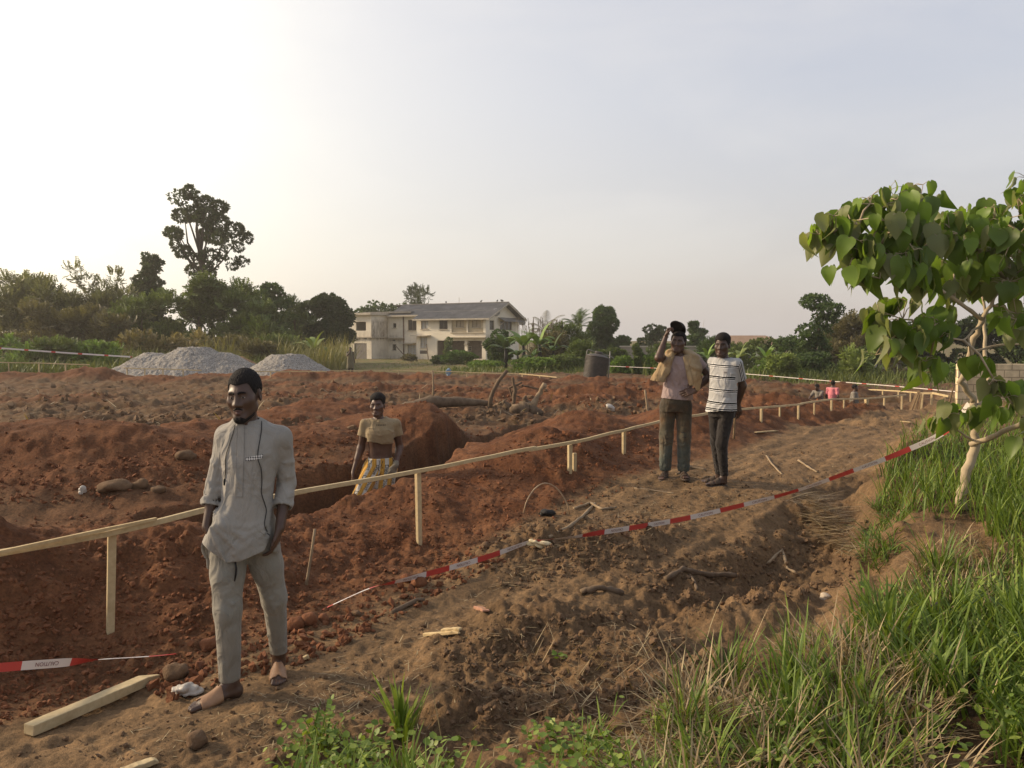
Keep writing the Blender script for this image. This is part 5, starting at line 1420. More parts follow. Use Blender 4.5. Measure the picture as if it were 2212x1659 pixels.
rp = [W(-260, 1262, 3.88), W(0, 1195, 4.38), W(230, 1150, 4.85), W(430, 1108, 5.40), W(640, 1065, 6.10), W(900, 1017, 7.14), W(1145, 970, 8.57), W(1240, 955, 9.15), W(1430, 908, 11.64), W(1590, 885, 13.5), W(1730, 873, 16.6), W(1800, 862, 18.4), W(1882, 860, 20.6), W(1955, 853, 23.2)]
def pst(px, d, lean=0.0, wd=.055, drop=.03, lib=rp):
    """post under the rail where it passes survey column px"""
    for a, b in zip(lib[:-1], lib[1:]):
        ua, ub = a.x/a.y, b.x/b.y; u = (px-1106)/FX
        if ua <= u <= ub:
            t = (u-ua)/(ub-ua); lo = 0; p = a.lerp(b, t)
            for _ in range(12):
                q = a.lerp(b, t); t += (u-q.x/q.y)/(ub-ua)*.8
            p = a.lerp(b, t); return (p.x-.02, p.y+.03, p.z-drop, lean, wd)
    p = lib[-1]; return (p.x, p.y, p.z-drop, lean, wd)
board_run('profile_rail', rp, 'long near timber rail on short posts, running from the left edge past both standing men',
          [pst(233, 0, -.045, .048), pst(905, 0, .012, .050), pst(1236, 0, 0, .05), pst(1246, 0, 0, .045, .14), pst(1353, 0, 0, .05), pst(1650, 0, 0, .05), pst(1690, 0, 0, .035), pst(1730, 0, 0, .05), pst(1764, 0, 0, .04), pst(1801, 0, 0, .05), pst(1828, 0, 0, .04), pst(1877, 0, 0, .10), pst(1915, 0, 0, .05), pst(1953, 0, 0, .06)],
          seed=3, boards=[(0, 4), (4, 6), (6, 7), (7, 9), (9, 10), (10, 12), (12, 13)])
# a second thin strip lies on the left end of the rail
m = MB(); q = [p+Vector((.028, -.012, .022)) for p in (W(-40, 1207, 4.29), W(230, 1148, 4.85), W(330, 1127, 5.12))]
m.bar(q[0], q[1], .022, .020); m.bar(q[1], q[2], .021, .018); tag(m.build('lath', WOOD2), 'thin splintered lath lying along the near rail at the left edge', 'lath')

GZc = lambda p, dz=0: Vector((p.x, p.y, GZ(p.x, p.y)+dz))
def far_run(pts, label, n, seed, group='low timber rails at the far side of the site', hgt=None):
    P = [W(*p) for p in pts]; posts = []
    for a, b in zip(P[:-1], P[1:]):
        for k in range(n):
            p = a.lerp(b, (k+.15)/n); posts.append((p.x, p.y+.03, p.z+.02, 0, .06))
    return board_run('profile_rail', P, label, posts, .03, .05, WOOD, group, seed)
far_run([(-60, 782, 42), (75, 784, 42), (190, 788, 41.5)], 'low far rail on posts below the tall grass, leftmost of the far rails', 2, 11)
far_run([(268, 795, 41.5), (345, 797, 41), (432, 800, 40.5)], 'short low rail in front of the large gravel heap', 2, 12)
far_run([(536, 803, 40.5), (620, 803, 40.5), (702, 803, 40)], 'low rail along the foot of the smaller gravel heap', 2, 13)
far_run([(712, 801, 42.5), (850, 801, 43), (1000, 804, 42), (1123, 808, 41), (1200, 815, 39), (1300, 817, 38.5)], 'long low rail across the site in front of the house and the black tank', 2, 14)
far_run([(1630, 832, 36), (1714, 837, 35)], 'short low rail behind the striped man on the red mound', 1, 15)
far_run([(1745, 839, 35), (1870, 842, 33), (1938, 845, 31), (1992, 850, 28.5)], 'far right rail behind the people in the trench, ending at the stakes', 2, 16)

# the corner frame and stakes at the end of the path
p0 = W(1992, 852, 24.4); p1 = W(2042, 853, 24.0)
board_run('profile_rail', [W(1985, 851, 24.6), W(2016, 850, 24.3), W(2046, 856, 23.6)], 'corner frame of boards on four posts at the far end of the path', [(W(u, 852, 24.3).x, 24.3, W(u, 852, 24.3).z, .05*(k-1), .07) for k, u in enumerate((1993, 2013, 2040))], .04, .06, WOOD, None, 21)
for k, (u0, y0_, u1, y1_) in enumerate(((1962, 873, 1984, 846), (1970, 876, 1987, 845), (1976, 878, 1984, 843), (1982, 877, 1990, 850), (1958, 872, 1979, 850))):
    a = W(u0, y0_, 23.3+.1*k); b = W(u1, y1_, 23.7+.1*k); a.z = GZ(a.x, a.y)-.02
    m = MB(); m.bar(a, b, .045, .03); tag(m.build('stake', WOOD3), 'weathered stake leaning in the bundle at the far end of the near rail', 'stake', 'bundle of leaning stakes')
def stick(pts, r, mat, name, label, cat, group=None, n=7, seed=0):
    m = MB(); g = random.Random(seed); P = [Vector(p) for p in pts]; m.tube(P, r, n); return tag(m.build(name, mat, None, True), label, cat, group)
a = W(2043, 857, 23.4); b = W(2060, 835, 23.0); stick([(a.x, a.y, GZ(a.x, a.y)), b], [.03, .02], WOOD3, 'stake', 'single stake slanting right of the corner frame', 'stake')

# loose lumber
def lumber(pa, pb, w, h, mat, label, seed, point=True, name='timber_plank'):
    g = random.Random(seed); a = Vector(pa); b = Vector(pb); d = (b-a).normalized(); r = d.cross(Vector((0, 0, 1))).normalized(); u = r.cross(d)
    V = []; n = 7
    for i in range(n+1):
        t = i/n; p = a.lerp(b, t); q = 1.0 if (i < n or not point) else .32; w_, h_ = w*q, h*(q if i < n else .5)
        for sx, sz in ((-1, -1), (1, -1), (1, 1), (-1, 1)): V.append(tuple(p+r*(w_/2*sx+g.uniform(-.002, .002))+u*(h_/2*sz+g.uniform(-.002, .002))-u*(0 if i < n else h*.2)))
    F = [[4*i+k, 4*i+(k+1) % 4, 4*i+4+(k+1) % 4, 4*i+4+k] for i in range(n) for k in range(4)]+[[3, 2, 1, 0], [4*n+k for k in range(4)]]
    m = MB(); m.add(V, F); o = bevel(m.build(name, mat), .004, 2); return tag(o, label, 'plank')
a = GA(62, 1590); b = GA(343, 1472); a.z += .03; b.z += .04
lumber(a, b, .070, .052, WOOD, 'squared timber with a pointed end lying on the ground left of the front man', 2)
a = GA(262, 1668, .02); b = GA(340, 1640, .02); lumber(a, b, .04, .025, WOOD, 'short offcut of timber at the bottom edge, below the squared timber', 3, False)
for k, (x0_, y0_, x1_, y1_, w_, lb) in enumerate(((915, 1371, 992, 1366, .02, 'thin pale lath lying among straw on the path'), (955, 1362, 995, 1358, .03, 'flat wood chip on the path beside the pale lath'), (655, 1422, 667, 1417, .025, 'small yellow wood chip on the path right of the front man'), (1030, 1312, 1050, 1318, .045, 'pinkish brick fragment lying on the path'), (1632, 934, 1680, 930, .05, 'whitish board lying far along the path'), (1945, 910, 1968, 912, .05, 'small board by the mound foot near the end of the path'))):
    a = GA(x0_, y0_, .018); b = GA(x1_, y1_, .022); lumber(a, b, w_, .02, WOOD2 if k != 3 else mat_noise('brick_chip', (.30, .15, .09), (.38, .2, .13), 30, .9, .3), lb, 30+k, False, 'brick_fragment' if k == 3 else 'wood_offcut')

# upright sticks
def upright(px, y0_, px1, y1_, z0, r, mat, label, bend=.0, name='stick', d=None):
    d = d or (CAM_Z-z0)*FX/(y0_-HZ); a = W(px, y0_, d); a.z = GZ(a.x, a.y)-.08; b = W(px1, y1_, d+.02)
    m_ = a.lerp(b, .5)+Vector((bend, 0, 0)); return stick([a, a.lerp(m_, .6)+Vector((bend*.3, 0, 0)), m_, m_.lerp(b, .5)+Vector((bend*.3, 0, 0)), b], [r, r*.95, r*.9, r*.85, r*.8], mat, name, label, 'stick')
upright(657, 1242, 680, 1143, .15, .012, PALEROOT, 'thin pale stick standing in the red soil right of the front man', .004)
upright(1058, 915, 1096, 800, .0, .055, BARK, 'tall leaning dead branch standing left of the stump', -.12, 'dead_branch', 18.6)
upright(935, 842, 934, 800, .0, .035, PALEROOT, 'thin upright stake behind the fallen log', .02, 'stake', 27)
upright(1402, 880, 1393, 842, .0, .03, PALEROOT, 'small upright stick near the left elbow of the man with the cap', .0, 'stick', 19)
upright(752, 905, 738, 876, .0, .02, PALEROOT, 'short crooked pale root standing on the soil between the two nearer men', .05, 'stick', 15.5)
upright(1585, 935, 1588, 892, .0, .02, WOOD3, 'stub of a stake just right of the striped man, under the rail', .0, 'stake', 12.6)
# wire hoop
d = 7.55; pts = []
for t in np.linspace(0, 1, 22):
    px = 1131+97*t+(0 if t < .5 else 6*(t-.5)); py = 1108-66*math.sin(PI*t)**.62+4*t
    pts.append(W(px, py, d+.25*t))
stick(pts, .0065, mat_noise('bent_cane', (.30, .21, .13), (.42, .31, .20), 20, .7, .2), 'cane_hoop', 'thin pale cane bent into an arch with both ends in the soil', 'hoop', n=6)
# fallen logs, stump and branches
def log(pts, r, mat, name, label, cat, seed=0, wob=.3):
    g = random.Random(seed); P = [Vector(p) for p in pts]; F_ = []; R = []
    for i in range(len(P)-1):
        for k in range(5):
            t = k/5; q = P[i].lerp(P[i+1], t); rr = r[i]+(r[i+1]-r[i])*t; F_.append(q+Vector((g.uniform(-1, 1), g.uniform(-1, 1), g.uniform(-1, 1)))*rr*wob*.35); R.append(rr*(1+g.uniform(-wob, wob)*.35))
    F_.append(P[-1]); R.append(r[-1]); m = MB(); m.tube(F_, R, 10); return m
def G(px, d, dz): p = W(px, 900, d); return Vector((p.x, p.y, GZ(p.x, p.y)+dz))
m = log([G(868, 18.2, .10), G(930, 18.4, .14), G(1000, 18.6, .16), G(1062, 18.8, .12)], [.13, .15, .11, .06], BARK, 'log', '', '', 4); tag(m.build('fallen_log', BARK, None, True), 'long grey fallen log lying behind the man in the trench', 'log')
st = empty('tree_stump', G(1125, 19.2, 0), 0, 'uprooted stump with snapped roots and upright branches in the middle of the site', 'stump'); o = -st.location
def sp(px, py, d): return W(px, py, d)+o
m = log([sp(1095, 890, 19.2), sp(1120, 884, 19.1), sp(1150, 886, 19.2), sp(1168, 893, 19.4)], [.09, .15, .16, .08], BARK, '', '', '', 5, .8); m.build('stump_body', BARK, st, True)
for k, (pl, rr) in enumerate([([(1108, 885), (1103, 905), (1106, 915)], (.09, .07, .04)), ([(1125, 885), (1120, 905), (1112, 914)], (.10, .08, .04)), ([(1145, 888), (1160, 860), (1177, 828)], (.09, .07, .055)), ([(1108, 880), (1113, 845), (1107, 815)], (.05, .045, .03)), ([(1100, 880), (1088, 868), (1090, 876)], (.08, .06, .03)), ([(1110, 868), (1100, 838), (1128, 826)], (.03, .03, .02)), ([(1125, 832), (1145, 836), (1170, 842)], (.025, .02, .015)), ([(1140, 870), (1132, 862), (1136, 855)], (.07, .05, .03))]):
    m = log([sp(x, y, 19.1+.05*k) for x, y in pl], rr, PALEROOT, '', '', '', 10+k, .6); m.build('root' if k in (0, 1, 4, 7) else 'branch', PALEROOT if k in (1, 2) else BARK, st, True)
# root scraps near the tape
for k, (pl, r, lb) in enumerate([([(1185, 1160), (1230, 1140), (1262, 1112), (1285, 1090)], .015, 'forked pale root lying on the clods above the caution tape'), ([(1240, 1098), (1275, 1088), (1300, 1100), (1332, 1098)], .013, 'curved pale root behind the forked root'), ([(1255, 1278), (1300, 1276), (1345, 1282)], .024, 'flat dark bark slab lying on the path'), ([(1440, 1250), (1475, 1232), (1520, 1240), (1590, 1248)], .022, 'reddish splintered root chunk on the dark spoil by the ditch'), ([(1490, 1240), (1500, 1258), (1506, 1275)], .012, 'short broken branch stuck in the reddish root chunk'), ([(1660, 1215), (1690, 1190), (1700, 1225), (1720, 1240)], .014, 'crooked pale root in the ditch below the straw bundle'), ([(845, 1325), (900, 1300), (915, 1296)], .015, 'short dark pole lying at the foot of the red mound'), ([(1370, 1055), (1420, 1062), (1455, 1066)], .009, 'thin straight stick on the path in front of the two men'), ([(1655, 985), (1668, 1005), (1690, 1025)], .012, 'forked thin twig on the path behind the tape'), ([(1725, 995), (1745, 1010), (1765, 1020)], .012, 'bent twig on the path nearer the bank'), ([(1462, 1025), (1490, 1012), (1525, 1016)], .018, 'curved root by the sandals of the man with the cap')]):
    P = []
    for i, (x, y) in enumerate(pl):
        q = GA(x, y, r*.5); P.append(Vector((q.x, q.y, GZ(q.x, q.y)+r*(.5+.9*(i % 2)))))
    m = log(P, [r*(1.1-.25*i/len(P)) for i in range(len(P))], BARK, '', '', '', 40+k, .7); tag(m.build('root_piece', PALEROOT if k in (0, 1, 5, 7, 8, 9, 10) else BARK, None, True), lb, 'root')

# boulders and clods one can tell apart
def lump(p, r, mat, name, label, cat, seed, sq=(1, 1, .8), cr=.25, sub=3):
    bm = bmesh.new(); bmesh.ops.create_icosphere(bm, subdivisions=sub, radius=1); g = np.array([v.co for v in bm.verts])
    q = np.zeros(len(g))
    for i in range(7):
        rr = np.random.default_rng(seed*31+i); k = rr.normal(size=3)*(1.4 if i < 3 else 3.6); q += np.sin(g @ k+rr.uniform(0, 6))*(cr*.42 if i < 3 else cr*.20)
    for v, s_ in zip(bm.verts, q): v.co = Vector((v.co.x*sq[0], v.co.y*sq[1], v.co.z*sq[2]))*r*(1+s_)
    me = bpy.data.meshes.new(name); bm.to_mesh(me); bm.free(); me.materials.append(mat)
    for pl in me.polygons: pl.use_smooth = True
    o = obj(name, me); o.location = p; return tag(o, label, cat)
CLOD = mat_noise('red_clod', (.13, .047, .020), (.21, .085, .036), 22, .95, .8, 70, dist=.012)
CLOD2 = mat_noise('brown_clod', (.10, .058, .030), (.18, .11, .06), 18, .95, .8, 70, dist=.012)
for k, (px, py, r, mt, lb) in enumerate([(382, 1463, .075, CLOD2, 'large brown clod at the end of the squared timber'), (640, 1357, .062, CLOD, 'large red clod right of the front man at the mound foot'), (668, 1345, .055, CLOD, 'second large red clod at the mound foot, touching the first'), (700, 1342, .045, CLOD, 'smaller red clod right of the pair at the mound foot'), (905, 1265, .06, CLOD, 'red clod below the twisted end of the tape'), (880, 1255, .05, CLOD, 'red clod left of the twisted tape end'), (1050, 1185, .04, CLOD2, 'brown clod on the red mound near the long post'), (425, 1606, .045, CLOD2, 'brown clod near the bottom left on the path'), (770, 1330, .03, CLOD2, 'small brown clod on the path edge'), (455, 1398, .05, CLOD, 'red clod behind the leg of the front man')]):
    q = GA(px, py); lump((q.x, q.y, GZ(q.x, q.y)+r*.45), r, mt, 'soil_clod', lb, 'clod', 50+k)
PALE = mat_noise('pale_stone', (.42, .34, .25), (.52, .43, .33), 20, .8, .2)
q = GA(1782, 1293); lump((q.x, q.y, GZ(q.x, q.y)+.015), .032, PALE, 'pale_stone', 'small pale stone on the lip of the ditch', 'stone', 71)
PLAS = NT('thin_plastic'); PLAS.base((.52, .47, .40)); PLAS.rough(.35); PLAS.b.inputs['Transmission Weight'].default_value = .25
nn = PLAS.noise(30, 5, .6, PLAS.co('Object')); PLAS.bump(nn.outputs[0], .8, .02)
q = GA(396, 1502); lump((q.x, q.y, GZ(q.x, q.y)+.018), .065, PLAS.m, 'plastic_bag', 'crumpled clear plastic bag behind the sandal of the front man', 'plastic bag', 81, (1.1, .7, .45), .75, 4)
q = GA(176, 1066); lump((q.x, q.y, GZ(q.x, q.y)+.02), .04, PLAS.m, 'plastic_bag', 'small white plastic bag on the soil left of the front man', 'plastic bag', 82, (.8, .7, .9), .8, 4)
q = GA(1162, 1184); lump((q.x, q.y, GZ(q.x, q.y)+.05), .06, mat_noise('yellow_sack', (.50, .40, .22), (.66, .56, .36), 16, .8, .5, 30), 'torn_sack', 'torn pale yellow sack scrap under the caution tape', 'scrap', 83, (1.2, .7, .6), .7, 4)
q = W(1318, 884, 19.0); lump((q.x, q.y, GZ(q.x, q.y)+.08), .10, PLAS.m, 'plastic_bag', 'white rag of plastic on the red soil right of the stump', 'plastic bag', 84, (1.2, .7, .8), .7, 3)
q = W(1008, 1007, 9.6); 
q = GA(1180, 1113); lump((q.x, q.y, GZ(q.x, q.y)+.03), .06, mat_noise('black_rubber', (.012, .011, .010), (.03, .026, .022), 20, .7, .3), 'black_scrap', 'black scrap of rubber on the soil under the cane arch', 'scrap', 85, (1.1, .7, .5), .5)
q = W(968, 800, 43); lump((q.x, q.y, GZ(q.x, q.y)+.35), .20, mat_noise('blue_plastic', (.10, .17, .26), (.2, .28, .36), 5, .5, .2), 'water_sachet_bag', 'small blue plastic bundle on the far rail before the house', 'plastic bag', 86, (.8, .7, 1.2), .5)
for k, (x, y, r, sq, lb) in enumerate(((245, 1054, .125, (1.5, .9, .55), 'rounded muddy boulder half sunk in the red soil left of the front man'), (303, 1050, .075, (1.2, .9, .7), 'small brown stone right of the muddy boulder'), (342, 1060, .07, (1.1, .9, .7), 'small brown stone beside the elbow of the front man'), (405, 990, .10, (1.1, .9, .8), 'brown clod among the rubble behind the front man'), (450, 860, .12, (1.2, .9, .8), 'brown clod on the rough ground left of the head of the front man'))):
    q = GA(x, y); lump((q.x, q.y, GZ(q.x, q.y)+r*.15), r, CLOD2, 'boulder' if k == 0 else 'soil_clod', lb, 'boulder' if k == 0 else 'clod', 90+k, sq, .3)

# ------------------------------------------------------------------ caution tapes
RED = NT('tape_red'); RED.base((.50, .055, .045)); RED.rough(.4)
WHT = NT('tape_white'); WHT.base((.66, .60, .55)); WHT.rough(.4)
INKT = mat_noise('tape_ink', (.16, .05, .045), (.22, .07, .06), 30, .6, 0)
def tape(ctrl, width, label, per=.50, red=.44, text=True, start=0.0, flip_until=None, step=.02):
    """ctrl: (point, roll) ; roll 0 = upright band, 90 = lying flat"""
    P = [Vector(c[0]) for c in ctrl]; A = [math.radians(c[1]) for c in ctrl]; wv = [c[2] if len(c) > 2 else 1.0 for c in ctrl]
    pts = []; rol = []; ws = []
    for i in range(len(P)-1):
        p0, p1, p2, p3 = P[max(i-1, 0)], P[i], P[i+1], P[min(i+2, len(P)-1)]; L = (p2-p1).length; n = max(3, int(L/step))
        for k in range(n):
            t = k/n; pts.append(.5*((2*p1)+(-p0+p2)*t+(2*p0-5*p1+4*p2-p3)*t*t+(-p0+3*p1-3*p2+p3)*t**3)); s_ = t*t*(3-2*t)
            rol.append(A[i]+(A[i+1]-A[i])*s_); ws.append(wv[i]+(wv[i+1]-wv[i])*s_)
    pts.append(P[-1]); rol.append(A[-1]); ws.append(wv[-1])
    S = [0.0]
    for a, b in zip(pts[:-1], pts[1:]): S.append(S[-1]+(b-a).length)
    def frame(s):
        j = min(max(int(np.searchsorted(S, s))-1, 0), len(pts)-2); t = (s-S[j])/max(S[j+1]-S[j], 1e-6)
        p = pts[j].lerp(pts[j+1], t); d = (pts[min(j+2, len(pts)-1)]-pts[max(j-1, 0)]).normalized()
        side = d.cross(Vector((0, 0, 1))).normalized(); up = side.cross(d); r = rol[j]+(rol[j+1]-rol[j])*t
        u = up*math.cos(r)+side*math.sin(r); n = u.cross(d); return p, u, n, (ws[j]+(ws[j+1]-ws[j])*t)*width
    m = MB(); cuts = list(np.arange(0, S[-1], step*1.3))+[S[-1]]; k = math.ceil(start/per)-1
    b = []; 
    for i in range(-1, int(S[-1]/per)+2): b += [i*per+start, i*per+start+per*red]
    cuts = sorted(set([round(c, 5) for c in cuts+[x for x in b if 0 < x < S[-1]]]))
    for a, c in zip(cuts[:-1], cuts[1:]):
        mid = (a+c)/2; m.m = 0 if ((mid-start) % per) < per*red else 1
        pa, ua, na, wa = frame(a); pc, uc, nc, wc = frame(c)
        m.quad(pa-ua*wa/2, pc-uc*wc/2, pc+uc*wc/2, pa+ua*wa/2)
    o = m.build('caution_tape', None, None, True, [RED.m, WHT.m]); tag(o, label, 'tape')
    if text:
        V, F = text_mesh('CAUTION', .030); wl = max(v.x for v in V)
        for i in range(0, int(S[-1]/per)+1):
            s0 = i*per+start+per*red+(per*(1-red)-wl)/2
            if s0 < 0 or s0+wl > S[-1]: continue
            mb = MB()
            for sd in (1, -1):
                Q = []
                inv = flip_until is not None and s0 < flip_until
                for v in V:
                    a = v.x if not inv else wl-v.x; e = (v.y-.0105) if not inv else -(v.y-.0105)
                    p, u, n, w_ = frame(s0+a); Q.append(tuple(p+u*e*min(1, w_/width)-n*.0022*sd))
                mb.add(Q, F)
            mb.build('tape_lettering', INKT, o)
    return o
tree_tie = W(2094, 872, 6.55)
def TP(px, py, d):
    p = W(px, py, d); g = GA(px, py, .075 if 780 < px < 1300 else .04, d*1.02); return g if g.y < d else p
ct = [(TP(*c[:3]),)+tuple(c[3:]) for c in [(-120, 1455, 3.80, -5), (0, 1442, 3.95, -4), (130, 1432, 4.22, 0), (205, 1426, 4.42, 60, .7), (222, 1424, 4.48, 88, .35), (420, 1375, 4.9, 90, .3), (620, 1320, 5.4, 90, .3), (790, 1274, 5.9, 88, .3), (850, 1258, 6.0, 35, .8), (930, 1238, 6.2, 8), (1050, 1204, 6.5, 4), (1140, 1172, 6.7, 20, .8), (1180, 1166, 6.8, 70, .6), (1230, 1161, 6.9, 45, .7), (1300, 1150, 7.0, 12), (1390, 1136, 7.1, 6), (1480, 1120, 7.15, 4), (1600, 1092, 7.15, 12, .95), (1720, 1060, 7.1, 35, .85), (1850, 1014, 6.95, 20, .9), (1950, 976, 6.85, 4), (2045, 930, 6.7, -4)]]+[(tree_tie, 5)]
ct = [(c[0]-Vector((0, 0, .09 if 5 <= i <= 6 else 0)),)+tuple(c[1:]) for i, c in enumerate(ct)]      # trodden into the soil between its two visible lengths
tape(ct, .046, 'near red and white caution tape lying across the path, tied to the small tree', .50, .44, True, .12, 5.2)
tape([(W(-60, 749, 44), 0), (W(0, 752, 44), 0), (W(140, 762, 44.5), 0), (W(284, 771, 45), 0)], .085, 'far caution tape stretched before the tall grass to the large gravel heap', 1.4, .16, False, 0, None, .3)
tape([(W(1300, 790, 46), 0), (W(1450, 797, 43), 0), (W(1590, 806, 39), 0), (W(1780, 822, 35), 0), (W(1930, 834, 32), 0), (W(2075, 847, 29), 0)], .030, 'far caution tape stretched along the bushes behind the striped man', 1.6, .14, False, 0, None, .3)
for k, (u, d, yt, lb) in enumerate(((1302, 46, 788, 'thin pole holding the far tape beside the black tank'), (286, 45, 769, 'thin pole holding the far tape at the large gravel heap'))):
    p = W(u, yt, d); stick([(p.x, p.y, GZ(p.x, p.y)-.1), p], [.03, .025], PALEROOT, 'pole', lb, 'pole')

# ------------------------------------------------------------------ gravel heaps
def heap(name, label, cat, c, humps, n, mat, rad, amp):
    """humps: (dx, dy, height, radius, flat top)"""
    xs = np.linspace(-rad, rad, n); X, Y = np.meshgrid(xs, xs*.75, indexing='ij'); Z = np.full_like(X, -.3)
    for dx, dy, hh, R, ft in humps:
        r = np.hypot(X-dx, (Y-dy))*(1+.05*vnoise(X*1.2+dx, Y*1.2, 7)); z = hh*np.clip((R-r)/(R-ft), -.4, 1.0); z = np.where(r < ft*1.0, hh-.02*hh*(r/ft)**2, z)
        Z = -smin(-Z, -z, .18)
    Z = Z+amp*fbm(X*3.2, Y*3.2, 3, 5)+.5*clods(X, Y, .14, 9, .9)*.6
    ok = Z > -.28
    gz = GZ(c[0], c[1]); V = np.stack([X, Y, Z], -1).reshape(-1, 3); ii = np.arange(n-1)[:, None]*n+np.arange(n-1)[None, :]
    F = np.stack([ii, ii+n, ii+n+1, ii+1], -1).reshape(-1, 4); keep = ok.reshape(-1)[F].any(1)
    o = obj(name, np_mesh(name, V, F[keep], mat, False)); o.location = (c[0], c[1], gz-.02); return tag(o, label, cat)
t = NT('gravel'); co = t.co('Object'); v = t.n('ShaderNodeTexVoronoi'); v.inputs['Scale'].default_value = 24; t.l(co, v.inputs[0])
cc = t.ramp(v.outputs['Color'], [(.15, (.17, .155, .135)), (.5, (.30, .275, .245)), (.85, (.44, .41, .365))]); n_ = t.noise(1.2, 4, .6, co)
t.base(t.mix(1, cc.outputs[0], t.ramp(n_.outputs[0], [(.3, (.85,)*3), (.7, (1.12, 1.1, 1.06))]).outputs[0], 'MULTIPLY')); t.rough(.9); t.spec(.2); t.bump(v.outputs['Distance'], .8, .05); GRAVEL = t.m
c = W(405, 797, 46.0); heap('gravel_heap', 'large two humped heap of grey gravel in front of the tall grass', 'gravel heap', c, [(.35, .2, 1.72, 3.5, .85), (-1.9, -.2, 1.40, 3.0, .45), (-.8, -.6, 1.30, 2.8, .4), (1.9, .3, 1.40, 3.1, .5)], 190, GRAVEL, 5.4, .05)
c = W(618, 799, 44.0); heap('gravel_heap', 'smaller flat topped heap of grey gravel right of the large one', 'gravel heap', c, [(-.05, 0, 1.42, 2.9, .75), (.45, .2, 1.40, 2.8, .5)], 150, GRAVEL, 3.8, .04)
c = W(512, 785, 52); heap('sand_heap', 'small brown sand heap seen between the two gravel heaps', 'sand heap', c, [(0, 0, 1.15, 2.4, .4)], 60, mat_noise('brown_sand', (.22, .13, .06), (.30, .18, .09), 6, .95, .4, 30), 2.8, .05)

# ------------------------------------------------------------------ black water tank, leaning
c = W(1283, 817, 42.0); tz = GZ(c.x, c.y)
tank = empty('water_tank', (c.x, c.y, tz), 0, 'black ribbed plastic water tank leaning to one side at the edge of the bushes', 'water tank'); tank.rotation_euler = (math.radians(-3), math.radians(9.5), 0)
BP = mat_noise('black_plastic', (.045, .038, .034), (.085, .070, .060), 4, .6, .15, 30, spec=.4)
R_ = .63; prof = [(0, -.02), (R_, -.02)]
for i in range(17):
    z = .03+i*.071; prof += [(R_-.03, z), (R_-.03, z+.022), (R_+.022, z+.032), (R_+.022, z+.056), (R_-.03, z+.066)]
prof += [(R_-.01, 1.26), (R_+.015, 1.28), (R_+.01, 1.31), (R_*.80, 1.38), (R_*.5, 1.43), (R_*.36, 1.45), (0, 1.45)]
m = MB(); m.lathe(prof, 40); m.build('tank_body', BP, tank)
m = MB(); m.lathe([(0, 1.44), (.20, 1.44), (.20, 1.50), (.225, 1.50), (.225, 1.56), (.19, 1.585), (0, 1.59)], 24); m.build('lid', BP, tank)
PIPE = mat_noise('grey_pipe', (.24, .22, .19), (.33, .30, .26), 5, .6, .1)
m = MB(); m.tube([(-.20, 0, 1.53), (-.58, -.1, 1.60), (-.63, -.12, 1.55), (-.64, -.12, 1.05)], .022, 8); m.build('pipe', PIPE, tank, True); m = MB(); m.tube([(.20, 0, 1.50), (.70, .0, 1.43), (.86, 0, 1.36)], .022, 8); m.build('pipe', PIPE, tank, True)
p = W(1318, 759, 42.6); p2 = W(1313, 795, 42.4); stick([(p2.x, p2.y, GZ(p2.x, p2.y)-.1), p], [.035, .03], PIPE, 'pole', 'thin pale pole standing behind the black tank', 'pole')
# ------------------------------------------------------------------ the two-storey house
TH = math.radians(28)
HD = 104.0
P0 = W(729+.1953*1640, 610.2+.1953*850, HD)
eu = Vector((math.cos(TH), -math.sin(TH), 0)); ev = Vector((math.sin(TH), math.cos(TH), 0))
def hit(cx, cy, v=0.0):
    """measured point on the wall plane at depth v -> (u along the wall, w height)"""
    q = W(729+.1953*cx, 610.2+.1953*cy, HD); o = Vector((0, 0, CAM_Z)); d = q-o
    s_ = ((P0-o).dot(ev)+v)/d.dot(ev); p = o+d*s_; return (p-P0).dot(eu), p.z-P0.z
hu = lambda cx, v=0.0: hit(cx, 600, v)[0]
hw = lambda cy, cx=1100, v=0.0: hit(cx, cy, v)[1]
t = NT('stained_plaster'); co = t.co('Object')
n1 = t.noise(.55, 6, .65, co); n2 = t.noise(2.5, 6, .7, t.co('Object', (1, 1, .35))); n3 = t.noise(9, 5, .7, co)
col = t.ramp(n3.outputs[0], [(.3, (.68, .61, .48)), (.7, (.78, .71, .57))]).outputs[0]
at = t.n('ShaderNodeAttribute'); at.attribute_name = 'stain'
mm = t.n('ShaderNodeMath', operation='MULTIPLY'); t.l(at.outputs['Fac'], mm.inputs[0]); t.l(t.ramp(n2.outputs[0], [(.30, (0,)*3), (.62, (1,)*3)]).outputs[0], mm.inputs[1])
col = t.mix(mm.outputs[0], col, (.20, .155, .11))
col = t.mix(t.ramp(n1.outputs[0], [(.52, (0,)*3), (.75, (.45,)*3)]).outputs[0], col, (.30, .235, .165))
t.base(col); t.rough(.9); t.spec(.2); t.bump(n3.outputs[0], .15, .02); PLASTER = t.m
TRIM = mat_noise('dirty_trim', (.36, .31, .24), (.52, .46, .36), 3, .9, .2, 20)
ROOFM = NT('asbestos_sheet'); co = ROOFM.co('Object'); n1 = ROOFM.noise(.7, 6, .65, co); n2 = ROOFM.noise(8, 5, .7, co)
c_ = ROOFM.mix(.7, ROOFM.ramp(n1.outputs[0], [(.3, (.115, .105, .094)), (.7, (.205, .19, .17))]).outputs[0], ROOFM.ramp(n2.outputs[0], [(.3, (.65,)*3), (.7, (1.3,)*3)]).outputs[0], 'MULTIPLY'); ROOFM.base(c_); ROOFM.rough(.9)
GLASS = mat_noise('dusty_glass', (.016, .015, .014), (.045, .042, .038), 2.5, .25, 0, spec=.5)
PANE = mat_noise('pale_pane', (.30, .30, .29), (.42, .42, .40), 2, .3, 0, spec=.5)
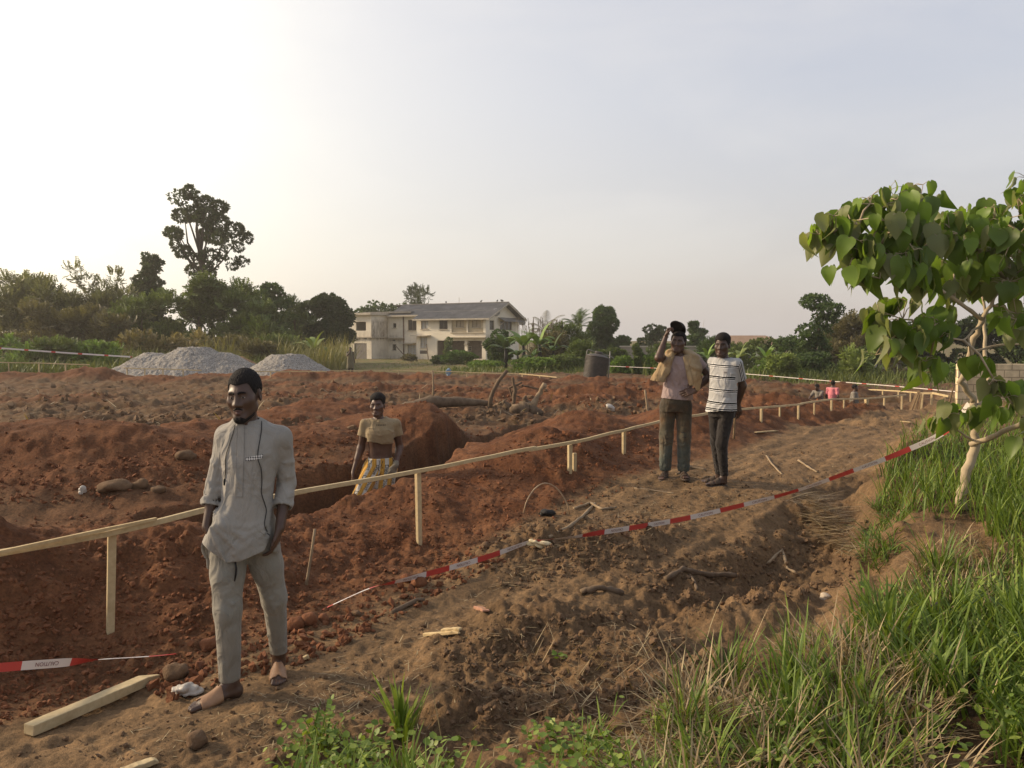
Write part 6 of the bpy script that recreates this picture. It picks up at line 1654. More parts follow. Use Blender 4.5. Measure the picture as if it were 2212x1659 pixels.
CURT = mat_noise('curtain_glass', (.34, .28, .20), (.44, .37, .27), 3, .4, 0)
WIN = mat_noise('window_timber', (.20, .165, .12), (.30, .25, .19), 6, .8, .2)
LOUV = mat_noise('louvre_blade', (.085, .070, .055), (.15, .125, .10), 8, .8, .1)
DARKW = mat_noise('porch_wall', (.19, .15, .11), (.28, .225, .165), 3, .95, .1)
DOORM = mat_noise('weathered_door', (.13, .115, .10), (.24, .215, .19), 4, .9, .4, 20, (6, 6, .4))
house = empty('house', P0, -TH, 'two storey cream house with stained walls and a long grey roof, across the site', 'house')
def wall(u0, u1, w0, w1, v, holes=(), depth=.22, name='wall', mat=PLASTER, stain=None, side=False):
    us = sorted({u0, u1, *[h[0] for h in holes], *[h[1] for h in holes]}); ws = sorted({w0, w1, *[h[2] for h in holes], *[h[3] for h in holes]})
    # finer grid so that stains have shape
    def fine(a): return sorted({*a, *[x for p, q in zip(a[:-1], a[1:]) for x in np.linspace(p, q, max(2, int((q-p)/.45)+1))]})
    us, ws = fine(us), fine(ws); m = MB()
    f = (lambda a, b, c: (a, b, c)) if not side else (lambda a, b, c: (b, a, c))
    for a, b in zip(us[:-1], us[1:]):
        for c, d in zip(ws[:-1], ws[1:]):
            x, y = (a+b)/2, (c+d)/2
            if any(h[0] < x < h[1] and h[2] < y < h[3] for h in holes): continue
            m.quad(f(a, v, c), f(b, v, c), f(b, v, d), f(a, v, d))
    for a, b, c, d in holes:
        e = v+depth*(1 if not side else -1)
        m.quad(f(a, v, c), f(a, e, c), f(a, e, d), f(a, v, d)); m.quad(f(b, v, c), f(b, v, d), f(b, e, d), f(b, e, c)); m.quad(f(a, v, d), f(a, e, d), f(b, e, d), f(b, v, d)); m.quad(f(a, v, c), f(b, v, c), f(b, e, c), f(a, e, c))
    me = m.mesh(name, mat, False)
    vs = np.array([tuple(q.co) for q in me.vertices]); st = np.zeros(len(vs)) if stain is None else np.array([stain(*q) for q in vs])
    a_ = me.attributes.new('stain', 'FLOAT', 'POINT'); a_.data.foreach_set('value', st.astype(np.float32))
    return obj(name, me, house)
def window(a, b, c, d, v, kind='glass', mull=1, bars=0, side=False, depth=.14):
    f = (lambda x, y, z: (x, y, z)) if not side else (lambda x, y, z: (y, x, z)); sg = 1 if not side else -1; e = v+depth*sg
    m = MB(); w = .07
    def bx(x0, x1, z0, z1, y0, y1): cx = f((x0+x1)/2, (y0+y1)/2, (z0+z1)/2); s = f(abs(x1-x0), abs(y1-y0), abs(z1-z0)); m.box(cx, s)
    bx(a, a+w, c, d, e-.04, e+.04); bx(b-w, b, c, d, e-.04, e+.04); bx(a+w, b-w, c, c+w, e-.04, e+.04); bx(a+w, b-w, d-w, d, e-.04, e+.04)
    for i in range(mull): x = a+(b-a)*(i+1)/(mull+1); bx(x-.03, x+.03, c+w, d-w, e-.035, e+.035)
    for i in range(bars): z = c+(d-c)*(i+1)/(bars+1); bx(a+w, b-w, z-.025, z+.025, e-.03, e+.03)
    o = m.build('window', TRIM if bars else WIN, house)
    m2 = MB()
    if kind == 'louvre':
        n = 9
        for i in range(n):
            z = c+w+(d-c-2*w)*(i+.5)/n; cx = f((a+b)/2, e, z); R = Matrix.Rotation(.7, 3, 'X'); m2.box(cx, (b-a-2*w, .13, .02), R)
        m2.build('louvre', LOUV, o); m2 = MB()
        m2.quad(f(a, e+.12, c), f(b, e+.12, c), f(b, e+.12, d), f(a, e+.12, d)); m2.build('pane', GLASS, o)
    else:
        y = e+.02*sg; m2.quad(f(a, y, c), f(b, y, c), f(b, y, d), f(a, y, d)); m2.build('pane', {'glass': GLASS, 'curtain': CURT, 'pale': PANE}[kind], o)
    if not side:
        m3 = MB(); m3.box(((a+b)/2, v-.05, c-.045), (b-a+.16, .16, .07)); m3.build('sill', TRIM, o)
    return o
def rect(x0, x1, y0, y1, v=0.0): return (hu(x0, v), hu(x1, v), hw(y1, (x0+x1)/2, v), hw(y0, (x0+x1)/2, v))
VM = 1.5; VW = VM-3.8; DEP = 9.4
WE = hw(405, 1200)                  # wall top under the eave
GB = -.5
# main block
wn1 = rect(925, 1005, 425, 515); wn2 = rect(1125, 1218, 415, 518); wn3 = rect(1300, 1390, 417, 495); wn4 = rect(1477, 1575, 417, 497)
g1 = rect(915, 990, 607, 725); ac = rect(910, 990, 752, 790); po1 = rect(1100, 1230, 642, 850); po2 = rect(1258, 1406, 645, 850); po3 = rect(1438, 1597, 645, 850)
po1, po2, po3 = ((a, b, 0.05, d) for a, b, c, d in (po1, po2, po3))
uL = hu(875); uR = 0.0
bal1 = rect(1262, 1428, 417, 552); bal2 = rect(1442, 1612, 417, 552)
stn = lambda x, y, z: max(0, 1-abs(z-WE*.98)/.5)*.5+max(0, 1-z/.9)*.55
wall(uL, uR, GB, WE, 0, [wn1, wn2, bal1, bal2, g1, ac, po1, po2, po3], stain=stn)
window(*wn1, 0, 'pale', 1); window(*wn2, 0, 'louvre', 1); window(*g1, 0, 'pale', 1, 3)
m = MB(); m.box(((ac[0]+ac[1])/2, .08, (ac[2]+ac[3])/2), (ac[1]-ac[0], .10, ac[3]-ac[2])); m.build('vent_panel', LOUV, house)
for bl, wn_ in ((bal1, wn3), (bal2, wn4)):
    wall(bl[0]-.05, bl[1]+.05, bl[2]-.05, bl[3]+.05, .23, [wn_], name='bay_panel', mat=mat_noise('bay_plaster', (.46, .38, .25), (.56, .47, .32), 3, .9, .1) if bl is bal1 else bpy.data.materials['bay_plaster'])
    window(*wn_, .23, 'curtain', 1, depth=.10)
    m = MB(); m.box(((bl[0]+bl[1])/2, -.06, bl[2]-.05), (bl[1]-bl[0]+.3, .30, .10)); m.build('ledge', TRIM, house)
cn = rect(1240, 1660, 600, 614); m = MB(); m.box(((cn[0]+cn[1])/2, -.35, (cn[2]+cn[3])/2), (cn[1]-cn[0], .70, .14)); m.build('canopy', TRIM, house)
# porch behind the openings
pu0, pu1 = po1[0]-.1, -.05
m = MB(); m.quad((pu0, 2.6, GB), (pu1, 2.6, GB), (pu1, 2.6, 3), (pu0, 2.6, 3)); m.quad((pu0, .22, GB), (pu0, 2.6, GB), (pu0, 2.6, 3), (pu0, .22, 3)); m.quad((pu0, .22, 2.95), (pu1, .22, 2.95), (pu1, 2.6, 2.95), (pu0, 2.6, 2.95)); m.quad((pu0, .0, .04), (pu1, .0, .04), (pu1, 2.6, .04), (pu0, 2.6, .04)); m.build('porch', DARKW, house)
pw = rect(1447, 1486, 705, 757, 2.6); window(*pw, 2.42, 'glass', 1, 1)
m = MB(); bm_ = bmesh.new(); bmesh.ops.create_icosphere(bm_, subdivisions=2, radius=.09, matrix=Matrix.Translation((hu(1452, .5), .5, hw(661, 1452, .5)))); me = bpy.data.meshes.new('lamp'); bm_.to_mesh(me); bm_.free(); me.materials.append(mat_noise('white_globe', (.8, .78, .74), (.85, .83, .8), 2, .3, 0)); obj('lamp', me, house)
for a, b in ((1231, 1257), (1408, 1437), (1599, 1622)):
    r = rect(a, b, 645, 700); m = MB(); m.box(((r[0]+r[1])/2, .02, r[2]+.2), (r[1]-r[0]+.08, .44, .16)); m.build('column_cap', TRIM, house)
aw = rect(845, 1035, 576, 602); m = MB(); m.box(((aw[0]+aw[1])/2, -.45, (aw[2]+aw[3])/2), (aw[1]-aw[0], .95, .13)); m.build('canopy', TRIM, house)
# gable end (right side of the house)
gh = lambda cx, cy: (lambda d, o: (lambda s_: ((o+d*s_-P0).dot(ev), (o+d*s_-P0).z))(((P0-o).dot(eu))/d.dot(eu)))(W(729+.1953*cx, 610.2+.1953*cy, HD)-Vector((0, 0, CAM_Z)), Vector((0, 0, CAM_Z)))
RW = hit(1925, 215, DEP/2)[1]-.05
ga, gb_ = gh(1683, 525), gh(1735, 420); gw = (ga[0], gb_[0], ga[1], gb_[1]); ga, gb_ = gh(1800, 528), gh(1930, 432); go_ = (ga[0], min(gb_[0], DEP-.6), ga[1], gb_[1])
wall(0, DEP, GB, WE, 0.0, [gw, go_], side=True, stain=lambda x, y, z: max(0, 1-abs(z-2.9)/.4)*.8)
window(*gw, 0.0, 'glass', 0, 0, True); window(*go_, 0.0, 'glass', 2, 0, True)
for q in ([(0, 0, WE), (0, DEP, WE), (0, DEP/2, RW-.12)], [(uL, DEP, WE), (uL, 0, WE), (uL, DEP/2, RW-.12)]):
    m = MB(); m.add(q, [[0, 1, 2]]); obj('gable', m.mesh('gable', PLASTER), house)
m = MB(); m.quad((uL-8, DEP, GB), (0, DEP, GB), (0, DEP, WE), (uL-8, DEP, WE)); m.quad((uL-.02, .0, GB), (uL-.02, VM, GB), (uL-.02, VM, WE), (uL-.02, 0, WE)); m.build('rear_wall', PLASTER, house)
# awning sheet over the gable opening
b0 = gh(1775, 388); b1 = gh(2000, 438); m = MB(); m.add([(.02, b0[0], b0[1]), (.02, b1[0], b0[1]), (1.1, b1[0], b0[1]-.55), (1.1, b0[0], b0[1]-.55)], [[0, 1, 2, 3]]); o = m.build('awning', ROOFM.m, house); o.modifiers.new('t', 'SOLIDIFY').thickness = .04
m = MB(); m.tube([(.0, b0[0]+.3, b0[1]-1.1), (.95, b0[0]+.3, b0[1]-.5)], .03, 6); m.tube([(.0, b1[0]-.3, b0[1]-1.1), (.95, b1[0]-.3, b0[1]-.5)], .03, 6); m.build('awning_strut', TRIM, house)
# roof: corrugated sheets, two eave heights
def sheet(u0, u1, v0, w0, v1, w1, name='roof', thick=.05):
    """corrugated slope from eave (v0, w0) to ridge (v1, w1)"""
    nu = int((u1-u0)/.11); us = np.linspace(u0, u1, nu); T = [0, .48, .50, 1.0]; V = []; F = []
    nrm = Vector((0, -(w1-w0), (v1-v0))).normalized(); nrm = nrm if nrm.z > 0 else -nrm
    for j, tt in enumerate(T):
        lift = .035 if j in (0, 1) else 0.0
        if j == 1: lift = .0
        for i, u in enumerate(us):
            o = .028*math.cos(PI*i)+(.03 if j >= 2 else 0)*0
            V.append((u, v0+(v1-v0)*tt+nrm.y*(o), w0+(w1-w0)*tt+nrm.z*(o)+(.04 if j == 2 else 0)))
    for j in range(len(T)-1):
        for i in range(nu-1): F.append([j*nu+i, j*nu+i+1, (j+1)*nu+i+1, (j+1)*nu+i])
    m = MB(); m.add(V, F); o = m.build(name, ROOFM.m, house); md = o.modifiers.new('t', 'SOLIDIFY'); md.thickness = thick; md.offset = -1; return o
ueL = hu(828, -.7); WEV = hit(1200, 400, -.7)[1]; uRg = .95
rv, rw = DEP/2, RW
sheet(ueL, uRg, -.7, WEV, rv, rw); sheet(ueL-7, uRg, DEP+.7, WEV, rv, rw)
u2, w2 = hit(552, 366, VM-.7); uRl = hit(812, 240, rv)[0]; u2 = min(u2, uRl)
sl = (rw-WEV)/(rv+.7); sheet(u2, ueL-.03, VM-.7, WEV+sl*VM, rv, rw)
m = MB(); m.box(((ueL+uRg)/2, -.74, WEV-.10), (uRg-ueL, .05, .20)); m.box(((u2+ueL)/2, VM-.74, WEV+sl*VM-.10), (ueL-u2-.06, .05, .20)); m.build('fascia', TRIM, house)
m = MB(); m.bar((uRg-.03, -.72, WEV-.14), (uRg-.03, rv, rw-.14), .05, .22); m.bar((uRg-.03, DEP+.7, WEV-.14), (uRg-.03, rv, rw-.14), .05, .22); m.build('bargeboard', TRIM, house)
m = MB(); m.tube([(u2, rv, rw+.02), (uRg, rv, rw+.02)], .09, 8); m.build('ridge_cap', ROOFM.m, house)
# middle section
mw1 = rect(780, 874, 412, 530, VM); mw2 = rect(775, 866, 692, 800, VM); sw1 = rect(613, 650, 450, 503, VM); sw2 = rect(605, 648, 683, 752, VM)
um0 = hu(375, VW); WM = WEV+sl*VM-.05
wall(um0, uL, GB, WM, VM, [mw1, mw2, sw1, sw2], stain=lambda x, y, z: max(0, 1-abs(z-2.6)/1.0)*(.9 if x < hu(725, VM) else .1)+max(0, 1-z/.8)*.6)
window(*mw1, VM, 'louvre', 1); window(*mw2, VM, 'pale', 2, 3); window(*sw1, VM, 'glass', 0); window(*sw2, VM, 'glass', 0)
dp = hu(735, VM); m = MB(); m.tube([(dp, VM-.10, GB), (dp, VM-.10, WM-.1)], .085, 8); m.build('drainpipe', mat_noise('rusty_pipe', (.12, .075, .05), (.2, .13, .09), 5, .8, .2), house, True)
aw = rect(712, 868, 660, 684, VM); m = MB(); m.box(((aw[0]+aw[1])/2, VM-.4, (aw[2]+aw[3])/2), (aw[1]-aw[0], .85, .12)); m.build('canopy', TRIM, house)
# left wing with flat roof
uw0, uw1 = hu(142, VW), hu(375, VW); WW = hw(362, 250, VW)
ww = rect(206, 316, 435, 533, VW); dr = rect(184, 322, 672, 846, VW)
wall(uw0, uw1, GB, WW, VW, [ww, dr], stain=lambda x, y, z: max(0, 1-abs(z-2.75)/.9)*.8*(1 if z > 2.5 else .2)+.15)
wall(VW, VM, GB, WW, uw1, [], side=True, stain=lambda x, y, z: .95 if 2.6 < z < 5.3 else .15)
window(*ww, VW, 'curtain', 1)
m = MB(); k_ = (dr[1]-dr[0]); m.box((dr[0]+k_*.28, VW+.12, (dr[2]+dr[3])/2), (k_*.40, .06, dr[3]-dr[2])); o = m.build('door', DOORM, house); m = MB(); m.box((dr[0]+k_*.74, VW+.10, (dr[2]+dr[3])/2), (k_*.50, .06, dr[3]-dr[2])); m.build('door', DOORM, house); m = MB(); m.box((dr[0]+k_*.54, VW+.055, (dr[2]+dr[3])/2), (.04, .04, .16)); m.build('handle', GLASS, o)
m = MB(); e0, e1 = hu(75, VW-.6), uw1+.3; m.box(((e0+e1)/2, (VW-.6+VM)/2, WW+.16), (e1-e0, VM-VW+.6, .30)); m.build('flat_roof', TRIM, house)
m = MB(); m.add([(e0, VW-.6, WW+.32), (uL-3.5, VW-.6+.3, WW+.75), (uL-3.5, VM+4, WW+1.2), (e0, VM+4, WW+.5)], [[0, 1, 2, 3]]) if False else m.box(((e0+uw1)/2+2.2, VM+1.9, WW+.45), (uw1-e0+4.2, 4.6, .25)); m.build('roof_slab', ROOFM.m, house)
m = MB(); m.box(((uw0+uw1)/2, VW-.10, hw(605, 250, VW)), (uw1-uw0+.6, .34, .14)); m.box((uw1+.12, (VW+VM)/2, hw(605, 250, VW)), (.30, VM-VW, .14)); m.box(((um0+dp)/2+.2, VM-.25, hw(612, 640, VM)), (dp-um0-.3, .6, .14)); m.build('ledge', TRIM, house)
m = MB(); m.quad((uw0, VW, GB), (uw0, DEP, GB), (uw0, DEP, WW), (uw0, VW, WW)); m.build('end_wall', PLASTER, house)
for cx, cy, v in ((197, 618, VW), (312, 620, VW), (626, 640, VM)):
    r = rect(cx-13, cx+13, cy-6, cy+6, v); m = MB(); m.box(((r[0]+r[1])/2, v-.01, (r[2]+r[3])/2), (r[1]-r[0], .03, r[3]-r[2])); m.build('vent_hole', GLASS, house)
# dishes and aerials
def dish(u, v, w, r, yaw):
    prof = [(r*i/8, -.22*r*(1-(i/8)**2)) for i in range(9)]; R = Matrix.Rotation(yaw, 3, 'Z') @ Matrix.Rotation(math.radians(72), 3, 'X'); m = MB(); m.lathe(prof, 24, (u, v, w), R); o = m.build('satellite_dish', mat_noise('dish_grey', (.42, .40, .37), (.54, .52, .48), 4, .6, .1), house, True); o.modifiers.new('t', 'SOLIDIFY').thickness = .03
    m = MB(); m.tube([(u, v, w), (u-.35*math.sin(yaw)*-1, v-.5*math.cos(yaw), w+.15)], .02, 5); m.tube([(u, v, w), (u-.1, v+.3, w-.4)], .03, 6); m.build('dish_arm', TRIM, o)
d1 = gh(1730, 330); dish(.35, d1[0], d1[1], .55, .5); d2 = gh(2010, 440); dish(.5, min(d2[0], DEP+.2), d2[1], .50, .7)
# ladder-like poles leaning on the wall, aerials
for a, b, cx0, cy0, cx1, cy1 in ((0, 0, 770, 815, 675, 700), (0, 0, 1005, 830, 985, 680)):
    x0_, z0_ = hit(cx0, cy0, -.9); x1_, z1_ = hit(cx1, cy1, -.1 if cx0 > 900 else VM-.2)
    m = MB(); m.tube([P0+eu*x0_+ev*-.9+Vector((0, 0, z0_-.3)), P0+eu*x1_+ev*(-.1 if cx0 > 900 else .6)+Vector((0, 0, z1_))], .06, 6); tag(m.build('leaning_pole', BARK, None, True), 'dark pole leaning against the middle part of the house' if cx0 < 900 else 'thin pole leaning below the ground floor window of the house', 'pole')
p = W(1125, 643, 108); m = MB(); m.tube([(p.x-.3, p.y, 2.0), (p.x-.3, p.y, p.z-1.0), (p.x, p.y, p.z)], .035, 5); m.build('aerial', TRIM).parent = house; house.children[-1].matrix_parent_inverse = Matrix.Translation(-P0) if False else (Matrix.Translation(P0) @ Matrix.Rotation(-TH, 4, 'Z')).inverted()
u_, w_ = hit(1345, 165, rv); m = MB(); m.tube([(u_, rv, rw), (u_, rv, w_)], .03, 5); m.build('aerial', TRIM, house)
# birds on the ridge
BIRD = mat_noise('bird_feather', (.03, .028, .026), (.06, .055, .05), 10, .8, 0)
for k, cx in enumerate((1203, 1590, 1768, 1812, 1826)):
    u_ = hu(cx, rv); S = Sdf((-.22, -.22, -.02), (.22, .22, .40), .018); S.add(ell((0, 0, .17), (.10, .17, .09), np.array(Matrix.Rotation(-.5, 3, 'X'))), .02); S.add(ell((0, -.12, .29), .055), .03); S.add(cap((0, -.17, .29), (0, -.21, .28), .018, .006), .01); S.add(fcap((0, .12, .10), (0, .22, .02), .05, .03, (0, .5, 1), .3), .02)
    for s_ in (-.03, .03): S.add(cap((s_, 0, .10), (s_, 0, 0), .014), .005)
    q = P0+eu*u_+ev*rv+Vector((0, 0, rw+.09)); o = obj('bird', S.mesh('bird', BIRD, 1)); o.location = q; o.rotation_euler = (0, 0, k*1.3); tag(o, ['dark bird perched alone near the middle of the house ridge', 'dark bird perched on the ridge right of the aerial', 'dark bird on the ridge just left of the pair', 'left bird of the pair at the gable end of the ridge', 'right bird of the pair at the gable end of the ridge'][k], 'bird')

# ------------------------------------------------------------------ other buildings
t = NT('sandcrete_block'); b = t.n('ShaderNodeTexBrick'); b.inputs['Scale'].default_value = 1.0; b.inputs['Brick Width'].default_value = .46; b.inputs['Row Height'].default_value = .235; b.inputs['Mortar Size'].default_value = .014
b.inputs['Color1'].default_value = (.56, .45, .27, 1); b.inputs['Color2'].default_value = (.66, .54, .34, 1); b.inputs['Mortar'].default_value = (.30, .23, .14, 1)
sx = t.n('ShaderNodeSeparateXYZ'); t.l(t.co('Object'), sx.inputs[0]); cx_ = t.n('ShaderNodeCombineXYZ'); t.l(sx.outputs[0], cx_.inputs[0]); t.l(sx.outputs[2], cx_.inputs[1]); t.l(cx_.outputs[0], b.inputs[0])
nn = t.noise(4, 5, .6, t.co('Object')); t.base(t.mix(1, b.outputs[0], t.ramp(nn.outputs[0], [(.3, (.75,)*3), (.7, (1.15,)*3)]).outputs[0], 'MULTIPLY')); t.rough(.95); t.bump(b.outputs['Fac'], -.4, .02); BLOCK = t.m
p = W(2066, 860, 25.5); z = GZ(p.x, p.y)
bw = empty('block_wall', (p.x, p.y, z), math.radians(-6), 'low unplastered block wall behind the small tree at right', 'wall')
m = MB(); m.box((5.0, .0, .70), (10, .23, 1.8)); bevel(m.build('block_face', BLOCK, bw), .01); m = MB(); m.box((.10, -.16, .72), (.32, .10, 1.9)); m.build('end_pier', BLOCK, bw)
p = W(1352, 772, 74); m = MB(); bz = GZ(p.x, p.y)
gw_ = empty('boundary_wall', (p.x, p.y, bz), math.radians(-8), 'long grey plastered boundary wall behind the climbing plants', 'wall'); m.box((3.2, 0, .75), (7.4, .25, 2.1)); m.build('wall_face', mat_noise('grey_render', (.24, .205, .165), (.34, .295, .24), 1.5, .95, .2, 10), gw_); m = MB(); m.box((3.2, 0, 1.86), (7.6, .4, .12)); m.build('coping', TRIM, gw_)
# brown hipped roof beyond the bushes
p = W(1612, 745, 84); hz_ = p.z
hut = empty('bungalow', (p.x, p.y, GZ(p.x, p.y)), .2, 'low house with a brown hipped roof half hidden by bushes behind the striped man', 'house')
bz = hz_-GZ(p.x, p.y)
m = MB(); m.box((0, 0, (bz-.1)/2), (6.4, 4.8, bz-.1)); m.build('wall', PLASTER, hut); m = MB(); m.add([(-3.7, -2.9, bz), (3.7, -2.9, bz), (3.7, 2.9, bz), (-3.7, 2.9, bz), (-2.2, 0, bz+1.0), (2.2, 0, bz+1.0)], [[0, 1, 5, 4], [2, 3, 4, 5]]); m.add([(-3.7, -2.9, bz), (3.7, -2.9, bz), (3.7, 2.9, bz), (-3.7, 2.9, bz), (-2.2, 0, bz+1.0), (2.2, 0, bz+1.0)], [[1, 2, 5], [3, 0, 4]]); m.build('roof', mat_noise('rusty_roof', (.26, .165, .10), (.36, .24, .155), 3, .9, .2, 12), hut)
m = MB(); m.box((-1, -2.42, bz*.55), (1.1, .06, 1.0)); m.build('window', GLASS, hut)
# ------------------------------------------------------------------ vegetation
G_ = np.random.default_rng(5)
def unit(v): return v/np.maximum(np.linalg.norm(v, axis=-1, keepdims=True), 1e-9)
def frames(z, rg, up=None):
    """rotation matrices whose third column is z, random twist"""
    z = unit(z); a = rg.normal(size=z.shape) if up is None else np.broadcast_to(up, z.shape)+rg.normal(size=z.shape)*.25
    x = unit(np.cross(a, z)); y = np.cross(z, x); return np.stack([x, y, z], -1)
def scatter(T, P, R, S):
    V, F = T; V = np.asarray(V, float); F = np.asarray(F)
    S = np.asarray(S, float); S = S[:, None, None] if S.ndim == 1 else S[:, None, :]
    W_ = np.einsum('nij,nkj->nki', R, V[None]*S)+P[:, None, :]
    n, k = len(P), len(V); return W_.reshape(-1, 3), (F[None]+np.arange(n)[:, None, None]*k).reshape(-1, F.shape[1])
def t_leaf(L=1.0, w=.42, fold=.12, c=.5):
    return ([(0, 0, 0), (-w/2, fold, L*c), (0, 0, L), (w/2, fold, L*c)], [[0, 1, 2, 3]])
def t_join(parts):
    V, F, n = [], [], 0
    for v, f in parts: V += [tuple(q) for q in v]; F += [[i+n for i in r] for r in f]; n += len(v)
    return V, F
def t_clump(n=8, seed=0, spread=1.0, w=.42):
    rg = np.random.default_rng(seed); out = []
    for i in range(n):
        d = unit(np.array([rg.normal()*spread, rg.normal()*spread, .7+rg.uniform(-.3, .5)])); R = frames(d[None], rg)[0]; v, f = t_leaf(rg.uniform(.6, 1.0), w)
        out.append(((np.array(v) @ R.T)+d*.12, f))
    return t_join(out)
def t_frond(n=9, seed=0, w=.16, ll=.34, droop=.5):
    rg = np.random.default_rng(seed); out = []
    for i in range(n):
        t = (i+1)/n; p = np.array([0, -droop*t*t*.6, t*(1-.18*droop*t)])
        for s in (-1, 1):
            d = unit(np.array([s*1.0, -.25-rg.uniform(0, .3), .55])); R = frames(d[None], rg, np.array([0, 1., 0]))[0]; L = ll*(1-.55*abs(t-.45))
            v, f = t_leaf(L, w*1.0, .0); v = np.array(v)*[1, 1, 1]; out.append(((v @ R.T)+p, f))
    return t_join(out)
def in_blob(n, c, r, rg, shell=.55):
    d = unit(rg.normal(size=(n, 3))); q = shell+(1-shell)*rg.random(n)**.6; return np.array(c)+d*q[:, None]*np.array(r), d
def tint_attr(me, n_each, rg, lo=.6, hi=1.35, n=None):
    k = len(me.vertices)//n_each; t = rg.uniform(lo, hi, k).repeat(n_each); a = me.attributes.new('tint', 'FLOAT', 'POINT'); full = np.ones(len(me.vertices), np.float32); full[:len(t)] = t; a.data.foreach_set('value', full)
def foliage(name, c1, c2, scale=.35, trans=.25, back=None, rough=.6):
    t = NT(name); n = t.noise(scale, 3, .6, t.co('Object')); col = t.ramp(n.outputs[0], [(.32, c1), (.68, c2)]).outputs[0]
    at = t.n('ShaderNodeAttribute'); at.attribute_name = 'tint'
    v = t.n('ShaderNodeVectorMath', operation='SCALE'); t.l(col, v.inputs[0]); t.l(at.outputs['Fac'], v.inputs['Scale']); col = v.outputs[0]
    if back:
        g = t.n('ShaderNodeNewGeometry'); col = t.mix(g.outputs['Backfacing'], col, back)
    t.base(col); t.rough(rough); t.spec(.3)
    tr = t.n('ShaderNodeBsdfTranslucent'); t.l(t.mix(1.0, col, (1.2, 1.25, .5), 'MULTIPLY'), tr.inputs[0]); mx = t.n('ShaderNodeMixShader'); mx.inputs[0].default_value = trans
    t.l(t.b.outputs[0], mx.inputs[1]); t.l(tr.outputs[0], mx.inputs[2]); t.l(mx.outputs[0], t.out.inputs[0]); return t.m
FOL = dict(
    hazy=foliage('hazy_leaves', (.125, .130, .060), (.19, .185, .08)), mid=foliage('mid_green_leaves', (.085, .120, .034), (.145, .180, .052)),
    dark=foliage('dark_leaves', (.036, .054, .022), (.068, .092, .034)), deep=foliage('deep_green_leaves', (.050, .085, .026), (.090, .138, .042)),
    light=foliage('light_leaves', (.15, .20, .05), (.24, .28, .085)), bright=foliage('bright_leaves', (.11, .18, .034), (.175, .25, .055)), tan=foliage('dry_leaves', (.20, .16, .07), (.30, .24, .11)), brown=foliage('brownish_leaves', (.11, .098, .05), (.175, .15, .075)))
TRUNK = mat_noise('tree_trunk', (.055, .042, .03), (.12, .095, .07), 5, .95, .4, 25, (1, 1, .3))
PALET = mat_noise('pale_trunk', (.20, .17, .13), (.30, .26, .20), 5, .95, .3, 25, (1, 1, .3))
def limbs(root, base, tips, r, rg, mat=TRUNK, fork=.35):
    m = MB(); base = Vector(base); T = [Vector(t) for t in tips]; top = max(T, key=lambda t: t.z); cx = sum(T, Vector())/len(T)
    L = [base-Vector((0, 0, .3))]+[Vector((base.x+(cx.x-base.x)*q+(top.x-cx.x)*q*q*.6+rg.normal()*r*.8, base.y+rg.normal()*r*.8, base.z+(top.z-base.z)*q)) for q in (.2, .4, .6, .8, .97)]
    m.tube(L, [r*1.3, r, r*.82, r*.62, r*.4, r*.15], 8)
    for t in T:
        if t is top: continue
        q = min(max((t.z-base.z)/(top.z-base.z)*.74-.06, .05), .95)*5; k = int(q); f = L[min(k, 4)].lerp(L[min(k+1, 5)], q-k); a = f.lerp(t, .5)+Vector((rg.normal()*r, rg.normal()*r, -.06*(t-f).length)); m.tube([f, a, t], [r*.42, r*.28, r*.10], 6)
    return m.build('trunk', mat, root, True)
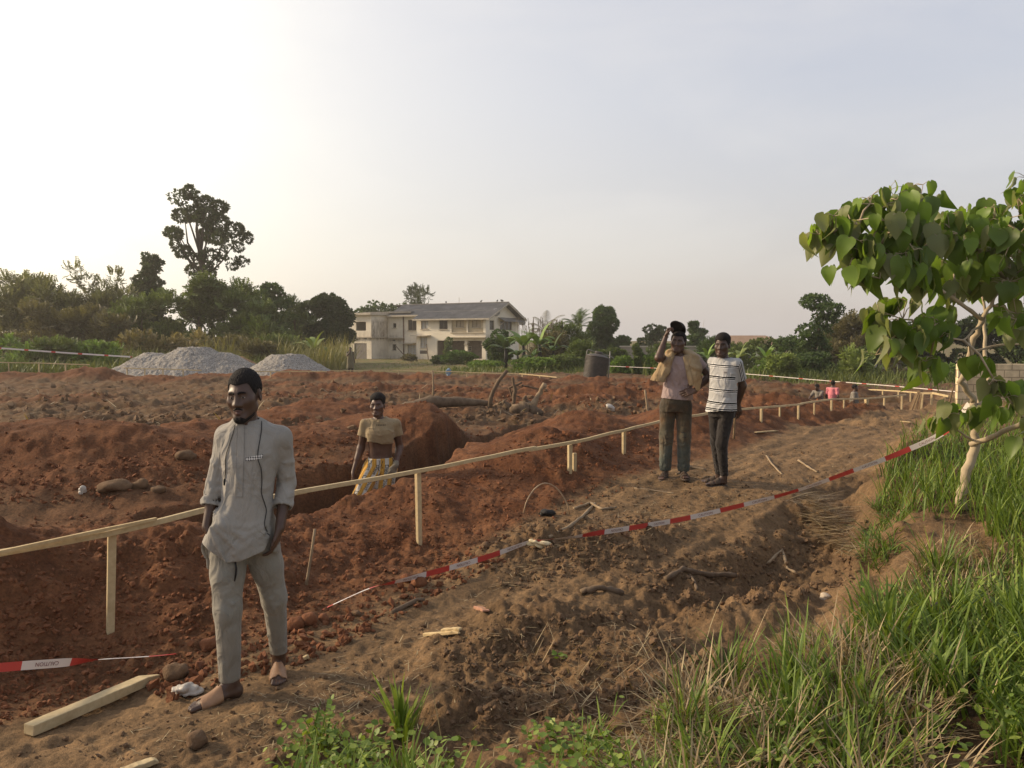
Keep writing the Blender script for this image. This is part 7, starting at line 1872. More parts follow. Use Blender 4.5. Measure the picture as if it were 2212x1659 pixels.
def tree(px, ytop, d, width, label, kind='bushy', fol='mid', n=2600, leaf=.42, seed=1, blobs=None, name='tree', cat='tree', group=None, trunk=True, base_y=None, tmat=None, lobes=9, density=1.0, low=.12, gz=None):
    rg = np.random.default_rng(seed*7+3); p = W(px, HZ, d); gz = GZ(p.x, p.y) if gz is None else gz; top = W(px, ytop, d).z; H = top-gz; wm = width/FX*d
    root = empty(name, (p.x, p.y, gz-.05), 0, label, cat, group)
    if blobs is None:
        blobs = []
        if kind == 'dense':
            for i in range(lobes+4):
                a = rg.uniform(0, 2*PI); q = rg.uniform(.15, 1)**.5*.62; z = rg.uniform(low+.12, .84); k = math.sin(PI*min(1, (1.02-z)/(1-low))**.6)
                blobs.append((math.cos(a)*q*wm*.5*k, math.sin(a)*q*wm*.5*k, z*H, wm*rg.uniform(.17, .25), H*rg.uniform(.10, .16)))
            blobs.append((0, 0, H*.84, wm*.24, H*.15))
        elif kind == 'layered':
            for i in range(lobes):
                z = low+.08+(.9-low)*i/(lobes-1); k = (1-.75*(i/(lobes-1))**1.6); 
                for j in range(2+int(k*2)):
                    a = rg.uniform(0, 2*PI); q = rg.uniform(.2, .8); blobs.append((math.cos(a)*wm*.5*k*q, math.sin(a)*wm*.5*k*q, z*H+rg.normal()*.02*H, wm*.24*(.5+k*.5), H*.045))
        elif kind == 'column':
            for i in range(lobes):
                z = low+(.93-low)*(i+.5)/lobes; blobs.append((rg.normal()*wm*.12, rg.normal()*wm*.12, z*H, wm*rg.uniform(.26, .42), H*.55/lobes*1.25))
        else:
            for i in range(lobes+3):
                a = rg.uniform(0, 2*PI); q = rg.uniform(.1, 1)**.6; z = rg.uniform(low+.08, .86); k = .55+.45*math.sin(PI*min(max((z-low)/(1-low), 0), 1))
                blobs.append((math.cos(a)*q*wm*.42*k, math.sin(a)*q*wm*.40*k, z*H, wm*rg.uniform(.10, .22), H*rg.uniform(.07, .14)))
            blobs.append((rg.normal()*wm*.1, 0, H*.90, wm*.13, H*.09))
    tips = [(b[0]*.85, b[1]*.85, b[2]) for b in blobs][:14]
    if trunk: limbs(root, (0, 0, 0), tips, max(.05, H*.018), rg, tmat or TRUNK, .30)
    n = int(n*1.75); leaf = leaf*.66
    vol = np.array([b[3]**1.4*b[4]**.7 for b in blobs]); cnt = np.maximum(12, (vol/vol.sum()*n).astype(int)); Ps, Ds = [], []
    for b, c in zip(blobs, cnt):
        P, D = in_blob(int(c), b[:3], (b[3], b[3]*.95, b[4]), rg, .35 if kind != 'dense' else .6); Ps.append(P); Ds.append(D)
    P = np.concatenate(Ps); D = np.concatenate(Ds)
    hole = np.sin(P[:, 0]*5.1/wm+seed)*np.sin(P[:, 1]*6.0/wm+1.3*seed)*np.sin(P[:, 2]*9.0/H+2.1*seed)
    k = (rg.random(len(P)) < density*(.62+.9*hole+.3)) & (P[:, 2] > .12); P, D = P[k], D[k]
    if kind in ('feathery', 'bushy'):
        T = [t_frond(6, s, .20, .40, .9) for s in range(3)]; dz = D*np.array([1, 1, .6])+np.array([0, 0, .12])+rg.normal(size=D.shape)*.55; sc = leaf*2.2*rg.uniform(.5, 1.25, len(P))
        up = np.array([0, 0, 1.0]); Rm = frames(dz, rg, None)
        x = unit(np.cross(dz, np.broadcast_to(up, dz.shape)+rg.normal(size=dz.shape)*.3)); z = unit(dz); y = np.cross(z, x); Rm = np.stack([x, y, z], -1)
    else:
        T = [t_clump(7, s, 1.0, .46) for s in range(3)]; dz = D+rg.normal(size=D.shape)*.5+np.array([0, 0, .15]); sc = leaf*rg.uniform(.65, 1.3, len(P)); Rm = frames(dz, rg)
    VV, FF, n0 = [], [], 0; tint = []
    for i, t in enumerate(T):
        s = slice(i, None, len(T)); v, f = scatter(t, P[s], Rm[s], sc[s]); VV.append(v); FF.append(f+n0); n0 += len(v); tint.append(rg.uniform(.65, 1.35, len(P[s])).repeat(len(t[0])))
    me = np_mesh('crown', np.concatenate(VV), np.concatenate(FF), FOL[fol], False); a = me.attributes.new('tint', 'FLOAT', 'POINT'); a.data.foreach_set('value', np.concatenate(tint).astype(np.float32))
    obj('crown', me, root); return root

LG = 'trees along the left edge of the site'
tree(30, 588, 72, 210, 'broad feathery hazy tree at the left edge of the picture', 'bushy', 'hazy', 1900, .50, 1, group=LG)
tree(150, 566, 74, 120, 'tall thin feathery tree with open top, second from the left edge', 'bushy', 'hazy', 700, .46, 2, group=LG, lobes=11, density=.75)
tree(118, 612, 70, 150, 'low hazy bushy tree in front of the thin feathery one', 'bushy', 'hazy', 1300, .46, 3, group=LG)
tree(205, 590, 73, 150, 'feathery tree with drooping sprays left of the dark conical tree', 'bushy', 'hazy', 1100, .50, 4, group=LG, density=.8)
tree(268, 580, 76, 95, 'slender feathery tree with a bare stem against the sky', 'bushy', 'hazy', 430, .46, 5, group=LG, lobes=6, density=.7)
tree(332, 556, 80, 125, 'dark conical layered tree left of the tallest tree', 'layered', 'dark', 1500, .60, 6, group=LG, lobes=9)
tree(305, 645, 68, 170, 'low green tree in front of the conical tree', 'bushy', 'mid', 1500, .46, 7, group=LG)
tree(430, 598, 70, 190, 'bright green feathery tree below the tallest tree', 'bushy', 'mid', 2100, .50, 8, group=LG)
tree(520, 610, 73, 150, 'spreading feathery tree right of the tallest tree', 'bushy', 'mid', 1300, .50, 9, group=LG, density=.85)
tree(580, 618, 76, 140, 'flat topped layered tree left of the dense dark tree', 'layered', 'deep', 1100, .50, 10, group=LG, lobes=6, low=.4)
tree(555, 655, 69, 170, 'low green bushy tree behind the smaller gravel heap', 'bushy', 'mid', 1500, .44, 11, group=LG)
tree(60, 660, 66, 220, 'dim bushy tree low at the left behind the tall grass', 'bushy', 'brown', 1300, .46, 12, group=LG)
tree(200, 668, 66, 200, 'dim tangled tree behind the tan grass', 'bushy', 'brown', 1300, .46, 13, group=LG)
tree(708, 634, 82, 150, 'dense dark round mango tree beside the left wing of the house', 'dense', 'dark', 3000, .55, 14, low=.02)
tree(640, 662, 84, 90, 'dark tree filling the gap left of the mango tree', 'dense', 'deep', 1100, .50, 15, low=.02)
tree(812, 650, 128, 120, 'far dark tree behind the flat roof of the house', 'dense', 'deep', 900, .65, 16)
tree(868, 655, 130, 110, 'far low tree behind the middle of the house', 'dense', 'deep', 800, .65, 17)
tree(904, 613, 126, 75, 'sparse open tree rising behind the house roof', 'bushy', 'dark', 420, .50, 18, lobes=10, density=.75, low=.45)
# tallest tree: dark clumps at the ends of long limbs
def clumps(lst, px, d, gz): return [((x-px)/FX*d, G_.normal()*1.0, W(px, y, d).z-gz, r/FX*d, r/FX*d*.72) for x, y, r in lst]
p = W(432, HZ, 82); z = GZ(p.x, p.y)
tree(432, 410, 82, 190, 'tallest dark tree with separate leaf clumps standing above the left treeline', 'dense', 'dark', 1500, .52, 19, blobs=clumps([(398, 428, 22), (428, 420, 18), (452, 438, 20), (476, 445, 17), (390, 462, 19), (425, 460, 23), (456, 470, 24), (482, 482, 22), (505, 492, 19), (524, 508, 14), (376, 500, 17), (395, 508, 14), (392, 528, 10), (440, 500, 18), (468, 510, 23), (498, 522, 24), (518, 532, 13), (536, 566, 12), (516, 562, 9), (508, 576, 10), (405, 545, 17), (430, 556, 15), (458, 552, 20), (484, 552, 18), (418, 582, 15), (446, 584, 17), (470, 580, 14)], 432, 82, z), low=.3, density=1.0, gz=z)

# ---- plants round the house and the site edge
def banana(px, ybase, ytop, d, label, n=8, seed=1, fol='bright', name='banana_plant', gz=None, w=.30):
    rg = np.random.default_rng(seed+70); p = W(px, ybase, d); z0 = GZ(p.x, p.y) if gz is None else gz; H = W(px, ytop, d).z-z0
    root = empty(name, (p.x, p.y, z0), 0, label, 'banana plant')
    m = MB(); m.tube([(0, 0, -.2), (.03, 0, H*.3), (0, .03, H*.55)], [H*.055, H*.045, H*.03], 8); m.build('stem', foliage('banana_stem', (.12, .13, .05), (.18, .18, .08), 1, .0) if 'banana_stem' not in bpy.data.materials else bpy.data.materials['banana_stem'], root, True)
    V, F, T = [], [], []; k0 = 0
    for i in range(n):
        a = 2*PI*i/n+rg.uniform(-.3, .3); up = rg.uniform(.35, 1.0) if i else 1.25; L = H*rg.uniform(.5, .62); c = []; dirn = Vector((math.cos(a), math.sin(a), 0)); side = Vector((-math.sin(a), math.cos(a), 0)); K = 9
        for j in range(K+1):
            t = j/K; ang = up*1.1-1.75*t*t*(1.2-up*.55); 
            c.append((c[-1] if j else Vector((0, 0, H*.5)))+(dirn*math.cos(ang)+Vector((0, 0, math.sin(ang))))*L/K)
        for j in range(K+1):
            t = j/K; ww = L*w*math.sin(PI*min(1, .06+t*.97))**.6*.5; tear = .8+.35*rg.random()
            V += [tuple(c[j]-side*ww*tear+Vector((0, 0, -.10*ww))), tuple(c[j]+Vector((0, 0, .10*ww))), tuple(c[j]+side*ww*tear+Vector((0, 0, -.10*ww)))]
        for j in range(K):
            b = k0+3*j; F += [[b, b+1, b+4, b+3], [b+1, b+2, b+5, b+4]]
        k0 += 3*(K+1); T += [rg.uniform(.7, 1.4)]*(3*(K+1))
    me = np_mesh('leaves', V, F, FOL[fol], True); a_ = me.attributes.new('tint', 'FLOAT', 'POINT'); a_.data.foreach_set('value', np.array(T, np.float32)); obj('leaves', me, root); return root
def palm(px, ytop, d, label, n=16, L=2.6, seed=1, fol='brown', crown_y=None):
    rg = np.random.default_rng(seed+170); p = W(px, HZ, d); z0 = GZ(p.x, p.y); H = W(px, crown_y, d).z-z0
    root = empty('palm_tree', (p.x, p.y, z0), 0, label, 'palm'); m = MB(); m.tube([(0, 0, -.2), (.1, 0, H*.5), (0, 0, H)], [.20, .16, .15], 8); m.build('trunk', TRUNK, root, True)
    V, F, T = [], [], []; k0 = 0
    for i in range(n):
        a = 2*PI*i/n*2.4+rg.uniform(-.3, .3); up = rg.uniform(.15, 1.45); dirn = Vector((math.cos(a), math.sin(a), 0)); side = Vector((-math.sin(a), math.cos(a), 0)); K = 18; q = Vector((0, 0, H)); LL = L*rg.uniform(.8, 1.1); pts = []
        for j in range(K+1):
            t = j/K; ang = up-1.5*t*t*(1.1-.5*up/1.45); q = q+(dirn*math.cos(ang)+Vector((0, 0, math.sin(ang))))*LL/K; pts.append((q.copy(), ang))
        for j in range(1, K+1):
            c, ang = pts[j]; t = j/K; ll = LL*.30*math.sin(PI*(.12+.82*t))**.7; fw = dirn*math.cos(ang)+Vector((0, 0, math.sin(ang)))
            for s in (-1, 1):
                tip = c+side*s*ll*.75+fw*ll*.55+Vector((0, 0, -ll*.38)); b = c-fw*.045; e = c+fw*.045
                V += [tuple(b), tuple(e), tuple(tip)]; F.append([k0, k0+1, k0+2]); k0 += 3; T += [rg.uniform(.7, 1.3)]*3
    me = np_mesh('fronds', V, F, FOL[fol], False); a_ = me.attributes.new('tint', 'FLOAT', 'POINT'); a_.data.foreach_set('value', np.array(T, np.float32)); obj('fronds', me, root); return root
banana(679, 775, 716, 62, 'young banana plant standing alone before the mango tree', 7, 1, 'light')
for k, (px, yt, d, wd, fo, lb) in enumerate(((20, 735, 52, 130, 'bright', 'bright weedy bush at the left edge under the far tape'), (110, 738, 53, 110, 'mid', 'weedy bush in the tall grass, second from the left edge'), (215, 742, 54, 120, 'bright', 'bright weedy bush left of the large gravel heap'), (300, 718, 63, 130, 'tan', 'tan plumed grassy bush behind the large gravel heap'), (400, 722, 63, 120, 'tan', 'tan plumed bush behind the top of the large gravel heap'), (500, 728, 62, 120, 'brown', 'olive bush behind the gap of the gravel heaps'), (600, 730, 62, 110, 'mid', 'green bush behind the smaller gravel heap'), (560, 742, 58, 100, 'brown', 'dull low bush left behind the smaller gravel heap'))):
    tree(px, yt, d, wd, lb, 'bushy', fo, 620, .34, 80+k, name='bush', cat='bush', low=.0, trunk=False)
# before the house
tree(1080, 711, 72, 72, 'tall dark bush covering the right end of the house front', 'dense', 'deep', 1100, .40, 30, name='bush', cat='bush', low=.0, trunk=False)
tree(990, 758, 78, 96, 'low light green bush before the porch of the house', 'dense', 'bright', 900, .34, 31, name='bush', cat='bush', low=.0, trunk=False)
tree(950, 768, 80, 50, 'small bush left of the porch of the house', 'dense', 'mid', 420, .32, 32, name='bush', cat='bush', low=.0, trunk=False)
tree(968, 726, 92, 20, 'slim green shrub growing before a porch opening', 'column', 'mid', 260, .30, 33, name='shrub', cat='shrub', lobes=6, low=.02)
tree(885, 764, 88, 50, 'dark scrub at the foot of the house wall', 'dense', 'brown', 240, .30, 34, name='bush', cat='bush', low=.0, trunk=False)
tree(1045, 780, 64, 110, 'yellow green weedy bush at the dirt edge left of the banana plants', 'dense', 'bright', 800, .30, 35, name='bush', cat='bush', low=.0, trunk=False)
for k, (px, yb, yt, d, n, fo, lb) in enumerate([(1092, 778, 712, 64, 9, 'deep', 'dark banana plant hiding the corner of the house'), (1130, 782, 704, 62, 9, 'bright', 'banana plant with tall upright leaves below the gable'), (1165, 784, 700, 64, 9, 'bright', 'broad banana plant left of the palm fronds'), (1118, 790, 738, 58, 8, 'deep', 'low dark banana plant at the front of the banana group'), (1195, 786, 722, 62, 8, 'deep', 'drooping banana plant right of the broad one'), (1150, 792, 745, 57, 8, 'deep', 'low spreading banana plant at the weedy edge'), (1655, 800, 742, 52, 9, 'bright', 'banana plant just right of the striped man'), (1690, 800, 760, 50, 8, 'light', 'small banana plant right of the striped man among shrubs'), (1598, 790, 738, 56, 7, 'light', 'banana plant behind the shoulder of the striped man'), (1528, 790, 742, 55, 8, 'bright', 'banana plant seen between the two standing men')]):
    banana(px, yb, yt, d, lb, n, 10+k, fo)
palm(1248, 668, 84, 'upright palm left of the large round tree', 20, 2.3, 2, 'deep', 708)
palm(1178, 690, 78, 'palm with a drooping brown frond right of the house gable', 12, 2.4, 3, 'brown', 716)
tree(1305, 659, 86, 92, 'large round dark green tree behind the water tank', 'dense', 'deep', 2300, .48, 36, low=.0)
tree(1340, 722, 84, 50, 'lower dark shoulder tree right of the large round tree', 'dense', 'deep', 600, .42, 37, low=.0)
tree(1228, 705, 70, 105, 'soft bright green feathery tree left of the water tank', 'bushy', 'mid', 1100, .36, 38, low=.05)
tree(1190, 722, 66, 100, 'brownish bushy tree behind the banana plants', 'bushy', 'brown', 700, .36, 39, low=.02)
tree(1215, 765, 56, 110, 'low green bush at the dirt edge left of the water tank', 'dense', 'mid', 800, .28, 40, name='bush', cat='bush', low=.0, trunk=False)
tree(1150, 772, 54, 110, 'low weedy bush below the banana plants', 'dense', 'bright', 700, .28, 41, name='bush', cat='bush', low=.0, trunk=False)
# dead stalks above the bananas
rg = np.random.default_rng(9); m = MB()
p = W(1155, 700, 70); z = GZ(p.x, p.y)
for i in range(46):
    x = rg.uniform(-1.6, 2.6); t = W(1140, 690+rg.uniform(-8, 22), 70).z-z; m.tube([(x*.8, rg.uniform(-.5, .5), 0), (x, rg.uniform(-.5, .5), t*.7), (x+rg.normal()*.15, 0, t)], [.02, .016, .03], 4)
o = m.build('dry_reeds', mat_noise('dry_stalk', (.13, .10, .065), (.2, .16, .11), 5, .9, 0)); o.location = (p.x, p.y, z); tag(o, 'cluster of dry bare stalks standing above the banana plants', 'reeds')
# right belt
tree(1378, 740, 50, 26, 'climbing plant covering a pole right of the water tank', 'column', 'mid', 330, .22, 42, name='climber', cat='climbing plant', lobes=7, low=.05)
tree(1345, 768, 50, 70, 'low bright bush between the tank and the climbing plant', 'dense', 'bright', 600, .26, 43, name='bush', cat='bush', low=.0, trunk=False)
tree(1415, 765, 50, 80, 'low bright bush left of the man with the cap', 'dense', 'bright', 700, .26, 44, name='bush', cat='bush', low=.0, trunk=False)
tree(1408, 700, 98, 72, 'sparse dark tree behind the raised elbow of the man with the cap', 'dense', 'dark', 560, .55, 45, density=.8, low=.1)
tree(1500, 697, 80, 66, 'dark umbrella shaped tree between the two standing men', 'layered', 'deep', 700, .50, 46, lobes=5, low=.25)
tree(1470, 752, 62, 90, 'mid green bush behind the man with the cap', 'dense', 'mid', 700, .32, 47, name='bush', cat='bush', low=.0, trunk=False)
tree(1545, 735, 62, 80, 'tall green shrub behind the two standing men', 'bushy', 'deep', 700, .34, 48, low=.0)
tree(1765, 626, 52, 92, 'tall slender tree wrapped in climbers, alone against the sky at right', 'column', 'deep', 900, .34, 49, lobes=8, low=.05)
tree(1700, 724, 60, 105, 'round bush left of the tall slender tree', 'dense', 'deep', 800, .32, 50, name='bush', cat='bush', low=.0, trunk=False)
tree(1655, 728, 66, 100, 'bush behind the banana plant right of the striped man', 'dense', 'mid', 700, .34, 51, name='bush', cat='bush', low=.0, trunk=False)
tree(1855, 684, 60, 120, 'brownish tree right of the tall slender tree', 'bushy', 'brown', 1100, .40, 52, low=.05)
tree(1930, 700, 62, 140, 'dark tree behind the lower leaves of the small tree', 'dense', 'deep', 1300, .42, 53, low=.0)
tree(2010, 690, 58, 160, 'dark mass of a tree behind the small tree at right', 'dense', 'dark', 1500, .42, 54, low=.0)
tree(2120, 680, 56, 170, 'dark tree behind the block wall', 'dense', 'dark', 1500, .42, 55, low=.0)
tree(2230, 660, 54, 180, 'dark tree at the right edge behind the block wall', 'dense', 'deep', 1400, .42, 56, low=.0)
tree(1845, 755, 46, 105, 'pale leaved shrub above the people in the trench', 'bushy', 'light', 650, .28, 57, name='shrub', cat='shrub', low=.05)
tree(1755, 760, 48, 110, 'dark green shrub left of the pale leaved shrub', 'dense', 'deep', 800, .26, 58, name='shrub', cat='shrub', low=.0)
tree(1660, 775, 46, 110, 'low bright shrub along the far tape right of the striped man', 'dense', 'bright', 800, .24, 59, name='shrub', cat='shrub', low=.0)
tree(1935, 752, 47, 50, 'thin shrub with a pale stem behind the seated people', 'bushy', 'brown', 260, .28, 60, name='shrub', cat='shrub', low=.3, tmat=PALET)
tree(1985, 770, 50, 110, 'green bush behind the heap of sticks', 'dense', 'mid', 800, .26, 61, name='bush', cat='bush', low=.0, trunk=False)
tree(2045, 785, 44, 90, 'bright green bush left of the block wall', 'dense', 'bright', 600, .24, 62, name='bush', cat='bush', low=.0, trunk=False)
tree(1885, 742, 52, 110, 'green bush behind the pale leaved shrub', 'dense', 'mid', 650, .26, 63, name='bush', cat='bush', low=.0, trunk=False)
tree(1606, 744, 58, 80, 'bushy shrub just behind the shoulder of the striped man', 'dense', 'mid', 500, .26, 64, name='shrub', cat='shrub', low=.0)
for k, (px, yt, d, wd, kd, fo, n, lb) in enumerate(((480, 622, 78, 120, 'bushy', 'mid', 1000, 'leafy tree filling the skyline right of the tallest tree'), (640, 640, 80, 90, 'bushy', 'mid', 700, 'feathery tree between the layered tree and the mango tree'), (1440, 742, 70, 90, 'dense', 'mid', 700, 'bush behind the raised arm of the man with the cap'), (1330, 752, 62, 70, 'dense', 'mid', 600, 'leafy bush right behind the water tank'), (1590, 745, 70, 80, 'bushy', 'mid', 700, 'leafy bush below the brown hipped roof'), (1810, 700, 66, 90, 'bushy', 'deep', 800, 'leafy tree just right of the slender climbing tree'), (1690, 765, 44, 80, 'dense', 'light', 500, 'pale bush before the banana plants right of the striped man'), (1260, 745, 60, 80, 'bushy', 'mid', 600, 'feathery bush left of the water tank, lower than its neighbour'))):
    tree(px, yt, d, wd, lb, kd, fo, n, .36, 110+k, name='tree' if n > 650 and kd == 'bushy' else 'bush', cat='tree' if n > 650 and kd == 'bushy' else 'bush', low=.0, trunk=kd == 'bushy')
# heap of sticks by the seated people
p = W(1960, 826, 49); m = MB(); rg = np.random.default_rng(3)
for i in range(34):
    a = rg.uniform(-.5, .5); c = Vector((rg.normal()*.7, rg.normal()*.3, .1+.5*rg.random())); dd = Vector((math.cos(a), rg.normal()*.3, math.sin(a)*.6))*rg.uniform(.5, 1.0); m.tube([c-dd, c+dd], [.04, .025], 5)
o = m.build('brushwood_heap', BARK); o.location = (p.x, p.y, GZ(p.x, p.y)); tag(o, 'heap of cut sticks lying under the bushes right of the seated people', 'brushwood')

# ---- grasses
def blades(P, L, w, lean, az, curl, seed=0, seg=4):
    """ribbon blades: P (n,3) roots, L lengths, lean from upright (rad), az heading, curl extra bend"""
    n = len(P); t = np.linspace(0, 1, seg+1); ang = lean[:, None]+curl[:, None]*t[None, :]**1.3
    ds = (L/seg)[:, None]; dx = np.sin(ang)*ds; dz = np.cos(ang)*ds
    r = np.concatenate([np.zeros((n, 1)), np.cumsum(dx[:, :-1], 1)], 1); z = np.concatenate([np.zeros((n, 1)), np.cumsum(dz[:, :-1], 1)], 1)
    cx = P[:, 0:1]+r*np.cos(az)[:, None]; cy = P[:, 1:2]+r*np.sin(az)[:, None]; cz = P[:, 2:3]+z
    tw = az+PI/2+.5*np.sin(np.arange(n)*1.7); ww = w[:, None]*.5*np.array([.75]+[1.0]*(seg-2)+[.72, .06])[None, :seg+1]
    ox = ww*np.cos(tw)[:, None]; oy = ww*np.sin(tw)[:, None]
    A = np.stack([cx-ox, cy-oy, cz], -1); B = np.stack([cx+ox, cy+oy, cz], -1); V = np.stack([A, B], 2).reshape(n, -1, 3)
    f = np.array([[2*i, 2*i+1, 2*i+3, 2*i+2] for i in range(seg)]); F = (f[None]+np.arange(n)[:, None, None]*2*(seg+1)).reshape(-1, 4)
    return V.reshape(-1, 3), F, 2*(seg+1)
def ground_at(px, py):
    px = np.asarray(px, float); py = np.asarray(py, float); u = (px-1106)/FX; v = (829.5-py)/FX; yy = math.cos(PITCH)+v*math.sin(PITCH); s = -(-math.sin(PITCH)+v*math.cos(PITCH))/yy
    z = np.full(len(px), .2)
    for _ in range(9): d = (CAM_Z-z)/s; z = .5*z+.5*GZs(u/yy*d, d)
    d = (CAM_Z-z)/s; X = u/yy*d; return np.stack([X, d, GZs(X, d)], -1)
def in_poly(n, poly, rg, weight=None):
    poly = np.array(poly, float); lo, hi = poly.min(0), poly.max(0); out = []
    while sum(len(o) for o in out) < n:
        q = lo+(hi-lo)*rg.random((n*2, 2)); c = np.zeros(len(q), bool); j = len(poly)-1
        for i in range(len(poly)):
            xi, yi = poly[i]; xj, yj = poly[j]
            c ^= ((yi > q[:, 1]) != (yj > q[:, 1])) & (q[:, 0] < (xj-xi)*(q[:, 1]-yi)/(yj-yi+1e-12)+xi); j = i
        out.append(q[c])
    return np.concatenate(out)[:n]
def grass_mat(name, c1, c2, tip, trans=.3):
    t = NT(name); at = t.n('ShaderNodeAttribute'); at.attribute_name = 'tint'
    col = t.ramp(at.outputs['Fac'], [(0, c1), (.6, c2), (1, tip)]).outputs[0]
    t.base(col); t.rough(.5); t.spec(.3); tr = t.n('ShaderNodeBsdfTranslucent'); t.l(t.mix(1.0, col, (1.2, 1.2, .5), 'MULTIPLY'), tr.inputs[0]); mx = t.n('ShaderNodeMixShader'); mx.inputs[0].default_value = trans
    t.l(t.b.outputs[0], mx.inputs[1]); t.l(tr.outputs[0], mx.inputs[2]); t.l(mx.outputs[0], t.out.inputs[0]); return t.m
GRASS = grass_mat('green_grass', (.058, .098, .014), (.135, .205, .028), (.25, .31, .062))
STRAW = grass_mat('dry_straw', (.15, .10, .05), (.30, .215, .11), (.46, .36, .20), .15)
TALLG = grass_mat('tall_grass', (.075, .10, .022), (.15, .17, .045), (.27, .23, .095), .25)
def build_blades(name, sets, mat, kind='stuff', label=None):
    V, F, T, n0 = [], [], [], 0
    for v, f, k, t in sets: V.append(v); F.append(f+n0); n0 += len(v); T.append(np.repeat(t, k))
    me = np_mesh(name, np.concatenate(V), np.concatenate(F), mat, False); a = me.attributes.new('tint', 'FLOAT', 'POINT'); a.data.foreach_set('value', np.concatenate(T).astype(np.float32)); return tag(obj(name, me), label, kind=kind)
def patch(poly, n, L, w, rg, lean=(.1, .6), curl=(.2, 1.2), az=None, clump=0, cr=.07, tint=(0, 1), lift=0.0):
    if clump:
        c = ground_at(*in_poly(clump, poly, rg).T); k = rg.integers(0, clump, n); off = rg.normal(size=(n, 2))*cr; P = c[k]; P = np.stack([P[:, 0]+off[:, 0], P[:, 1]+off[:, 1], P[:, 2]], -1); P[:, 2] = GZs(P[:, 0], P[:, 1]); az_ = np.arctan2(off[:, 1], off[:, 0])+rg.normal(size=n)*.6
    else:
        P = ground_at(*in_poly(n, poly, rg).T); az_ = rg.uniform(0, 2*PI, n)
    if az is not None: az_ = az+rg.normal(size=n)*.5
    P[:, 2] += lift-.01; Ls = rg.uniform(*L, n)*(.6+.4*rg.random(n)); t = rg.uniform(*tint, n)
    v, f, k = blades(P, Ls, rg.uniform(*w, n), rg.uniform(*lean, n), az_, rg.uniform(*curl, n)); return v, f, k, t
rg = np.random.default_rng(21)
LUSH = [(1905, 1050), (1960, 950), (2060, 890), (2300, 870), (2700, 1000), (2800, 1900), (2300, 1750), (2130, 1640), (2120, 1440), (2020, 1400), (1950, 1420), (1840, 1370), (1905, 1300), (2130, 1290), (2150, 1180), (2090, 1120), (1930, 1130)]
BACKG = [(1900, 1110), (1905, 1010), (1970, 930), (2070, 880), (2300, 860), (2700, 900), (2700, 1180), (2150, 1180), (2090, 1110)]
FRONTR = [(1860, 1420), (1900, 1300), (1990, 1230), (2250, 1200), (2600, 1300), (2600, 1750), (2250, 1640), (2150, 1540), (2010, 1500)]
MIXED = [(1470, 1500), (1560, 1430), (1760, 1390), (1880, 1420), (1990, 1500), (2080, 1640), (2000, 1800), (1400, 1800), (1430, 1640)]
build_blades('green_grass', [
    patch(BACKG, 5200, (.22, .52), (.006, .013), rg, (.05, .5), (.2, 1.1)), patch(LUSH, 5200, (.14, .34), (.006, .012), rg, (.05, .6), (.2, 1.3)),
    patch(FRONTR, 2600, (.20, .44), (.008, .015), rg, (.1, .6), (.3, 1.3), clump=46, cr=.05), patch(FRONTR, 2400, (.10, .24), (.006, .011), rg, (.1, .8), (.2, 1.2)),
    patch([(1480, 1500), (1580, 1420), (1850, 1340), (1900, 1250), (1960, 1260), (2050, 1420), (1900, 1640), (1420, 1720)], 900, (.05, .16), (.004, .009), rg, (.2, 1.1), (.2, 1.2)), patch(MIXED, 1300, (.12, .36), (.006, .012), rg, (.1, .6), (.2, 1.2), clump=26, cr=.05, tint=(.1, 1)),
    patch([(850, 1560), (930, 1530), (960, 1570), (920, 1620), (860, 1620)], 46, (.18, .34), (.010, .018), rg, (.05, .5), (.1, .9), clump=2, cr=.02, tint=(.3, 1)),
    patch([(560, 1640), (700, 1590), (1000, 1640), (1000, 1760), (560, 1760)], 420, (.10, .26), (.006, .012), rg, (.1, .7), (.2, 1.0), clump=18, cr=.03, tint=(.2, 1)),
    patch([(1180, 1600), (1500, 1560), (1520, 1800), (1150, 1800)], 260, (.07, .2), (.005, .010), rg, (.1, .9), (.2, 1.1), clump=14, cr=.04, tint=(.3, 1)),
    patch([(1850, 1190), (1900, 1080), (1960, 1100), (1930, 1210), (1890, 1240)], 420, (.15, .36), (.006, .011), rg, (.4, 1.1), (.5, 1.4), tint=(0, .8))], GRASS)
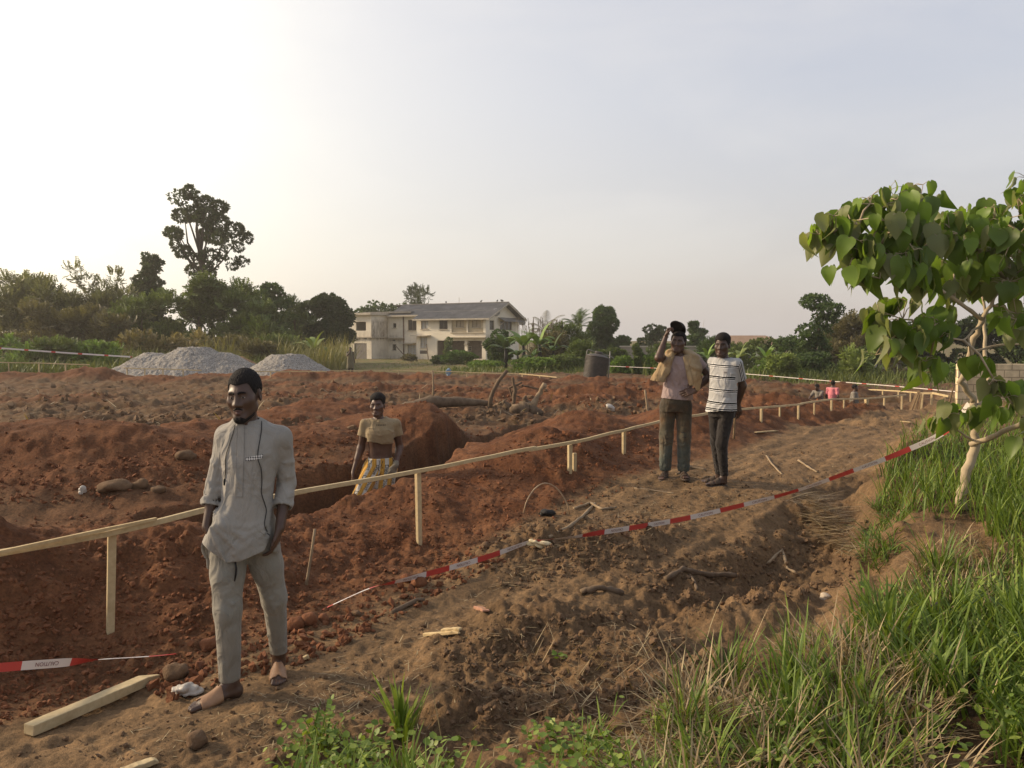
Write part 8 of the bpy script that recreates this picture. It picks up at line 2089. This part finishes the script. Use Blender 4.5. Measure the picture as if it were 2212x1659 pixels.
build_blades('dry_straw', [
    patch(MIXED, 1900, (.12, .40), (.004, .008), rg, (.3, 1.4), (.0, .9), clump=40, cr=.06, lift=.02), patch(FRONTR, 500, (.1, .34), (.004, .007), rg, (.3, 1.4), (0, .8)),
    patch(LUSH, 900, (.1, .4), (.004, .007), rg, (.2, 1.4), (0, .9)), patch([(1990, 1180), (2100, 1150), (2190, 1240), (2130, 1340), (1990, 1330), (1960, 1250)], 800, (.08, .24), (.004, .007), rg, (.2, 1.3), (0, .9)),
    patch([(1690, 1070), (1770, 1080), (1860, 1180), (1850, 1220), (1740, 1170)], 420, (.25, .60), (.005, .010), rg, (1.25, 1.62), (-.15, .2), az=-.95, lift=.06),
    patch([(1350, 1560), (1500, 1520), (1560, 1700), (1300, 1750)], 260, (.1, .32), (.004, .008), rg, (1.1, 1.6), (-.1, .2), lift=.02),
    patch([(700, 1440), (1000, 1290), (1350, 1330), (1500, 1450), (1250, 1620), (800, 1640), (500, 1640), (560, 1540)], 700, (.03, .14), (.003, .006), rg, (1.35, 1.62), (-.1, .15), lift=.015),
    patch([(1100, 1400), (1450, 1380), (1500, 1500), (1150, 1560)], 160, (.08, .26), (.003, .006), rg, (.6, 1.5), (-.1, .3), lift=.01),
    patch([(150, 1620), (900, 1380), (1000, 1420), (640, 1600), (300, 1660)], 260, (.02, .10), (.003, .005), rg, (1.4, 1.6), (-.1, .1), lift=.012),
    patch([(1000, 1300), (1900, 1000), (1980, 900), (1850, 900), (1400, 1050)], 900, (.04, .20), (.004, .008), rg, (1.35, 1.6), (-.1, .15), lift=.014),
    patch([(0, 950), (0, 830), (450, 820), (750, 830), (1200, 850), (1400, 870), (1100, 930), (700, 880), (400, 940)], 420, (.15, .7), (.012, .03), rg, (1.1, 1.6), (-.1, .3), lift=.04)], STRAW)
# a few tall thin stems with seed heads
P = ground_at([1375, 1395, 1420, 960, 1600, 1640, 1810, 1740], [1560, 1600, 1640, 1640, 1480, 1500, 1560, 1500]); n = len(P)
v, f, k = blades(P, np.array([.62, .66, .45, .36, .5, .45, .42, .5]), np.full(n, .0042), np.array([.1, .25, .1, .3, .5, .6, .1, .7]), np.array([3.0, 2.6, 3.3, 2.2, 2.7, 2.9, 1.0, .3]), np.full(n, .25)); build_blades('seed_stalks', [(v, f, k, np.full(n, .6))], STRAW)
for k, (x0_, y0_, x1_, y1_, lb) in enumerate(((1600, 1672, 1888, 1512, 'long pale dry stem lying diagonally across the clump at the bottom right'), (1515, 1475, 1660, 1560, 'long thin dry stem slanting down to the right into the mixed grass clump'), (1960, 1360, 2030, 1300, 'short dry stem leaning at the bank edge below the bare cut'), (1870, 1480, 2050, 1560, 'pale dry stem lying in the green grass near the right corner'))):
    a = GA(x0_, y0_, .06); b = GA(x1_, y1_, .10); stick([a, a.lerp(b, .4)+Vector((0, 0, .03)), a.lerp(b, .7)+Vector((0, 0, .02)), b], [.006, .0055, .005, .004], mat_noise('dry_stalk', (.38, .29, .16), (.50, .40, .24), 20, .8, .2) if k == 0 else bpy.data.materials['dry_stalk'], 'dry_stalk', lb, 'stem', n=6)
# broad leaved weeds in the foreground
hv = []
T_round = ([(0, 0, 0), (-.42, .05, .3), (-.36, .02, .72), (0, 0, 1), (.36, .02, .72), (.42, .05, .3)], [[0, 1, 2, 3], [0, 3, 4, 5]])
def weeds(poly, n, clump, s, rg, cr=.05, hgt=(.02, .14)):
    c = ground_at(*in_poly(clump, poly, rg).T); k = rg.integers(0, clump, n); off = rg.normal(size=(n, 3))*cr; P = c[k]+off*[1, 1, 0]; P[:, 2] = GZs(P[:, 0], P[:, 1])+rg.uniform(*hgt, n)
    R = frames(np.stack([rg.normal(size=n), rg.normal(size=n), rg.uniform(-.1, .9, n)], -1), rg, np.array([0, 0, 1.])); v, f = scatter(T_round, P, R, rg.uniform(*s, n)); return v, f, 6, rg.uniform(.25, 1, n)
me_sets = [weeds([(600, 1620), (760, 1560), (980, 1620), (1000, 1780), (560, 1780)], 620, 26, (.018, .040), rg), weeds([(1100, 1600), (1500, 1560), (1520, 1800), (1060, 1800)], 520, 26, (.018, .042), rg, .05, (.01, .09)), weeds([(1195, 1430), (1225, 1430), (1220, 1460), (1200, 1460)], 9, 1, (.03, .04), rg, .02, (.03, .08)), weeds([(1560, 1560), (2100, 1560), (2150, 1780), (1500, 1780)], 380, 26, (.018, .038), rg, .06), weeds(LUSH, 900, 60, (.02, .05), rg, .08, (.02, .18))]
build_blades('weeds', me_sets, GRASS)
# tall grass on the far left and rough growth along the far edges
def belt(x0, x1, y0, y1, n, L, w, tint, rg, hump=None):
    P = np.stack([rg.uniform(x0, x1, n), rg.uniform(y0, y1, n), np.zeros(n)], -1); P[:, 2] = GZs(P[:, 0], P[:, 1])-.02
    q = .65+.55*(vnoise(P[:, 0]*.22, P[:, 1]*.22, 88)+.4); Ls = rg.uniform(*L, n)*np.clip(q, .35, 1.5)
    v, f, k = blades(P, Ls, rg.uniform(*w, n), rg.uniform(.02, .5, n), rg.uniform(0, 2*PI, n), rg.uniform(.2, 1.3, n), 0, 3); return v, f, k, rg.uniform(*tint, n)
build_blades('tall_grass', [belt(-52, -15, 54, 64, 9500, (.7, 1.9), (.03, .08), (.2, .85), rg), belt(-46, -19, 48, 54, 6500, (.4, 1.2), (.04, .09), (.15, .6), rg), belt(-24, -13, 58, 66, 2600, (1.6, 3.2), (.03, .07), (.7, 1), rg), belt(-21, -14, 57, 70, 1500, (.2, .7), (.03, .08), (.1, .6), rg)], TALLG)
build_blades('rough_growth', [belt(-5, 12, 50, 60, 3600, (.12, .55), (.03, .07), (.05, .5), rg), belt(8, 34, 41, 50, 5200, (.25, .9), (.03, .07), (.05, .5), rg), belt(14, 40, 36, 44, 2600, (.1, .4), (.02, .05), (.1, .7), rg), belt(-14, 0, 62, 98, 2200, (.04, .16), (.03, .07), (.1, .6), rg)], TALLG)
# small clods and crumbs of soil lying everywhere on the heaps
def crumbs(polys, rg, mat):
    bm = bmesh.new(); bmesh.ops.create_icosphere(bm, subdivisions=1, radius=1); V0 = np.array([v.co for v in bm.verts]); F0 = np.array([[v.index for v in f.verts] for f in bm.faces]); bm.free(); VV, FF, n0 = [], [], 0
    for poly, n, (a, b) in polys:
        P = ground_at(*in_poly(n, poly, rg).T); s = a+(b-a)*rg.random(n)**3.2; R = frames(rg.normal(size=(n, 3)), rg); Vt = V0[None]*(1+.34*rg.normal(size=(n, len(V0), 1)).clip(-1.6, 1.6)); sc = s[:, None]*rg.uniform(.55, 1.35, (n, 3))
        Q = np.einsum('nij,nkj->nki', R, Vt*sc[:, None, :])+P[:, None, :]+np.array([0, 0, 1])*(s*.25)[:, None, None]; VV.append(Q.reshape(-1, 3)); FF.append((F0[None]+np.arange(n)[:, None, None]*len(V0)).reshape(-1, 3)+n0); n0 += n*len(V0)
    me = np_mesh('soil_crumbs', np.concatenate(VV), np.concatenate(FF), mat, False); return tag(obj('soil_crumbs', me), kind='stuff')
crumbs([([(-100, 1150), (450, 1080), (900, 1040), (1400, 940), (1420, 1030), (1000, 1200), (650, 1380), (350, 1460), (-100, 1600)], 6500, (.004, .020)), ([(300, 1470), (650, 1370), (1000, 1190), (1100, 1210), (700, 1420), (350, 1520)], 700, (.006, .035)), ([(0, 930), (350, 940), (640, 960), (960, 880), (1120, 940), (1420, 920), (1430, 1000), (900, 1060), (400, 1060), (0, 1090)], 2600, (.006, .030)), ([(400, 850), (1100, 830), (1800, 850), (1900, 880), (1430, 900), (1100, 880), (600, 900)], 1500, (.01, .06))], rg, CLOD)
crumbs([([(1000, 1200), (1150, 1120), (1400, 1110), (1450, 1200), (1100, 1280)], 900, (.005, .022)), ([(950, 1400), (1100, 1330), (1400, 1320), (1560, 1420), (1450, 1560), (1000, 1560)], 1500, (.004, .020)), ([(1330, 1240), (1700, 1130), (1880, 1130), (1850, 1260), (1500, 1340)], 1100, (.005, .022)), ([(0, 1640), (900, 1330), (1500, 1080), (1950, 900), (2000, 940), (1500, 1250), (1000, 1660)], 1500, (.003, .014)), ([(0, 830), (700, 830), (1400, 850), (1400, 900), (0, 960)], 1300, (.015, .09)), ([(1100, 1120), (1500, 1010), (1900, 890), (1980, 900), (1700, 1080), (1300, 1250)], 1500, (.003, .016))], rg, CLOD2)

# ---- the small tree with heart shaped leaves at right
PT = mat_noise('small_tree_bark', (.30, .235, .15), (.44, .355, .24), 7, .85, .25, 45, (1, 1, .4))
HEART = foliage('heart_leaf', (.100, .160, .024), (.165, .235, .046), 3.0, .48, (.21, .225, .095), .42)
def t_heart(cv=.10, tw=0.0, side=1.0):
    rows = [(-.10, .0, .16), (.02, .0, .42), (.16, .0, .50), (.34, 0, .49), (.54, 0, .39), (.74, 0, .24), (.90, 0, .10), (1.0, 0, .012)]; V = []; F = []
    for i, (t, _, h) in enumerate(rows):
        bend = -cv*t*t+tw*math.sin(t*4); mid = (0, bend+.0, t if i else 0.0); V += [(-h*side, bend+(.16+.3*tw)*h+(.07*math.sin(i*2.0+tw*30))*h, t), (-h*.5, bend+.05*h, t), mid, (h*.5, bend+.05*h, t), (h, bend+.16*h+(.05*math.cos(i*1.7))*h, t)]
    for i in range(len(rows)-1):
        for k in range(4): b = 5*i+k; F.append([b, b+5, b+6, b+1])
    return V, F
def small_tree(label, stems, clusters, seed, leafs=(.115, .205)):
    rg = np.random.default_rng(seed); b = stems[0][0][0]; root = empty('small_tree', b, 0, label, 'tree'); m = MB(); off = -Vector(b); tw = MB(); allp = []
    for pts, rad in stems:
        fine, rr = [], []
        for i in range(len(pts)-1):
            for k in range(5): t = k/5; fine.append(pts[i].lerp(pts[i+1], t)+off+Vector((rg.normal(), rg.normal(), 0))*.006); rr.append((rad[i]+(rad[i+1]-rad[i])*t)*.74*(1+.05*rg.normal()))
        fine.append(pts[-1]+off); rr.append(rad[-1]); m.tube(fine, rr, 10); allp += fine[2:]
    m.build('trunk', PT, root, True)
    P, Z, U, S = [], [], [], []
    for c, r, n in clusters:
        c = c+off; near = min(allp, key=lambda q: (q-c).length); tw.tube([near, near.lerp(c, .5)+Vector((0, 0, .05)), c], [.012, .009, .006], 5)
        for i in range(max(1, int(n/2.45))):
            nd = c+Vector(rg.normal(size=3))*r*.50; tw.tube([c, c.lerp(nd, .6)+Vector((0, 0, .02)), nd], [.005, .004, .0035], 4)
            for j in range(3):
                o = Vector((rg.normal(), rg.normal(), rg.uniform(-.2, .7))).normalized()*rg.uniform(.05, .11); q = nd+o; tw.tube([nd, nd.lerp(q, .6)+Vector((0, 0, .012)), q], [.0028, .0022, .002], 4)
                d = Vector((o.x*2.4+rg.normal()*.18, o.y*2.4+rg.normal()*.18, -1.1+rg.normal()*.18)); P.append(q); Z.append(d); U.append((o.x+rg.normal()*.6, o.y+rg.normal()*.6-.25, .35)); S.append(rg.uniform(*leafs))
    tag(tw.build('twigs', PT, root, True), kind='stuff')
    Z = unit(np.array([tuple(z) for z in Z])); U = np.array(U); X = unit(np.cross(U, Z)); Y = np.cross(Z, X); R = np.stack([X, Y, Z], -1); S = np.array(S)[:, None]*np.stack([rg.uniform(.62, 1.0, len(P)), np.ones(len(P)), rg.uniform(.85, 1.15, len(P))], -1); P = np.array([tuple(p) for p in P]); VV, FF, TT, n0 = [], [], [], 0
    for i, T in enumerate((t_heart(), t_heart(.28, .05, .85), t_heart(-.05, -.06, 1.1), t_heart(.45, .03), t_heart(.18, -.10, .92))):
        q = slice(i, None, 5); v, f = scatter(T, P[q], R[q], S[q]); VV.append(v); FF.append(f+n0); n0 += len(v); TT.append(rg.uniform(.6, 1.5, len(P[q])).repeat(len(T[0])))
    V, F = np.concatenate(VV), np.concatenate(FF)
    me = np_mesh('leaves', V, F, HEART, True); a = me.attributes.new('tint', 'FLOAT', 'POINT'); a.data.foreach_set('value', np.concatenate(TT).astype(np.float32)); obj('leaves', me, root); return root
w = W
base = w(2074, 1075, 6.45); base.z = min(base.z, GZ(base.x, base.y)-.02)
small_tree('small tree with large heart shaped drooping leaves and pale bark, at the right edge', [
    ([base, w(2088, 1015, 6.45), w(2108, 965, 6.48), w(2112, 900, 6.5), w(2105, 868, 6.5)], [.062, .052, .046, .038, .034]),
    ([w(2105, 868, 6.5), w(2075, 825, 6.45), w(2092, 790, 6.4), w(2100, 740, 6.35), w(2122, 690, 6.3)], [.036, .030, .032, .030, .026]),
    ([w(2122, 690, 6.3), w(2060, 645, 6.1), w(2010, 610, 6.0), w(1930, 560, 5.9), w(1850, 500, 5.9)], [.022, .020, .016, .012, .007]),
    ([w(2122, 690, 6.3), w(2150, 640, 6.3), w(2200, 590, 6.3), w(2260, 540, 6.2)], [.022, .018, .014, .010]),
    ([w(2100, 960, 6.48), w(2140, 945, 6.3), w(2212, 912, 6.1), w(2330, 850, 5.9)], [.030, .028, .026, .020]),
    ([w(2106, 955, 6.48), w(2085, 940, 6.4), w(2050, 915, 6.2)], [.016, .012, .008]),
    ([w(2110, 880, 6.5), w(2135, 820, 6.7), w(2125, 760, 6.9), w(2130, 680, 7.0), w(2110, 560, 7.0)], [.026, .022, .020, .016, .010]),
    ([w(2095, 760, 6.4), w(2160, 745, 6.5), w(2250, 742, 6.5)], [.014, .012, .008]), ([w(2120, 700, 6.3), w(2080, 735, 6.0), w(1990, 720, 6.0)], [.014, .010, .007])],
    [(w(x, y, d), r/FX*d, n) for x, y, d, r, n in [(1795, 505, 5.9, 48, 15), (1838, 478, 5.9, 46, 18), (1880, 440, 5.9, 42, 15), (1912, 440, 6.2, 46, 18), (1872, 545, 5.8, 52, 18), (1935, 500, 5.8, 55, 24), (1955, 560, 5.9, 52, 21), (1985, 460, 6.2, 42, 15), (2005, 525, 6.0, 55, 24), (1990, 590, 5.9, 40, 12), (1905, 585, 5.8, 34, 9), (1835, 575, 5.8, 36, 12), (2055, 500, 6.5, 55, 21), (2060, 580, 6.2, 50, 18), (2110, 540, 6.3, 60, 24), (2105, 610, 6.4, 45, 15), (2150, 470, 6.4, 55, 21), (2195, 420, 6.3, 48, 18), (2190, 520, 6.0, 60, 24), (2180, 610, 6.2, 50, 18), (2245, 470, 6.2, 60, 24), (2260, 580, 6.2, 60, 24), (2310, 520, 6.3, 70, 24), (1950, 690, 6.0, 44, 21), (1920, 735, 6.0, 36, 15), (1985, 735, 6.1, 44, 21), (2035, 700, 6.1, 42, 15), (2010, 770, 6.1, 30, 9), (2100, 795, 6.1, 24, 5), (2150, 825, 5.9, 26, 8), (2185, 870, 5.8, 24, 5), (2212, 850, 5.9, 40, 7), (2195, 690, 6.2, 40, 12), (2040, 905, 6.2, 22, 9), (2072, 890, 6.3, 18, 6), (2230, 930, 5.9, 36, 9)]], 3)
b2 = w(2380, 1100, 8.6); b2.z = GZ(b2.x, b2.y)-.05
small_tree('second small tree of the same kind, mostly beyond the right edge', [([b2, w(2370, 900, 8.6), w(2330, 700, 8.6), w(2200, 560, 8.5), w(2090, 500, 8.4)], [.07, .06, .045, .025, .012])],
    [(w(x, y, d), r/FX*d, n) for x, y, d, r, n in [(2075, 480, 8.4, 40, 18), (2120, 500, 8.5, 45, 18), (2060, 530, 8.4, 40, 15), (2160, 490, 8.5, 45, 18), (2110, 560, 8.6, 45, 18), (2210, 510, 8.6, 50, 21), (2270, 560, 8.6, 60, 21), (2180, 580, 8.6, 45, 15), (2350, 600, 8.6, 60, 21)]], 8)
front_man()
cap_man()
striped_man()
trench_man()
far_people()
# ------------------------------------------------------------------ hazy air
m = MB(); m.box((0, 65, 10.0), (260, 190, 26.0))
hm = bpy.data.materials.new('haze_air'); hm.use_nodes = True; ht = hm.node_tree
for n in list(ht.nodes):
    if n.type == 'BSDF_PRINCIPLED': ht.nodes.remove(n)
vol = ht.nodes.new('ShaderNodeVolumePrincipled'); vol.inputs['Color'].default_value = (.93, .88, .80, 1); vol.inputs['Density'].default_value = .00065; vol.inputs['Anisotropy'].default_value = .35
ht.links.new(vol.outputs[0], [n for n in ht.nodes if n.type == 'OUTPUT_MATERIAL'][0].inputs['Volume'])
tag(m.build('haze', hm), kind='stuff')
